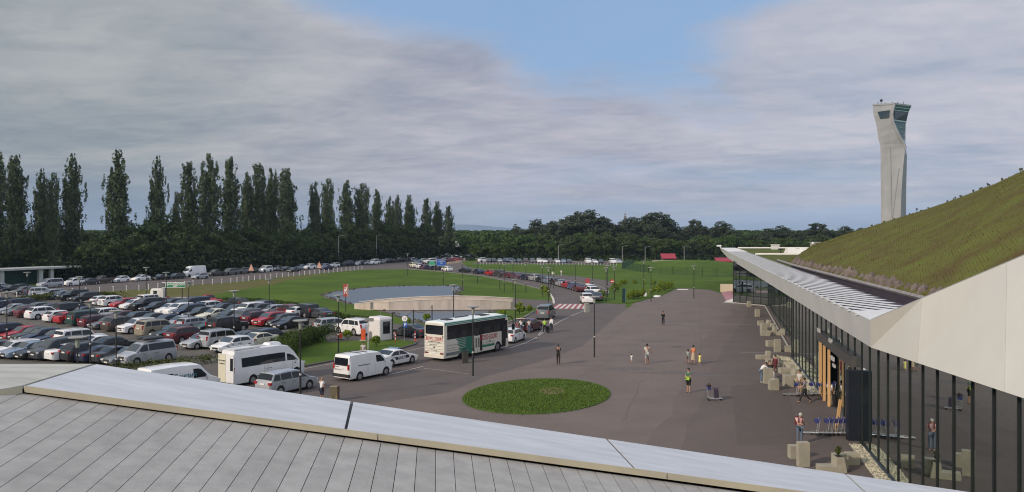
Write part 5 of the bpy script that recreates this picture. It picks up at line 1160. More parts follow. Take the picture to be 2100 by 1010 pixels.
        for sd in (1, -1):
            for t in (.36 if k not in ('van', 'minibus') else .2, .55 if k != 'van' else .42, .76 if k in ('saloon', 'crossover', 'estate', 'off-roader', 'people carrier') else .60):
                if k in ('van', 'minibus'): y0_, y1_ = 1.05, 2.0
                p = [surf(k, t, v) for v in (1.0, 2.0)]
                x = L / 2 - t * L; mbd.add([(x - .009, sd * (p[0][0] + .004), p[0][1]), (x + .009, sd * (p[0][0] + .004), p[0][1]), (x + .009, sd * (p[1][0] + .004), p[1][1]), (x - .009, sd * (p[1][0] + .004), p[1][1])], [(0, 1, 2, 3) if sd < 0 else (3, 2, 1, 0)])
                if k not in ('van',): yy, z_ = surf(k, t - .035, 1.75); mbd.box((L / 2 - (t - .035) * L, sd * (yy + .012), z_), (.18, .03, .03))
        parts.append(('door_trim', mbd.mesh('door_trim', [DARK]), None, None))
    _tpl[key] = parts; return parts
REG = []          # (root, colour, kind, row, px)
def put_car(k, col, loc, head, row, px, lod=None, label=None, extra=None, group='cars parked in rows'):
    D = Vector(loc).length
    if lod is None: lod = 0 if D < 118 else (1 if D < 215 else 2)
    cat = {'off-roader': 'car', 'crossover': 'car', 'minivan': 'van', 'pickup': 'pickup truck', 'van': 'van', 'minibus': 'minibus'}.get(k, 'car')
    nm = {'saloon': 'saloon_car', 'hatchback': 'hatchback_car', 'crossover': 'crossover_car', 'off-roader': 'off_road_car', 'estate': 'estate_car', 'people carrier': 'people_carrier', 'minivan': 'passenger_van', 'pickup': 'pickup_truck', 'van': 'delivery_van', 'minibus': 'minibus'}[k]
    r = thing(nm, label, cat, group, loc, head)
    for p in car_parts(k, lod):
        name, me, mk, lab = p[:4]; o = link(name, me, r)
        if len(p) > 4:
            o.location = p[4]
            for sn, sm_ in p[5]: link(sn, sm_, o)
        if mk in ('PAINT', 'PAINT2'):
            o.material_slots[0].link = 'OBJECT'; o.material_slots[0].material = paint(col)
        if lab: o['label'] = lab
    if label is None: REG.append((r, col, k, row, px))
    return r
AX = math.atan2(.83, .56)          # heading of the bays (pointing away to the right)
Av = Vector((math.cos(AX), math.sin(AX), 0))
def row(name, p1, p2, cars, dens=1):
    """cars: (px, code) code = colour kind facing ; p1,p2 two pixels of the near end line"""
    for c in cars:
        px, col, k, f = c[:4]; py = p1[1] + (p2[1] - p1[1]) * (px - p1[0]) / (p2[0] - p1[0]) + (c[4] if len(c) > 4 else 0)
        g_ = G(px, py); L = K[k][0]; loc = g_ + Av * (L / 2)
        jit = random.uniform(-.02, .02)
        put_car(k, col, loc, AX + jit + (math.pi if f == 'f' else 0), name, px)
S_, H_, X_, O_, E_, P_, V_, U_ = 'saloon', 'hatchback', 'crossover', 'off-roader', 'estate', 'people carrier', 'minivan', 'pickup'
row('nearest row of the car park', (0, 738), (250, 752), [(-52, 'grey', E_, 'r'), (-24, 'white', E_, 'f'), (6, 'sblue', S_, 'f'), (34, 'black', S_, 'f'), (66, 'dgrey', V_, 'f'), (97, 'white', S_, 'r'), (130, 'black', X_, 'r'), (160, 'navy', S_, 'r'), (190, 'dgrey', S_, 'r'), (217, 'grey', S_, 'f', 2), (247, 'silver', V_, 'f')])
row('second car park row', (0, 700), (200, 728), [(-46, 'grey', S_, 'f'), (-22, 'navy', X_, 'r'), (3, 'red', S_, 'f'), (24, 'dgreen', S_, 'f'), (46, 'navy', H_, 'f'), (70, 'navy', S_, 'f'), (94, 'dgrey', E_, 'f'), (115, 'white', O_, 'r'), (158, 'white', S_, 'r'), (186, 'black', S_, 'r')])
row('third car park row', (50, 656), (235, 685), [(-56, 'grey', S_, 'r'), (-32, 'navy', X_, 'r'), (-8, 'silver', S_, 'f'), (10, 'grey', S_, 'f'), (32, 'maroon', H_, 'r'), (55, 'white', X_, 'r'), (92, 'white', H_, 'r'), (114, 'red', H_, 'r'), (141, 'green', O_, 'r'), (165, 'maroon', E_, 'r'), (186, 'grey', S_, 'f'), (213, 'brown', X_, 'r'), (245, 'white', X_, 'f'), (283, 'gold', O_, 'r'), (315, 'dgreen', S_, 'f'), (345, 'maroon', X_, 'r', 4), (378, 'silver', H_, 'f', 11), (414, 'silver', O_, 'r', 4), (440, 'white', H_, 'f', 9), (463, 'dgrey', S_, 'f', -8), (486, 'cream', S_, 'f', -8), (516, 'navy', X_, 'r', -18)])
row('fourth car park row', (200, 661), (440, 687), [(-40, 'black', X_, 'f'), (-12, 'silver', H_, 'r'), (14, 'navy', V_, 'r'), (40, 'grey', S_, 'f'), (66, 'navy', S_, 'f'), (88, 'sblue', P_, 'f'), (112, 'black', V_, 'r'), (135, 'navy', S_, 'f'), (160, 'dgrey', S_, 'f'), (190, 'white', X_, 'r'), (222, 'maroon', S_, 'r'), (248, 'black', H_, 'f'), (276, 'dgreen', S_, 'f'), (306, 'navy', S_, 'f'), (336, 'silver', S_, 'f'), (366, 'silver', E_, 'r'), (400, 'green', S_, 'f'), (430, 'black', O_, 'r')])
row('fifth car park row', (225, 633), (540, 677), [(-30, 'silver', S_, 'f'), (-2, 'black', S_, 'f'), (26, 'grey', H_, 'f'), (52, 'navy', X_, 'r'), (76, 'silver', E_, 'f'), (98, 'sblue', S_, 'f'), (122, 'black', O_, 'f'), (148, 'black', X_, 'f'), (187, 'white', H_, 'r'), (205, 'white', X_, 'r'), (228, 'red', H_, 'f'), (249, 'white', H_, 'f'), (269, 'black', O_, 'f'), (291, 'black', S_, 'f'), (322, 'white', H_, 'f'), (339, 'white', X_, 'f'), (358, 'navy', P_, 'f'), (380, 'dgreen', S_, 'f'), (408, 'cream', S_, 'f'), (437, 'dgreen', S_, 'f'), (468, 'grey', O_, 'f', 1), (500, 'maroon', X_, 'r', -3), (524, 'red', X_, 'f', -3), (545, 'dgrey', E_, 'f', -6), (563, 'black', S_, 'f', -3)])
row('sixth car park row', (240, 625), (500, 653), [(262, 'dgrey', S_, 'f'), (284, 'white', O_, 'r'), (306, 'black', S_, 'r'), (328, 'navy', H_, 'f'), (346, 'dgreen', S_, 'f'), (366, 'navy', V_, 'f'), (386, 'navy', S_, 'f'), (408, 'white', X_, 'r'), (428, 'black', S_, 'f'), (455, 'dgrey', S_, 'f'), (480, 'white', O_, 'f'), (503, 'dgrey', X_, 'f', -3), (528, 'silver', E_, 'f', -6), (562, 'tan', S_, 'r', -12), (592, 'white', H_, 'r', -10)])
# queue along the far side of the lot, heading left
hq = math.atan2(.66, -.75)
for (px, py, col, k) in ((425, 629, 'red', U_), (480, 634, 'black', X_), (533, 643, 'black', O_), (588, 650, 'maroon', X_), (622, 652, 'black', O_), (652, 655, 'dgrey', S_)):
    put_car(k, col, G(px, py) + Vector((0, .9, 0)), hq + random.uniform(-.03, .03), 'exit line beside the lawn', px)
put_car(P_, 'silver', G(684, 680), AX - .28, '', 0, label='silver people carrier seen from behind at the car park exit')
put_car(O_, 'white', G(721, 688) + Vector((0, 1, 0)), math.atan2(.66, -.75), '', 0, label='white off-roader waiting beside the white booth')
put_car(S_, 'dgrey', G(838, 693) + Vector((0, 1, 0)), math.atan2(.55, -.83), '', 0, label='dark grey saloon behind the booth and parking sign')
# front right loose vehicles
put_car(P_, 'silver', (-16.75, 61.7, 0), AX + .02, '', 0, label='silver people carrier at the edge of the white coping')
tv = put_car('van', 'white', (-12.1, 67.6, 0), math.atan2(.81, .58), '', 0, label='white delivery van with roof bars and dark rear window', group='vans on the drop off road')
obj('roof_bar', MB().tube([(-.4, -.8, 2.17), (-.4, .8, 2.17)], .03, 5), DARK, tv); obj('roof_bar', MB().tube([(-1.1, -.8, 2.17), (-1.1, .8, 2.17)], .03, 5), DARK, tv)
obj('door_rail', MB().box((-.9, -.992, 1.22), (1.3, .03, .04)), DARK, tv)
obj('bumper', MB().box((-2.42, 0, .50), (.22, 1.86, .24)), DARK, tv)
text('TRANSIT', .12, DARK, tv, (-2.498, .45, 1.16), (R(90), 0, R(-90)), sx=1.1); text('GA 577 CG', .15, DARK, tv, (-2.52, .35, .95), (R(90), 0, R(-90)))
pol = put_car(S_, 'white', (-10.5, 73.8, 0), AX + .02, '', 0, label='white police saloon with dark stripe and lettering')
pm = mat('police_navy', (.012, .018, .05), .4, var=.2)
L = K[S_][0]
q = [(-.75, .60), (-.95, .84), (.95, .88), (1.02, .62)]
obj('stripe', MB().add([(x, -(Wd_ if False else surf(S_, (L / 2 - x) / L, 1 + (z - .46) / .46)[0]) - .012, z) for x, z in q], [(0, 1, 2, 3)][::1]).add([(x, surf(S_, (L / 2 - x) / L, 1 + (z - .46) / .46)[0] + .012, z) for x, z in q], [(3, 2, 1, 0)]), pm, pol)
text('POLICE', .26, WHITE, pol, (.0, -.938, .73), (R(90), 0, 0), sx=1.15, bold=.006)
obj('light_bar', MB().box((.0, 0, 1.50), (.22, 1.1, .09)), mat('light_bar_blue', (.12, .2, .32), .3, var=.3), pol)
put_car(H_, 'white', (.05, 89.2, 0), math.atan2(.93, .36), '', 0, label='white hatchback in front of the green and white coach')
mz = put_car(H_, 'maroon', (2.1, 98.6, 0), math.atan2(.91, .42), '', 0, label='maroon hatchback with raised tailgate being loaded')
obj('tailgate', MB().slab([(-1.75, -.62, 1.50), (-1.75, .62, 1.50), (-2.6, .62, 1.72), (-2.6, -.62, 1.72)], .05), paint('maroon'), mz, label='open tailgate raised above the boot')
obj('boot_interior', MB().box((-2.03, 0, .98), (.14, 1.1, .5)), DARK, mz)
put_car(V_, 'grey', (4.6, 112.6, 0), math.atan2(.97, .22), '', 0, label='grey passenger van just before the red crossing')
# minibus
mbus = put_car('minibus', 'white', (-19.9, 66.4, 0), AX - .02, '', 0, label='tall white minibus with long dark window and roof hatch', group='vans at the front of the car park')
obj('rear_door', MB().box((-3.505, .48, 1.42), (.05, .92, 2.1)), paint('cream'), mbus, label='left rear door coloured cream for warm sunlight'); obj('rear_door', MB().box((-3.505, -.48, 1.42), (.05, .92, 2.1)), paint('white'), mbus)  # warm sun on the left door is put into its cream colour
obj('rear_window', MB().box((-3.535, -.72, 1.72), (.02, .34, .95)), GL, mbus)
text('SSG W. SGSSO', .13, DARK, mbus, (-3.538, .46, 1.95), (R(90), 0, R(-90)), bold=.004); text('40-40-40-60', .13, DARK, mbus, (-3.538, .46, 1.72), (R(90), 0, R(-90)), bold=.004)
obj('roof_hatch', MB().box((.9, .1, 2.84), (1.2, .9, .16), 0, 0, .75), paint('white'), mbus, label='domed white roof unit'); obj('roof_rack', MB().box((-2.1, 0, 2.78), (2.4, 1.4, .05)).tube([(-3.3, .75, 2.86), (-.4, .75, 2.86)], .03).tube([(-3.3, -.75, 2.86), (-.4, -.75, 2.86)], .03), paint('white'), mbus)
obj('side_stripe', MB().box((-.3, -1.0, .62), (3.0, .04, .06)), DARK, mbus)
tour = put_car('van', 'white', (-23.6, 58.7, 0), AX - .02, '', 0, label='white tourist van half hidden behind the white coping', group='vans at the front of the car park')
tour.scale = (1.12, 1.0, 1.2)
text('Tourism', .42, mat('lettering_teal', (.05, .16, .22), .5, var=.1), tour, (-.1, -.985, 1.5), (R(90 - 8), 0, 0), sx=1.1, bold=.004)
obj('side_window', MB().box((-1.5, -.975, 1.5), (1.1, .03, .45), 0, 0, 1), GL, tour)
# roof boxes on the silver passenger van and the car behind
def find(row_, px): return [r for r, c, k, rw_, p in REG if rw_ == row_ and p == px][0]
rb = mat('roof_box_black', (.03, .032, .034), .35, var=.1)
for o, z_, x_ in ((find('nearest row of the car park', 247), 2.05, -.3),):
    for yy in (.45, -.42):
        obj('roof_box', MB().lathe([(.02, 0), (.30, .06), (.34, .2), (.26, .34), (.02, .38)], (0, 0, 0), 12), rb, o, True, loc=(x_, yy, z_)).scale = (3.2, 1.1, .9)
# ------------------------------------------------------------------ coach
t = thing('coach', 'white and green tour coach lettered BOVO TOURS', 'coach', None, (0, 0, 0), 0)
bh = Vector((.583, .812, 0)); L_, W_, H_b = 9.9, 2.5, 3.62
rr = G(912, 743.5); sidev = Vector((-bh.y, bh.x, 0)); ctr = rr + bh * L_ / 2 + sidev * W_ / 2
t.location = ctr; t.rotation_euler = (0, 0, math.atan2(bh.y, bh.x))
BW = mat('coach_cream', (.66, .64, .56), .4, coat=.4, c2=(.58, .56, .49), vs=1.2); BG = mat('coach_green', (.012, .15, .10), .4, coat=.4, var=.1); BR = mat('coach_red', (.42, .025, .035), .5, var=.1); BRF = mat('coach_roof', (.66, .72, .71), .5, var=.08, vs=1)
BSK = mat('coach_skirt', (.16, .19, .19), .5, var=.15)
def bsec(x):
    f = 1 - .03 * max(0, (abs(x) - L_ / 2 + .35) / .35) ** 2; w = W_ / 2 * f
    zf = H_b - (.16 * max(0, (x - L_ / 2 + .9) / .9) ** 2)
    return [(w * .99, .32), (w, .5), (w, 1.2), (w, 1.95), (w * .985, 3.1), (w * .95, zf - .22), (w * .84, zf - .05), (0, zf + .02)]
xs = [-L_ / 2, -L_ / 2 + .08, -L_ / 2 + .35, -3.2, -2.68, -2.45, -2.15, -1.85, -1.62, -1, 0, 1, 2.1, 2.62, 2.85, 3.15, 3.45, 3.68, 4.2, L_ / 2 - .5, L_ / 2 - .2, L_ / 2 - .04, L_ / 2]
vs = []
for i, x in enumerate(xs):
    s = [list(p) for p in bsec(x)]
    for xa in (-2.15, 3.15):
        d_ = abs(x - xa)
        if d_ < .535: zz_ = .5 + math.sqrt(max(0, .535 ** 2 - d_ ** 2)); s[0][1] = max(.32, zz_); s[1][1] = max(.5, zz_ + .01)
    if i == 0: s = [[y * .97, z] for y, z in s]; s[-1][1] -= .12; s[-2][1] -= .12
    if i == len(xs) - 1: s = [[y * .95, z] for y, z in s]; s[-1][1] -= .25; s[-2][1] -= .25; s[-3][1] -= .1
    vs += [(x, y, z) for y, z in s] + [(x, -y, z) for y, z in s[-2::-1]]
m = 15; n = len(xs)
mb = MB().add(vs, [(i * m + j, (i + 1) * m + j, (i + 1) * m + j + 1, i * m + j + 1)[::-1] for i in range(n - 1) for j in range(m - 1)] + [tuple(range(m)), tuple(range((n - 1) * m, n * m))[::-1]])
mb.f = [f[::-1] for f in mb.f]
mb.box((0, 0, .6), (L_ * .94, 1.7, .5), 0, 1)
mb.m = [1 if i >= len(mb.f) - 6 else (2 if (i < (n - 1) * (m - 1) and (i % (m - 1)) in (5, 6, 7, 8)) else 0) for i in range(len(mb.f))]
obj('body', mb, [BW, DARK, BRF], t, True)
yS = -W_ / 2
def sq(name, x0, x1, z0, z1, m_, off=.012, lab=None, sk=0.0):
    return obj(name, MB().add([(x0, yS * (1 if z0 < 2 else .99) - off, z0), (x1, yS - off, z0), (x1 + sk, yS * .985 - off, z1) if z1 > 2.5 else (x1 + sk, yS - off, z1), (x0 + sk, yS * .985 - off, z1) if z1 > 2.5 else (x0 + sk, yS - off, z1)], [(0, 1, 2, 3)]), m_, t, label=lab)
sq('window_band', -4.6, 4.4, 1.99, 3.25, DARK, .008, 'black band behind the side windows')
for a, b in ((-4.55, -2.6), (-2.57, -.9), (-.87, .9), (.93, 2.6), (2.63, 4.35)): sq('side_window', a, b, 2.02, 3.22, GL, .014)
for a, b in ((-4.55, -2.6), (-2.57, -.9), (-.87, .9), (.93, 2.6), (2.63, 4.6)): obj('side_window', MB().add([(a, -yS + .014, 2.02), (b, -yS + .014, 2.02), (b, -yS * .985 + .014, 3.22), (a, -yS * .985 + .014, 3.22)], [(3, 2, 1, 0)]), GL, t)
obj('roof_band', MB().add([(-4.85, yS * .95 - .03, 3.30), (4.6, yS * .95 - .03, 3.30), (4.6, yS * .90 - .02, 3.52), (-4.85, yS * .90 - .02, 3.52)], [(0, 1, 2, 3)]), BG, t, label='green band along the roof edge')
sq('side_window', 4.36, 4.72, 1.2, 3.0, GL, .013, 'dark window panel behind the windscreen')
for k_ in range(9):   # green brush marks growing toward the middle
    z_ = 1.96 - k_ * .155; sq('green_stripe', -3.3 + .10 * (k_ % 3) + .05 * k_, -1.35, z_ - .115, z_, BG, .013)
sq('green_panel', -1.9, -.95, .80, 1.98, BG, .016)
sq('skirt', -4.75, -2.75, .52, .80, BSK, .015); sq('skirt', -1.55, -.6, .40, .80, BG, .017); sq('skirt', .62, 2.55, .72, .92, BG, .015); sq('lower_skirt', .62, 2.55, .36, .70, BW, .016)
sq('side_window', -.55, .6, .45, 1.98, GL, .014, 'dark middle door recess')
for a, b in ((-.75, -.42), (-.30, -.02)):
    obj('middle_door', MB().box(((a + b) / 2, yS - .16, 1.15), (b - a, .05, 1.6), R(-14)), BW, t); obj('door_window', MB().box(((a + b) / 2, yS - .19, 1.3), (.12, .03, .9), R(-14)), GL, t)
obj('front_door', MB().box((4.05, yS - .03, 1.55), (.62, .05, 2.2)), GL, t)
text('BOVO·TOURS', .66, BR, t, (1.62, yS - .022, 1.64), (R(90), 0, 0), shear=.25, sx=.66, bold=.004)
mb = MB()
for z_ in (1.45, 1.2, 1.0): mb.box((-3.9, yS - .012, z_), (1.5, .01, .018)); mb.box((1.6, yS - .012, z_ - .02), (1.9, .01, .018))
obj('panel_line', mb, DARK, t)
obj('fuel_cap', MB().box((1.8, yS - .012, 1.22), (.14, .02, .14)), DARK, t)
for xa in (-2.15, 3.15):
    for sd in (1, -1):
        w = obj('wheel', MB().cyl((0, -.15, 0), (0, .15, 0), .5, .5, 20), TYR, t, True, loc=(xa, sd * (W_ / 2 - .2), .5)); obj('rim', MB().cyl((0, sd * .13, 0), (0, sd * .165, 0), .29, .24, 14), mat('steel_rim', (.20, .20, .19), .5, .3, var=.3), w)
xr_ = -L_ / 2
def rq(name, y0, y1, z0, z1, m_, off=.02, lab=None): return obj(name, MB().box((xr_ - off / 2, (y0 + y1) / 2, (z0 + z1) / 2), (off, abs(y1 - y0), z1 - z0)), m_, t, label=lab)
rq('rear_window', -1.05, 1.05, 2.45, 3.28, GL, .03)
text('BOVO TOURS', .36, BR, t, (xr_ - .03, .0, 2.08), (R(90), 0, R(-90)), shear=.2, sx=.9)
rq('rear_trim', -1.1, 1.1, 1.88, 1.92, BR, .02, 'thin red line under the rear lettering')
mb = MB()
for z_ in (1.66, 1.38, 1.12, .9): mb.box((xr_ - .008, 0, z_), (.016, 2.25, .016))
obj('panel_line', mb, DARK, t)
text('AUTOREISEN & TRANSFERS', .12, DARK, t, (xr_ - .02, 0, 1.76), (R(90), 0, R(-90))); text('www. bovotours', .13, DARK, t, (xr_ - .02, .1, 1.50), (R(90), 0, R(-90))); text('bovo tours gmbh', .10, DARK, t, (xr_ - .02, 0, 1.01), (R(90), 0, R(-90)))
for sd in (1, -1):
    rq('taillight', sd * .70, sd * 1.12, .66, .80, mat('tail_dark_red', (.14, .02, .02), .3), .03); rq('marker_light', sd * .95, sd * 1.08, 2.24, 2.34, DARK, .03)
rq('number_plate', -.28, .28, .70, .82, PLT, .03); rq('vent', -.1, .1, 1.22, 1.32, DARK, .03); obj('rear_bumper', MB().box((xr_ + .0, 0, .46), (.16, 2.36, .3)), BW, t)
obj('roof_hatch', MB().box((-3.2, 0, H_b + .05), (.9, .8, .08)), DARK, t); obj('roof_hatch', MB().box((2.0, 0, H_b + .05), (.9, .8, .08)), DARK, t); obj('roof_rail', MB().box((-.6, .35, H_b + .06), (2.0, .08, .08)), DARK, t); obj('roof_rail', MB().box((2.0, -.5, H_b + .04), (1.4, .06, .06)), DARK, t)
obj('windscreen', MB().add([(L_ / 2 + .02, -1.1, 1.2), (L_ / 2 + .02, 1.1, 1.2), (L_ / 2 - .0, 1.05, 3.1), (L_ / 2 - .0, -1.05, 3.1)], [(0, 1, 2, 3)]), GL, t)
obj('mirror_arm', MB().tube([(4.7, -1.15, 3.3), (5.15, -1.35, 3.35), (5.4, -1.45, 3.0), (5.45, -1.45, 2.4)], .05, 6), DARK, t); obj('mirror', MB().box((5.45, -1.45, 2.25), (.12, .28, .6)), DARK, t)
# ------------------------------------------------------------------ back road cars (standing in line along the trees)
back = [(-20, 602, 'navy', S_), (8, 600, 'dgrey', S_), (34, 598, 'black', S_), (98, 591, 'silver', V_), (146, 587, 'white', X_), (177, 585, 'dgrey', H_), (207, 582, 'brown', U_), (243, 580, 'white', H_), (285, 577, 'white', S_), (326, 575, 'black', S_), (358, 573, 'dgrey', E_),
        (395, 568, 'white', 'minibus'), (407, 573, 'silver', H_), (440, 567, 'dgrey', U_), (469, 565, 'grey', O_), (495, 562, 'grey', X_), (518, 560, 'dgreen', S_), (542, 559, 'white', O_), (566, 556, 'silver', H_), (585, 557, 'black', S_), (600, 559, 'dgrey', S_), (614, 553.5, 'sblue', H_), (633, 553, 'white', X_), (651, 551, 'brown', H_), (664, 550.5, 'sblue', H_), (668, 554, 'navy', S_),
        (683, 549, 'white', E_), (701, 547, 'dgrey', U_), (714, 546, 'navy', V_), (727, 545, 'white', H_), (740, 544, 'black', X_), (752, 543.5, 'silver', S_), (766, 543, 'white', V_), (781, 541, 'silver', H_), (794, 540, 'black', X_), (808, 539, 'dgrey', S_), (820, 538, 'navy', V_), (833, 537, 'black', H_), (846, 536, 'silver', S_)]
for px, py, col, k in back:
    a, b = G(px - 12, py + .9), G(px + 12, py - .8); d = b - a
    right = px in (98,) and False
    h = math.atan2(-d.y, -d.x)
    if px in (0,): h += math.pi
    put_car(k, col, G(px, py) + Vector((0, .9, 0)), h + random.uniform(-.06, .06), 'line of cars along the back road', px, group='cars standing along the back road', label='white minibus standing among the cars by the tall trees' if k == 'minibus' else None)
put_car(P_, 'silver', G(83, 609) + Vector((0, .9, 0)), .42, '', 0, label='silver people carrier driving right behind the white posts', group='cars standing along the back road')
ran = random.Random(12)
cl = []
for k_ in range(30):
    px = 852 + ran.random() * 112; f = (px - 852) / 112; py = 541 - f * 14 + ran.uniform(-1.5, 4.5)
    cl.append((px, py))
for (x, y) in ((925, 527), (938, 525), (950, 524), (962, 522), (973, 521.5), (984, 521), (905, 531), (914, 529)): cl.append((x, y))
good = []
for p in sorted(cl):
    g_ = G(*p)
    if all((g_ - G(*q)).length > 5.6 for q in good): good.append(p)
for px, py in good:
    cc = ran.choice(['black', 'navy', 'silver', 'white', 'purple', 'dgrey', 'sblue', 'maroon', 'brown', 'green']); k = ran.choice([S_, H_, X_, E_, O_])
    if px > 930 and py < 526: cc = 'tan' if 936 < px < 940 else ran.choice(['black', 'silver', 'dgrey'])
    put_car(k, cc, G(px, py), math.atan2(1.1, .9) + ran.uniform(-.2, .2) + math.pi, 'distant cars at the road bend', px, group='cars crowding the far bend of the road')
# queue round the pond lawn
Q = [(847, 549, 'cream', X_), (859, 551, 'white', H_), (869, 552.5, 'purple', H_), (880, 553.5, 'navy', S_), (893, 554.5, 'black', X_), (916, 557, 'white', H_), (953, 559.5, 'black', S_), (981, 562.5, 'navy', S_), (1005, 565.5, 'red', H_), (1024, 567.5, 'dgrey', X_), (1043, 570, 'maroon', E_), (1060, 572.5, 'purple', S_), (1079, 574.5, 'navy', H_), (1097, 577, 'silver', X_), (1111, 579.5, 'black', S_), (1124, 582, 'sblue', E_), (1138, 584.5, 'black', H_), (1151, 588, 'silver', S_), (1164, 591.5, 'red', H_), (1176, 594.5, 'blue', H_), (1188, 598.5, 'maroon', S_)]
for i, (px, py, col, k) in enumerate(Q):
    a = G(*Q[max(0, i - 1)][:2]); b = G(*Q[min(len(Q) - 1, i + 1)][:2]); d = a - b
    put_car(k, col, G(px, py) + Vector((0, .9, 0)), math.atan2(d.y, d.x), 'queue round the pond lawn', px, group='cars queueing round the pond lawn')
for (px, py, col, k, h) in ((1211, 600, 'white', H_, 1.72), (1215, 606.5, 'white', X_, 1.75), (1209, 613.5, 'blue', S_, 1.62), (1204, 622.5, 'white', X_, 1.58)):
    put_car(k, col, G(px, py) + Vector((0, .9, 0)), h, 'four cars before the red crossing', px, group='cars queueing round the pond lawn')
put_car(S_, 'dgrey', G(1214, 620) + Vector((1.2, 3.4, 0)), 1.5, 'four cars before the red crossing', 1217, group='cars queueing round the pond lawn')
# red band of cars by the bend
for px, py, col, k in ((924, 538, 'maroon', S_), (932, 536.5, 'red', H_), (940, 535.5, 'maroon', H_), (950, 534, 'white', H_), (959, 533, 'white', S_)):
    put_car(k, col, G(px, py), .25, 'short line right of the blue sign', px, group='cars crowding the far bend of the road')
far = [(992, 'white', X_), (1002, 'dgrey', S_), (1012, 'black', H_), (1025, 'silver', E_), (1036, 'navy', X_), (1049, 'sblue', P_), (1065, 'dgrey', S_), (1078, 'brown', X_), (1092, 'grey', X_), (1106, 'white', X_), (1117, 'white', S_), (1128, 'brown', X_), (1143, 'white', H_), (1156, 'sblue', H_), (1168, 'dgrey', S_), (1207, 'white', O_), (1220, 'white', S_), (1233, 'black', S_), (1258, 'white', O_), (1269, 'silver', X_)]
for i, (px, col, k) in enumerate(far):
    put_car(k, col, G(px, 538.5 + (px - 990) * .0105) + Vector((0, 2, 0)), (R(-85) if i not in (5, 0) else R(20)) + ran.uniform(-.1, .1), 'far row beyond the big lawn', px, group='cars in the far row beyond the lawn')
# ---- labels that single each car out
from collections import defaultdict
rows_ = defaultdict(list)
for r, c, k, rw_, px in REG: rows_[rw_].append((px, c, k, r))
for rw_, L__ in rows_.items():
    L__.sort(key=lambda x: x[0]); L__ = [x for x in L__]
    cnt = defaultdict(list)
    for x in L__: cnt[(x[1], x[2])].append(x)
    vis = [x for x in L__]
    for (c, k), g_ in cnt.items():
        for i, x in enumerate(g_):
            nm = PN[c] + ' ' + {'pickup': 'pickup truck', 'minivan': 'passenger van'}.get(k, k)
            short = rw_.replace(' from the front of the car park', ' car park row').replace('nearest row of the car park', 'nearest car park row').replace('line of cars along the back road', 'back road line')
            if len(g_) == 1: s = 'only %s in the %s' % (nm, short)
            else: s = '%s %s from the left in the %s' % (ORD[i], nm, short)
            x[3]['label'] = s
# ------------------------------------------------------------------ lamps, posts, signs, furniture
LH = 5.7
def make_lamp():
    t = thing('lamp_post', 'x', 'lamp post', 'black lamp posts with disc heads')
    obj('pole', MB().cyl((0, 0, 0), (0, 0, 1.9), .075, .075, 8).cyl((0, 0, 1.9), (0, 0, LH - .55), .055, .05, 8), BLACK, t, True)
    obj('collar', MB().cyl((0, 0, 1.88), (0, 0, 2.0), .085, .085, 10), mat('lamp_collar', (.5, .5, .48), .5, var=.1), t)
    obj('lamp_glass', MB().lathe([(.09, LH - .62), (.12, LH - .5), (.13, LH - .12), (.10, LH - .05)], n=12), mat('lamp_glass', (.28, .30, .25), .3, spec=.8, var=.1), t, True)
    obj('lamp_shade', MB().lathe([(.10, LH - .12), (.50, LH - .04), (.52, LH + .02), (.05, LH + .06)], n=18), mat('lamp_shade', (.28, .28, .26), .5, var=.1), t, True)
    return t
lamp0 = make_lamp(); used = False
heads = [(14, 599.5), (56, 559), (163, 568), (159, 692), (185, 618), (238, 637.5), (300, 549), (341, 559), (387, 579), (480, 597), (552, 573), (616, 657.5), (694, 606), (836, 521), (930, 585), (970, 629), (1057, 573), (979, 530), (948, 536), (1025, 536), (1034, 539), (1052, 536), (1078.5, 539.5), (1112, 544), (1125, 550), (1129.5, 534), (1135.5, 535), (1180, 537), (1215, 538), (1243, 550), (1260, 548), (1219, 609), (1320, 536), (1335, 549), (1423, 546), (1246, 545), (909, 531)]
heads.sort()
for i, (px, yh) in enumerate(heads):
    yb = CY + (yh - CY) * CAMH / (CAMH - LH); c = G(px, yb); t = lamp0 if i == 0 else copy_tree(lamp0)
    t.location = (c.x, c.y, 0); t['label'] = '%s black disc lamp post from the left of the photo' % ORD[i]
def make_street(arm):
    t = thing('street_light', 'x', 'street light', 'tall grey street lights')
    obj('pole', MB().cyl((0, 0, 0), (0, 0, 10.2), .10, .06, 8).tube([(0, 0, 10.1), (arm, 0, 10.6)], .045, 6), mat('galvanised', (.42, .43, .43), .5, .3, var=.1), t); obj('lamp_head', MB().box((arm + .25, 0, 10.6), (.8, .28, .12)), mat('head_grey', (.3, .3, .3), .5, var=.1), t); return t
st0 = make_street(1.3)
for i, (px, py, hh) in enumerate(((262, 568, 10.6), (428, 557, 10.6), (585, 547, 6), (694, 545, 10.2), (772, 540, 10.2), (841, 533, 9.5), (901, 528, 9.0), (988, 520.5, 8.5), (1145, 537, 6.5), (1276, 543, 6.5), (1403, 538, 6), (1323, 540, 6))):
    t = st0 if i == 0 else copy_tree(st0); c = G(px, py); t.location = (c.x, c.y, 0); t.scale = (1, 1, hh / 10.6); t['label'] = '%s tall grey street light from the left of the photo' % ORD[i]
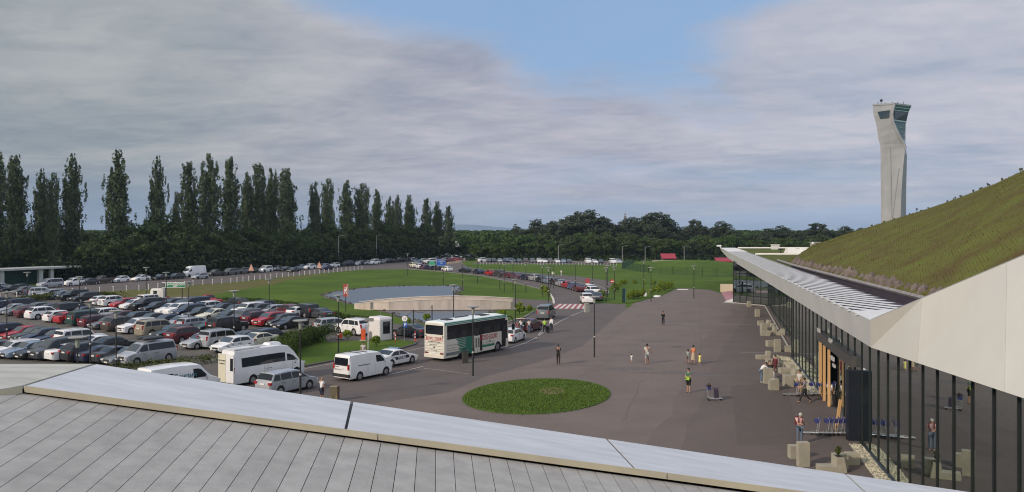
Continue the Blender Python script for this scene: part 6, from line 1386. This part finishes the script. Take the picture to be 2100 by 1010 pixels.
# white posts along the road
pts = [(0, 614), (30, 612.5), (60, 611), (100, 608), (160, 603.5), (283, 596.5), (393, 586.5), (473, 581), (552, 572), (646, 563), (745, 553)]
p0 = None; P = [G(*p) for p in pts]; acc = []; step = 2.55
L_acc = 0
for a, b in zip(P, P[1:]):
    L = (b - a).length; q = (step - L_acc) if acc else 0
    while q < L: acc.append(a.lerp(b, q / L)); q += step
    L_acc = (L - (q - step))
pw = thing('white_post', 'thin white roadside post with a small head in the row by the back road', 'post', 'row of white posts along the back road')
obj('post', MB().box((0, 0, .5), (.09, .09, 1.0)), mat('post_white', (.62, .62, .60), .6, var=.1), pw); obj('post_head', MB().box((0, 0, 1.06), (.16, .16, .14)), mat('post_head_white', (.72, .72, .70), .6, var=.05), pw)
for i, c in enumerate(acc): t = pw if i == 0 else copy_tree(pw); t.location = (c.x, c.y, 0)
pg = []
fp = thing('white_post', 'low white post in the row before the far parked cars', 'post', 'row of low white posts on the far lawn edge')
obj('post', MB().box((0, 0, .45), (.08, .08, .9)), mat('post_white', (.62, .62, .60)), fp)
for i in range(44):
    px = 985 + i * 6.5; c = G(px, 543.2 + (px - 985) * .006); t = fp if i == 0 else copy_tree(fp); t.location = (c.x, c.y, 0)
yp = thing('bend_post', 'small pale post in the curved row at the far bend', 'post', 'row of pale posts at the far bend')
obj('post', MB().box((0, 0, .45), (.14, .14, .9)), mat('post_cream', (.55, .42, .30), .6, var=.1), yp)
for i in range(16):
    f = i / 15; c = G(918 + 34 * f, 543 - 6 * f); t = yp if i == 0 else copy_tree(yp); t.location = (c.x, c.y, 0)
t = thing('bus_shelter', 'long flat roofed shelter with white pillars and green rear wall', 'shelter')
A0, A1 = G(-160, 597), G(166, 577.5)
dv = (A1 - A0).normalized(); nv_ = Vector((-dv.y, dv.x, 0)); ang = math.atan2(dv.y, dv.x); Ls = (A1 - A0).length
SHW = mat('shelter_concrete', (.42, .43, .43), .7, c2=(.34, .35, .35), vs=.6)
c = A0.lerp(A1, .5) + nv_ * 2.2; obj('roof', MB().box((c.x, c.y, 3.45), (Ls, 5.2, .42), ang), SHW, t)
c = A0.lerp(A1, .42) + nv_ * 4.3; obj('rear_wall', MB().box((c.x, c.y, 1.6), (Ls * .80, .15, 3.2), ang), mat('shelter_green', (.02, .085, .07), .6, c2=(.012, .05, .045), vs=.5), t)
for px, w in ((-60, .8), (8, .7), (41, .9), (122, .9), (145, .7)):
    g_ = G(px, 595 - (px + 60) * .06); f = (g_ - A0).dot(dv) / Ls; c = A0.lerp(A1, f) + nv_ * .5; obj('pillar', MB().box((c.x, c.y, 1.62), (w, .8, 3.24), ang), SHW, t)
# booth
t = thing('kiosk', 'white gatekeeper booth with rounded top and small window', 'booth', loc=(0, 0, 0)); c = G(776, 702) + Vector((0, 1.2, 0)); t.location = c; t.rotation_euler = (0, 0, AX - R(10))
bw = mat('booth_white', (.62, .60, .61), .5, var=.05)
o = obj('cabin', MB().box((0, 0, 1.28), (1.8, 2.2, 2.45)), bw, t); bv = o.modifiers.new('b', 'BEVEL'); bv.width = .18; bv.segments = 3
obj('window', MB().box((0, -1.12, 1.5), (.75, .05, 1.15)), GL, t); obj('window_frame', MB().box((0, -1.105, 1.5), (.9, .04, 1.3)), DARK, t); obj('roof', MB().box((0, 0, 2.55), (1.6, 2.0, .12), 0, 0, .9), bw, t); obj('aerial', MB().tube([(0, 0, 2.6), (0, 0, 3.5)], .02, 4), STEEL, t)
# barrier cabinets, signs and cones
OR = mat('signal_orange', (.62, .09, .03), .5, var=.1)
for px, py, lab, sz in ((745, 701, 'orange red barrier cabinet in front of the white booth', (.42, .42, 1.25)), (697, 697, 'orange and white barrier foot beside the lamp post', (.5, .3, .6))):
    c = G(px, py); t = thing('barrier_cabinet', lab, 'barrier', None, (c.x, c.y, .1)); obj('housing', MB().box((0, 0, sz[2] / 2), sz), OR, t); obj('base', MB().box((0, 0, .04), (sz[0] + .3, sz[1] + .3, .08)), LINEW, t)
for px, py, lab in ((776, 0, 0), (811, 703, 'left red and white traffic post by the parking sign'), (825.5 + 26, 700, 'tall red and white traffic post by the parking sign'), (861, 694, 'right red and white traffic post behind the coach')):
    if not lab: continue
    c = G(px - (0 if px < 815 else 0), py); t = thing('traffic_post', lab, 'traffic post', 'red and white traffic posts', (c.x, c.y, 0)); h = 1.1
    obj('post', MB().cyl((0, 0, 0), (0, 0, h), .06, .05, 10), mat('post_red', (.5, .03, .03), .5, var=.1), t); obj('reflective_band', MB().cyl((0, 0, .35), (0, 0, .5), .066, .066, 10).cyl((0, 0, .7), (0, 0, .85), .064, .064, 10), WHITE, t); obj('foot', MB().cyl((0, 0, 0), (0, 0, .06), .22, .2, 10), OR, t)
t = thing('parking_sign', 'blue parking sign with round clock plate on a grey pole', 'sign', loc=G(829, 704)); t.rotation_euler = (0, 0, 0)
obj('pole', MB().cyl((0, 0, 0), (0, 0, 2.75), .04, .04, 8), STEEL, t); BLU = mat('sign_blue', (.02, .10, .42), .5, var=.1)
obj('parking_plate', MB().box((.12, -.06, 1.95), (.42, .03, .55)), BLU, t); text('P', .5, WHITE, t, (.12, -.085, 1.95), (R(90), 0, 0), bold=.01)
obj('round_plate', MB().cyl((.05, -.04, 2.6), (.05, -.07, 2.6), .30, .30, 18), WHITE, t); text('12', .3, DARK, t, (.05, -.08, 2.6), (R(90), 0, 0))
t = thing('camera_mast', 'white mast with grey box on the lawn beside the white van', 'mast', loc=G(755, 719)); obj('pole', MB().cyl((0, 0, 0), (0, 0, 3.0), .05, .05, 8), mat('mast_white', (.5, .5, .5), .5, var=.05), t); obj('box', MB().box((.1, 0, 3.05), (.85, .3, .32)), mat('box_grey', (.22, .22, .22), .5, var=.1), t); obj('arm', MB().box((-.1, 0, 2.5), (.5, .06, .06)), STEEL, t)
t = thing('thin_post', 'thin grey post behind the silver people carrier', 'post', loc=G(684, 680)); obj('post', MB().cyl((0, 0, 0), (0, 0, 1.4), .03, .03, 6), STEEL, t); t.location = G(684, 683)
# red banner sign
t = thing('banner_sign', 'upright red and white banner sign on a black pole by the pond', 'sign', loc=G(709, 640)); obj('pole', MB().cyl((0, 0, 0), (0, 0, 2.3), .06, .06, 8), BLACK, t)
obj('banner', MB().box((-.05, 0, 3.15), (.62, .10, 1.85)), mat('banner_red', (.42, .08, .065), .5, c2=(.34, .06, .05), vs=1), t); obj('banner_edge', MB().box((.30, 0, 3.13), (.16, .12, 1.9)), mat('banner_pink', (.42, .24, .21), .5, var=.1), t)
text('TBC', .55, WHITE, t, (-.06, -.07, 3.15), (R(90), R(90), 0), bold=.02)
# green exit sign and pay portal
gc_ = G(356, 628); t = thing('exit_sign', 'green exit sign with white frame and lettering above the car park barrier', 'sign', loc=gc_)
s_ = gc_.y / FPX
def Zp(y): return CAMH - (y - CY) * s_
GRN = mat('sign_green', (.015, .20, .085), .5, var=.1); w_ = 48 * s_
obj('board', MB().box((0, 0, Zp(585)), (w_, .12, 10.5 * s_)), WHITE, t); obj('green_field', MB().box((4 * s_, -.075, Zp(585)), (39 * s_, .04, 8.2 * s_)), GRN, t); obj('arrow_plate', MB().box((-20.3 * s_, -.075, Zp(585)), (7 * s_, .04, 8.2 * s_)), mat('plate_dark', (.08, .09, .09), .5, var=.2), t)
text('გასასვლელი', .42, WHITE, t, (5 * s_, -.105, Zp(583)), (R(90), 0, 0), bold=.008); text('EXIT', .34, WHITE, t, (4 * s_, -.105, Zp(587.4)), (R(90), 0, 0), bold=.01)
for x_ in (-17, 17): obj('pole', MB().cyl((x_ * s_, .12, 0), (x_ * s_, .12, Zp(590)), .07, .07, 8), BLACK, t)
gc2 = G(323, 627); t = thing('pay_portal', 'white arch shaped pay station at the car park edge', 'pay station', loc=gc2)
pwm = mat('portal_white', (.58, .58, .53), .6, var=.08)
obj('left_wall', MB().box((-.72, 0, 1.2), (.42, 1.0, 2.4)), pwm, t); obj('right_wall', MB().box((.62, 0, 1.2), (1.0, 1.0, 2.4)), pwm, t); obj('roof', MB().box((.1, 0, 2.55), (2.0, 1.1, .32), 0, 0, .85), pwm, t); obj('recess', MB().box((-.2, .2, 1.15), (.66, .5, 2.25)), mat('recess_dark', (.05, .045, .06), .6, var=.2), t)
c = G(343, 626); t = thing('barrier_gate', 'red barrier cabinet with a long pale boom arm', 'barrier', loc=c); obj('housing', MB().box((0, 0, .75), (.55, .5, 1.2)), mat('barrier_red', (.32, .04, .03), .6, var=.15), t); obj('boom', MB().cyl((.2, -.1, 1.25), (4.4, -.1, 1.12), .05, .05, 6), mat('boom_cream', (.62, .52, .38), .5, var=.1), t); obj('boom_rest', MB().cyl((4.4, -.1, 0), (4.4, -.1, 1.1), .04, .04, 6), DARK, t)
# blue road sign
c = G(905, 560); t = thing('road_sign', 'large blue direction sign with white text by the far bend', 'sign', loc=c); s_ = c.y / FPX
z_ = Zp(539); s3 = c.y / FPX; z_ = CAMH - (539 - CY) * s3
obj('board', MB().box((0, 0, z_), (18 * s3, .12, 13 * s3)), BLU, t); text('PARKING', .42, WHITE, t, (.1, -.07, z_ + .35), (R(90), 0, 0)); text('EXIT', .36, WHITE, t, (.1, -.07, z_ - .2), (R(90), 0, 0))
obj('border', MB().box((0, -.066, z_ + 6.3 * s3), (18 * s3, .01, .08)).box((0, -.066, z_ - 6.3 * s3), (18 * s3, .01, .08)), mat('border_pale', (.35, .45, .65), .5), t)
for x_ in (-.95, .95): obj('pole', MB().cyl((x_, .12, 0), (x_, .12, z_ - 6 * s3), .05, .05, 6), STEEL, t)
c = G(881, 556); t = thing('road_sign', 'green direction sign left of the large blue sign', 'sign', loc=c); s3 = c.y / FPX; z_ = CAMH - (540.5 - CY) * s3
obj('board', MB().box((0.7, 0, z_), (13 * s3, .12, 7.5 * s3)), mat('sign_green_pale', (.04, .30, .18), .5, var=.1), t); obj('border', MB().box((.7, -.066, z_ - 3.8 * s3), (13 * s3, .02, .1)), WHITE, t)
for x_ in (.1, 1.4): obj('pole', MB().cyl((x_, .12, 0), (x_, .12, z_), .04, .04, 6), STEEL, t)
# billboard on a mast
D = 372.; c = Vector(((946 - CX) / FPX * D, D, 0)); s3 = D / FPX; z_ = CAMH - (500.5 - CY) * s3; t = thing('billboard', 'pale grey billboard on a tall mast beyond the poplars', 'billboard', loc=c)
obj('mast', MB().cyl((.2, .1, 0), (.2, .1, z_ - 5 * s3), .14, .12, 8), mat('galvanised', (.4, .4, .4)), t); obj('panel', MB().box((-.9 * 1, 0, z_), (15.5 * s3, .2, 11.5 * s3)), mat('billboard_white', (.36, .40, .38), .6, var=.1), t); obj('side_panel', MB().box((7.6 * s3 + .75 - .9 + .2, .0, z_), (7 * s3, .2, 11.5 * s3)), mat('billboard_grey', (.25, .28, .26), .6, c2=(.18, .21, .19), vs=1), t)
obj('picture', MB().box((-2.2, -.12, z_ - .3), (1.1, .03, 1.3)).box((-.5, -.12, z_ + .1), (.7, .03, 1.1)).box((.3, -.12, z_ - .7), (.9, .03, .25)), mat('billboard_dark', (.05, .07, .06), .6, var=.2), t)
# small road signs
def roadsign(label, px, py, yt, parts_):
    c = G(px, py); t = thing('road_sign', label, 'sign', None, c); k = c.y / FPX; t_ = CAMH - (yt - CY) * k; obj('pole', MB().cyl((0, .03, 0), (0, .03, t_ - .1), .04, .04, 6), STEEL, t); return t, t_
t, z_ = roadsign('red sign with white plate beneath it beside the queue', 1205, 590, 571.5, 0); obj('red_plate', MB().box((0, -.03, z_ - .5), (.95, .04, .9)), mat('sign_red_pale', (.40, .06, .08), .5, var=.1), t); obj('white_plate', MB().box((0, -.03, z_ - 1.35), (.8, .04, .6)), WHITE, t)
t, z_ = roadsign('round red no entry sign beside the lamp post', 1256, 590, 573.5, 0); obj('disc', MB().cyl((0, -.02, z_ - .4), (0, -.06, z_ - .4), .42, .42, 18), mat('sign_red', (.50, .05, .03), .5, var=.05), t); obj('bar', MB().box((0, -.075, z_ - .4), (.6, .02, .16)), WHITE, t)
t, z_ = roadsign('small round white sign on the far path', 1134, 569, 558, 0); obj('disc', MB().cyl((0, -.02, z_ - .3), (0, -.06, z_ - .3), .36, .36, 14), mat('sign_lime', (.6, .66, .5), .5, var=.05), t)
for i, (px, py) in enumerate(((517, 566), (656, 560))):
    c = G(px, py - 3); t = thing('warning_sign', '%s red and white triangular sign among the back road cars' % ('left' if i == 0 else 'right'), 'sign', 'triangular signs on the back road', c + Vector((0, -.8, 0)))
    obj('triangle', MB().add([(-.75, 0, 1.0), (.75, 0, 1.0), (.0, 0, 2.9), (-.75, .06, 1.0), (.75, .06, 1.0), (0, .06, 2.9)], [(0, 1, 2), (5, 4, 3), (0, 3, 4, 1), (1, 4, 5, 2), (2, 5, 3, 0)]), mat('sign_pinkred', (.55, .20, .14), .5, c2=(.6, .45, .35), vs=1.5), t); obj('pole', MB().cyl((0, .1, 0), (0, .1, 1.2), .04, .04, 6), STEEL, t)
# bollard block, info pillar, bins
c = G(1203, 641); t = thing('bollard', 'square pale concrete bollard at the end of the red crossing', 'bollard', loc=c); obj('block', MB().box((0, 0, .62), (.62, .62, 1.25), R(20), 0, .92), mat('bollard_grey', (.30, .30, .27), .8, var=.15), t); obj('cap', MB().box((0, 0, 1.27), (.66, .66, .06), R(20)), CONC, t)
c = G(1280, 622); t = thing('info_pillar', 'dark green upright information pillar on the lawn island', 'pillar', loc=c); obj('pillar', MB().box((0, 0, 1.2), (.62, .3, 2.4)), mat('pillar_green', (.010, .035, .035), .4, var=.2), t); obj('edge_strip', MB().box((.24, -.155, 1.2), (.06, .02, 2.2)), mat('strip_pale', (.2, .3, .3), .4), t)
c = G(954, 745); t = thing('litter_bin', 'dark upright litter bin beside the coach rear wheel', 'bin', loc=c); obj('bin_body', MB().box((0, 0, .52), (.50, .42, 1.02), R(15)), mat('bin_dark', (.05, .052, .048), .7, c2=(.03, .03, .028), vs=5), t); obj('lid', MB().box((0, 0, 1.07), (.54, .46, .07), R(15)), DARK, t)
c = G(686, 822); t = thing('litter_bin', 'square wooden litter bin beside the bald man', 'bin', loc=c); obj('wood_cladding', MB().box((-.06, 0, .5), (.50, .5, 1.0), R(12)), mat('bin_wood', (.32, .25, .13), .7, var=.2, vs=4), t); obj('dark_side', MB().box((.27, .02, .5), (.16, .5, 1.02), R(12)), mat('bin_brown', (.04, .025, .02), .7, var=.2), t)
# fence round the mound, red buildings
def fence_run(P, h, label):
    t = thing('wire_fence', label, 'fence'); mb = MB(); k = 0
    for a, b in zip(P, P[1:]):
        n = max(2, int((b - a).length / 3.2))
        for i in range(n + 1):
            p = a.lerp(b, i / n); obj('fence_post', MB().box((p.x, p.y, h / 2), (.09, .09, h)), mat('fence_green', (.012, .045, .025), .6, var=.1), t) if k < 90 else None; k += 1
        nw = int((b - a).length / .32)
        for i in range(nw): p = a.lerp(b, (i + .5) / nw); mb.box((p.x, p.y, h / 2), (.05, .03, h - .1))
        for z in (.15, h * .5, h - .1): mb.tube([a + Vector((0, 0, z)), b + Vector((0, 0, z))], .014, 3)
    obj('wire_mesh', mb, mat('fence_green', (.012, .045, .025)), t)
fence_run([G(1276, 552), G(1330, 560), G(1380, 563), G(1440, 566), G(1500, 569)], 2.2, 'dark green mesh fence in front of the grassy mound')
fence_run([G(1276, 552), G(1300, 546), G(1345, 544)], 2.2, 'far side run of the dark green mesh fence')
for px0, px1, y0, y1, yg, D, lab in ((1355, 1385, 520.5, 530, 541, 300, 'small building with a bright red roof on the mound'), (1466, 1500, 529, 536, 545, 290, 'low red roofed building behind the fascia tip')):
    s3 = D / FPX; x0, x1 = (px0 - CX) * s3, (px1 - CX) * s3; zt_, zb_ = CAMH - (y0 - CY) * s3, CAMH - (y1 - CY) * s3; t = thing('red_roofed_building', lab, 'building', loc=((x0 + x1) / 2, D, 0)); w = x1 - x0
    RRM = mat('red_roof', (.27, .012, .028), .5, var=.06)
    obj('roof', MB().add([(-w / 2, -2.2, zb_), (w / 2, -2.2, zb_), (w / 2, 1, zt_), (-w / 2, 1, zt_), (-w / 2, -2.2, zb_ - .12), (w / 2, -2.2, zb_ - .12), (w / 2, 1, zt_ - .2), (-w / 2, 1, zt_ - .2)], [(0, 1, 2, 3), (7, 6, 5, 4), (0, 4, 5, 1), (1, 5, 6, 2), (3, 2, 6, 7), (0, 3, 7, 4)]), RRM, t)
    obj('wall', MB().box((0, .2, (zb_ - .1) / 2 + .0), (w * .9, 1.4, zb_ - .1)), mat('building_wall', (.10, .10, .09), .8, var=.2), t)
D = 268; s3 = D / FPX; c = Vector(((1368 - CX) * s3, D, CAMH - (534.5 - CY) * s3)); simp('retaining_edge', 'low pale retaining edge under the red roofed building', 'edge wall', MB().box((c.x, c.y, c.z / 2 + .1), (9.5, .4, c.z)), CONC)
# radio mast behind gums
D = 420; s3 = D / FPX; t = thing('radio_mast', 'thin radio mast rising above the gum trees', 'mast', loc=((1282 - CX) * s3, D, 0)); zt_ = CAMH + (472 - 432) * s3; obj('mast', MB().cyl((0, 0, 0), (0, 0, zt_ - 3), .25, .2, 6).cyl((0, 0, zt_ - 3), (0, 0, zt_), .1, .06, 6), STEEL, t); obj('antenna_head', MB().box((0, 0, zt_ - 3.6), (1.2, 1.2, 1.8)).box((0, 0, zt_ - 2), (.7, .7, .7)), mat('mast_grey', (.2, .2, .2), .6), t)
# rope and posts near pond bank below bridge
t = thing('rope_fence', 'black posts with sagging cable behind the booth', 'fence')
pp = [G(805, 700), G(848, 690), G(886, 678)]; hs_ = [3.0, 3.0, 3.0]
for p in pp: obj('fence_post', MB().cyl((p.x, p.y, 0), (p.x, p.y, 3.0), .06, .06, 6), BLACK, t)
for a, b in zip(pp, pp[1:]): obj('cable', MB().tube([a.lerp(b, f) + Vector((0, 0, 2.9 - .5 * math.sin(math.pi * f))) for f in [k / 8 for k in range(9)]], .02, 4), BLACK, t)
# concrete seats, planters and blocks
SB = mat('seat_concrete', (0.33, 0.31, 0.245), .85, c2=(.26, .245, .20), vs=2.2, bump=.15, bs=14)
def block(label, px, py, sz, rz=0.0, taper=1.0, name='concrete_block', extra=None, cat='block'):
    sz = (sz[0] * .72, sz[1] * .75, sz[2] * .80); c = G(px, py); t = thing(name, label, cat, 'concrete seats and blocks by the terminal', (c.x, c.y, 0), R(rz)); obj('block', MB().box((0, 0, sz[2] / 2), sz, 0, 0, taper), SB, t); return t
def seat(label, px, py, rz, high=.95, w=1.0, low=.52, L=1.35, slant=.12):   # L shaped seat: bench part with raised slanted back
    c = G(px, py); t = thing('concrete_bench', label, 'seat', 'concrete seats and blocks by the terminal', (c.x, c.y, 0), R(rz)); t.scale = (.68, .68, .74); x0, x1, xb = -L / 2, L / 2, L / 2 - .5
    mb = MB(); pr_ = [(x0, 0), (x1 - slant, 0), (x1, high), (xb, high), (xb - .08, low), (x0, low)]
    vs = [(x, -w / 2, z) for x, z in pr_] + [(x, w / 2, z) for x, z in pr_]; n = 6
    mb.add(vs, [tuple(range(n)), tuple(range(n, 2 * n))[::-1]] + [(i, n + i, n + (i + 1) % n, (i + 1) % n) for i in range(n)]); obj('seat_block', mb, SB, t); return t
block('tall slim concrete pillar nearest the far glass bay', 1536, 630, (.75, .6, 1.15), 5)
block('second tall slim concrete pillar on the far plaza', 1553, 650, (.80, .6, 1.3), 5)
block('small block at the left of the far seat cluster', 1560, 668, (1.0, .6, .75), 5); seat('rear seat of the far seat cluster', 1572, 670, 10, 1.1); block('pale block at the centre of the far seat cluster', 1566, 682, (.95, .8, 1.35), 5, 1.0)
seat('right rear seat of the far seat cluster', 1579, 680, 0, 1.3); seat('front left seat of the far seat cluster', 1570, 689, 0, .8, .9, .8, 1.5); seat('front right seat of the far seat cluster', 1586, 687, 10, 1.25, .8, .6, 1.0)
seat('separate seat right of the far seat cluster', 1600, 688, 0, 1.0, .7, .55, 1.3, -.05)
block('low cube with hollow top before the tall slab', 1579, 711, (.95, .85, .75), 8); block('tall upright slab beside the low cube', 1594, 722, (.80, .6, 1.55), 0); block('low block against the corner of the glass wall', 1617, 722, (1.0, .7, .75), 0)
seat('L shaped seat left of the reclining person', 1565, 737, 0, 1.0, .9, .5, 1.9); seat('seat under the reclining person', 1584, 745, 5, .95, .9, .5, 1.6); seat('dark seat with raised back behind the tall slab', 1592, 760, 3, .95, .9, .55, 1.75)
seat('wide seat nearest the gravel strip', 1612, 766, 3, 1.0, 1.0, .6, 1.7); seat('right seat of the near seat cluster', 1624, 778, 10, 1.1, .9, .5, 1.4); block('tall slab before the bending man', 1575, 787, (.95, .6, 1.5), 0); seat('front seat of the near seat cluster', 1586, 800, 0, 1.15, .9, 1.05, .95, -.03); block('low block behind the trolleys', 1616, 793, (.9, .9, 1.1), 0)
block('tall slab in front of the man with the backpack', 1647, 957, (.78, .5, 1.55), 4, 1.0); block('low block joined left of the front slab', 1632, 940, (1.0, .6, .85), 4); block('separate low cube beside the gravel strip', 1747, 952, (.85, .75, .72), 0)
t = seat('L shaped planter seat with a small shrub at the coping edge', 1702, 968, 0, 1.05, .9, .45, 1.75, -.22); obj('soil', MB().box((.62, 0, 1.052), (.42, .6, .03)), mat('planter_soil', (.03, .025, .02), .9), t)
bl_ = [((.62 + random.uniform(-.14, .14), random.uniform(-.15, .15), 1.15 + random.uniform(0, .5)), (.10, .10, .12)) for _ in range(16)]; me = crown(bl_, 170, .09, 77); me.materials.append(leafmat('planter_leaves', (.07, .085, .03), (.035, .045, .02))); link('foliage', me, t)
block('grey block behind the planter seat', 1722, 962, (.9, .7, .95), 5)
# luggage trolleys
def trolley(label, loc, rz, stuff_=False):
    t = thing('luggage_trolley', label, 'luggage trolley', 'luggage trolleys by the entrance', loc, rz); NB = mat('trolley_navy', (.03, .035, .16), .5, var=.15); AL = mat('trolley_steel', (.50, .51, .53), .3, .7, var=.1)
    obj('base_frame', MB().tube([(-.45, -.24, .2), (.5, -.12, .16), (.5, .12, .16), (-.45, .24, .2)], .022, 6).tube([(-.45, -.24, .2), (-.45, .24, .2)], .022, 6), AL, t)
    obj('upright_frame', MB().tube([(-.45, -.24, .2), (-.56, -.24, 1.0)], .018, 6).tube([(-.45, .24, .2), (-.56, .24, 1.0)], .018, 6).tube([(-.5, -.24, .6), (-.5, .24, .6)], .014, 6), AL, t)
    obj('handle', MB().tube([(-.60, -.30, 1.03), (-.60, .30, 1.03)], .032, 8), NB, t); obj('basket', MB().box((-.42, 0, .86), (.24, .44, .18)), NB, t)
    for x, y in ((-.42, -.22), (-.42, .22), (.42, 0)): obj('wheel', MB().cyl((x, y - .025, .08), (x, y + .025, .08), .08, .08, 10), DARK, t)
    return t
tl = trolley('single luggage trolley loaded with dark bags on the open plaza', G(1466, 822), away(1466, -80))
bg = thing('travel_bag', 'dark travel bag standing on the single trolley', 'bag', None, tl.location + Vector((.0, .0, .24)), away(1466, -80)); obj('bag_body', MB().box((.1, .0, .3), (.28, .42, .6), 0, 0, .9), mat('bag_dark', (.03, .025, .045), .7, var=.2), bg); obj('bag_handle', MB().tube([(.1, -.08, .62), (.1, 0, .7), (.1, .08, .62)], .015), DARK, bg)
bg = thing('travel_bag', 'soft black and tan bag on top of the trolley basket', 'bag', None, tl.location + Vector((0, 0, .96)), away(1466, -80)); obj('bag_body', MB().lathe([(.05, 0), (.16, .05), (.17, .16), (.06, .24)], (-.40, 0, 0), 10), mat('bag_black', (.035, .025, .022), .8, var=.3), bg, True); obj('bag_flap', MB().box((-.28, 0, .10), (.04, .2, .2)), mat('bag_tan', (.32, .22, .16), .7), bg)
for i in range(7):
    c = G(1735 - i * 9.2, 893); trolley('%s trolley from the dark entrance box in the near stack' % ORD[i], c + Vector((0, .2 * 0, 0)), R(168))
trolley('trolley beside the man with the red backpack', G(1660, 893), R(170))
for i in range(6):
    c = G(1696 - i * 15, 812 + .2 * i); trolley('%s trolley from the timber doors in the rear row' % ORD[i], c, R(172))
for lab, p, sc_ in (('black suitcase beside the person in white shirt', G(1123, 683), .75), ('dark suitcase beside the man in khaki trousers', G(1718, 836), .85), ('red suitcase behind the maroon hatchback', G(1061, 682), .6)):
    t = thing('suitcase', lab, 'suitcase', None, p); m_ = mat('case_red', (.22, .02, .04), .5) if 'red' in lab.split()[0] else mat('case_black', (.015, .015, .018), .5, var=.2)
    obj('shell', MB().box((0, 0, sc_ / 2 + .04), (.45 * sc_ / .7, .28, sc_ * .95)), m_, t); obj('handle', MB().tube([(-.1, 0, sc_), (-.1, 0, sc_ + .2), (.1, 0, sc_ + .2), (.1, 0, sc_)], .012), STEEL, t)
mb = MB(); q = MB().box((0, 0, .5), (.1, .1, 1)); t = thing('rubbish', 'white litter sack lying at the edge of the lawn island', 'sack', loc=G(1323, 609)); obj('sack', MB().lathe([(.05, 0), (.32, .1), (.35, .45), (.12, .9)], n=9), WHITE, t, True)
t = thing('rubbish', 'white sheet of litter on the lawn edge', 'litter', loc=G(1346, 610)); obj('litter_sheet', MB().add([(-.7, -.2, .02), (.6, -.3, .05), (.8, .3, .3), (-.4, .35, .25), (0, 0, .35)], [(0, 1, 4), (1, 2, 4), (2, 3, 4), (3, 0, 4)]), WHITE, t)
simp('pavement_plate', 'thin white slab on the path beyond the lawn island', 'slab', MB().box((G(1400, 595).x, G(1400, 595).y, .06), (2.1, .5, .1)), WHITE)
bpy.context.view_layer.update()

# ------------------------------------------------------------------ the air
hz_m = bpy.data.materials.new('air'); hz_m.use_nodes = True; ht = hz_m.node_tree; ht.nodes.clear()
ho = ht.nodes.new('ShaderNodeOutputMaterial'); pv_ = ht.nodes.new('ShaderNodeVolumePrincipled'); pv_.inputs['Density'].default_value = 0.00009; pv_.inputs['Color'].default_value = (.60, .78, 1.0, 1); pv_.inputs['Anisotropy'].default_value = .2
ht.links.new(pv_.outputs[0], ho.inputs['Volume'])
hb = MB().box((0, 4400, 34), (9500, 9300, 70)); ho_ = obj('haze', hb, hz_m); props(ho_, 'thin bluish summer haze over the whole airport', 'haze', None, 'stuff')
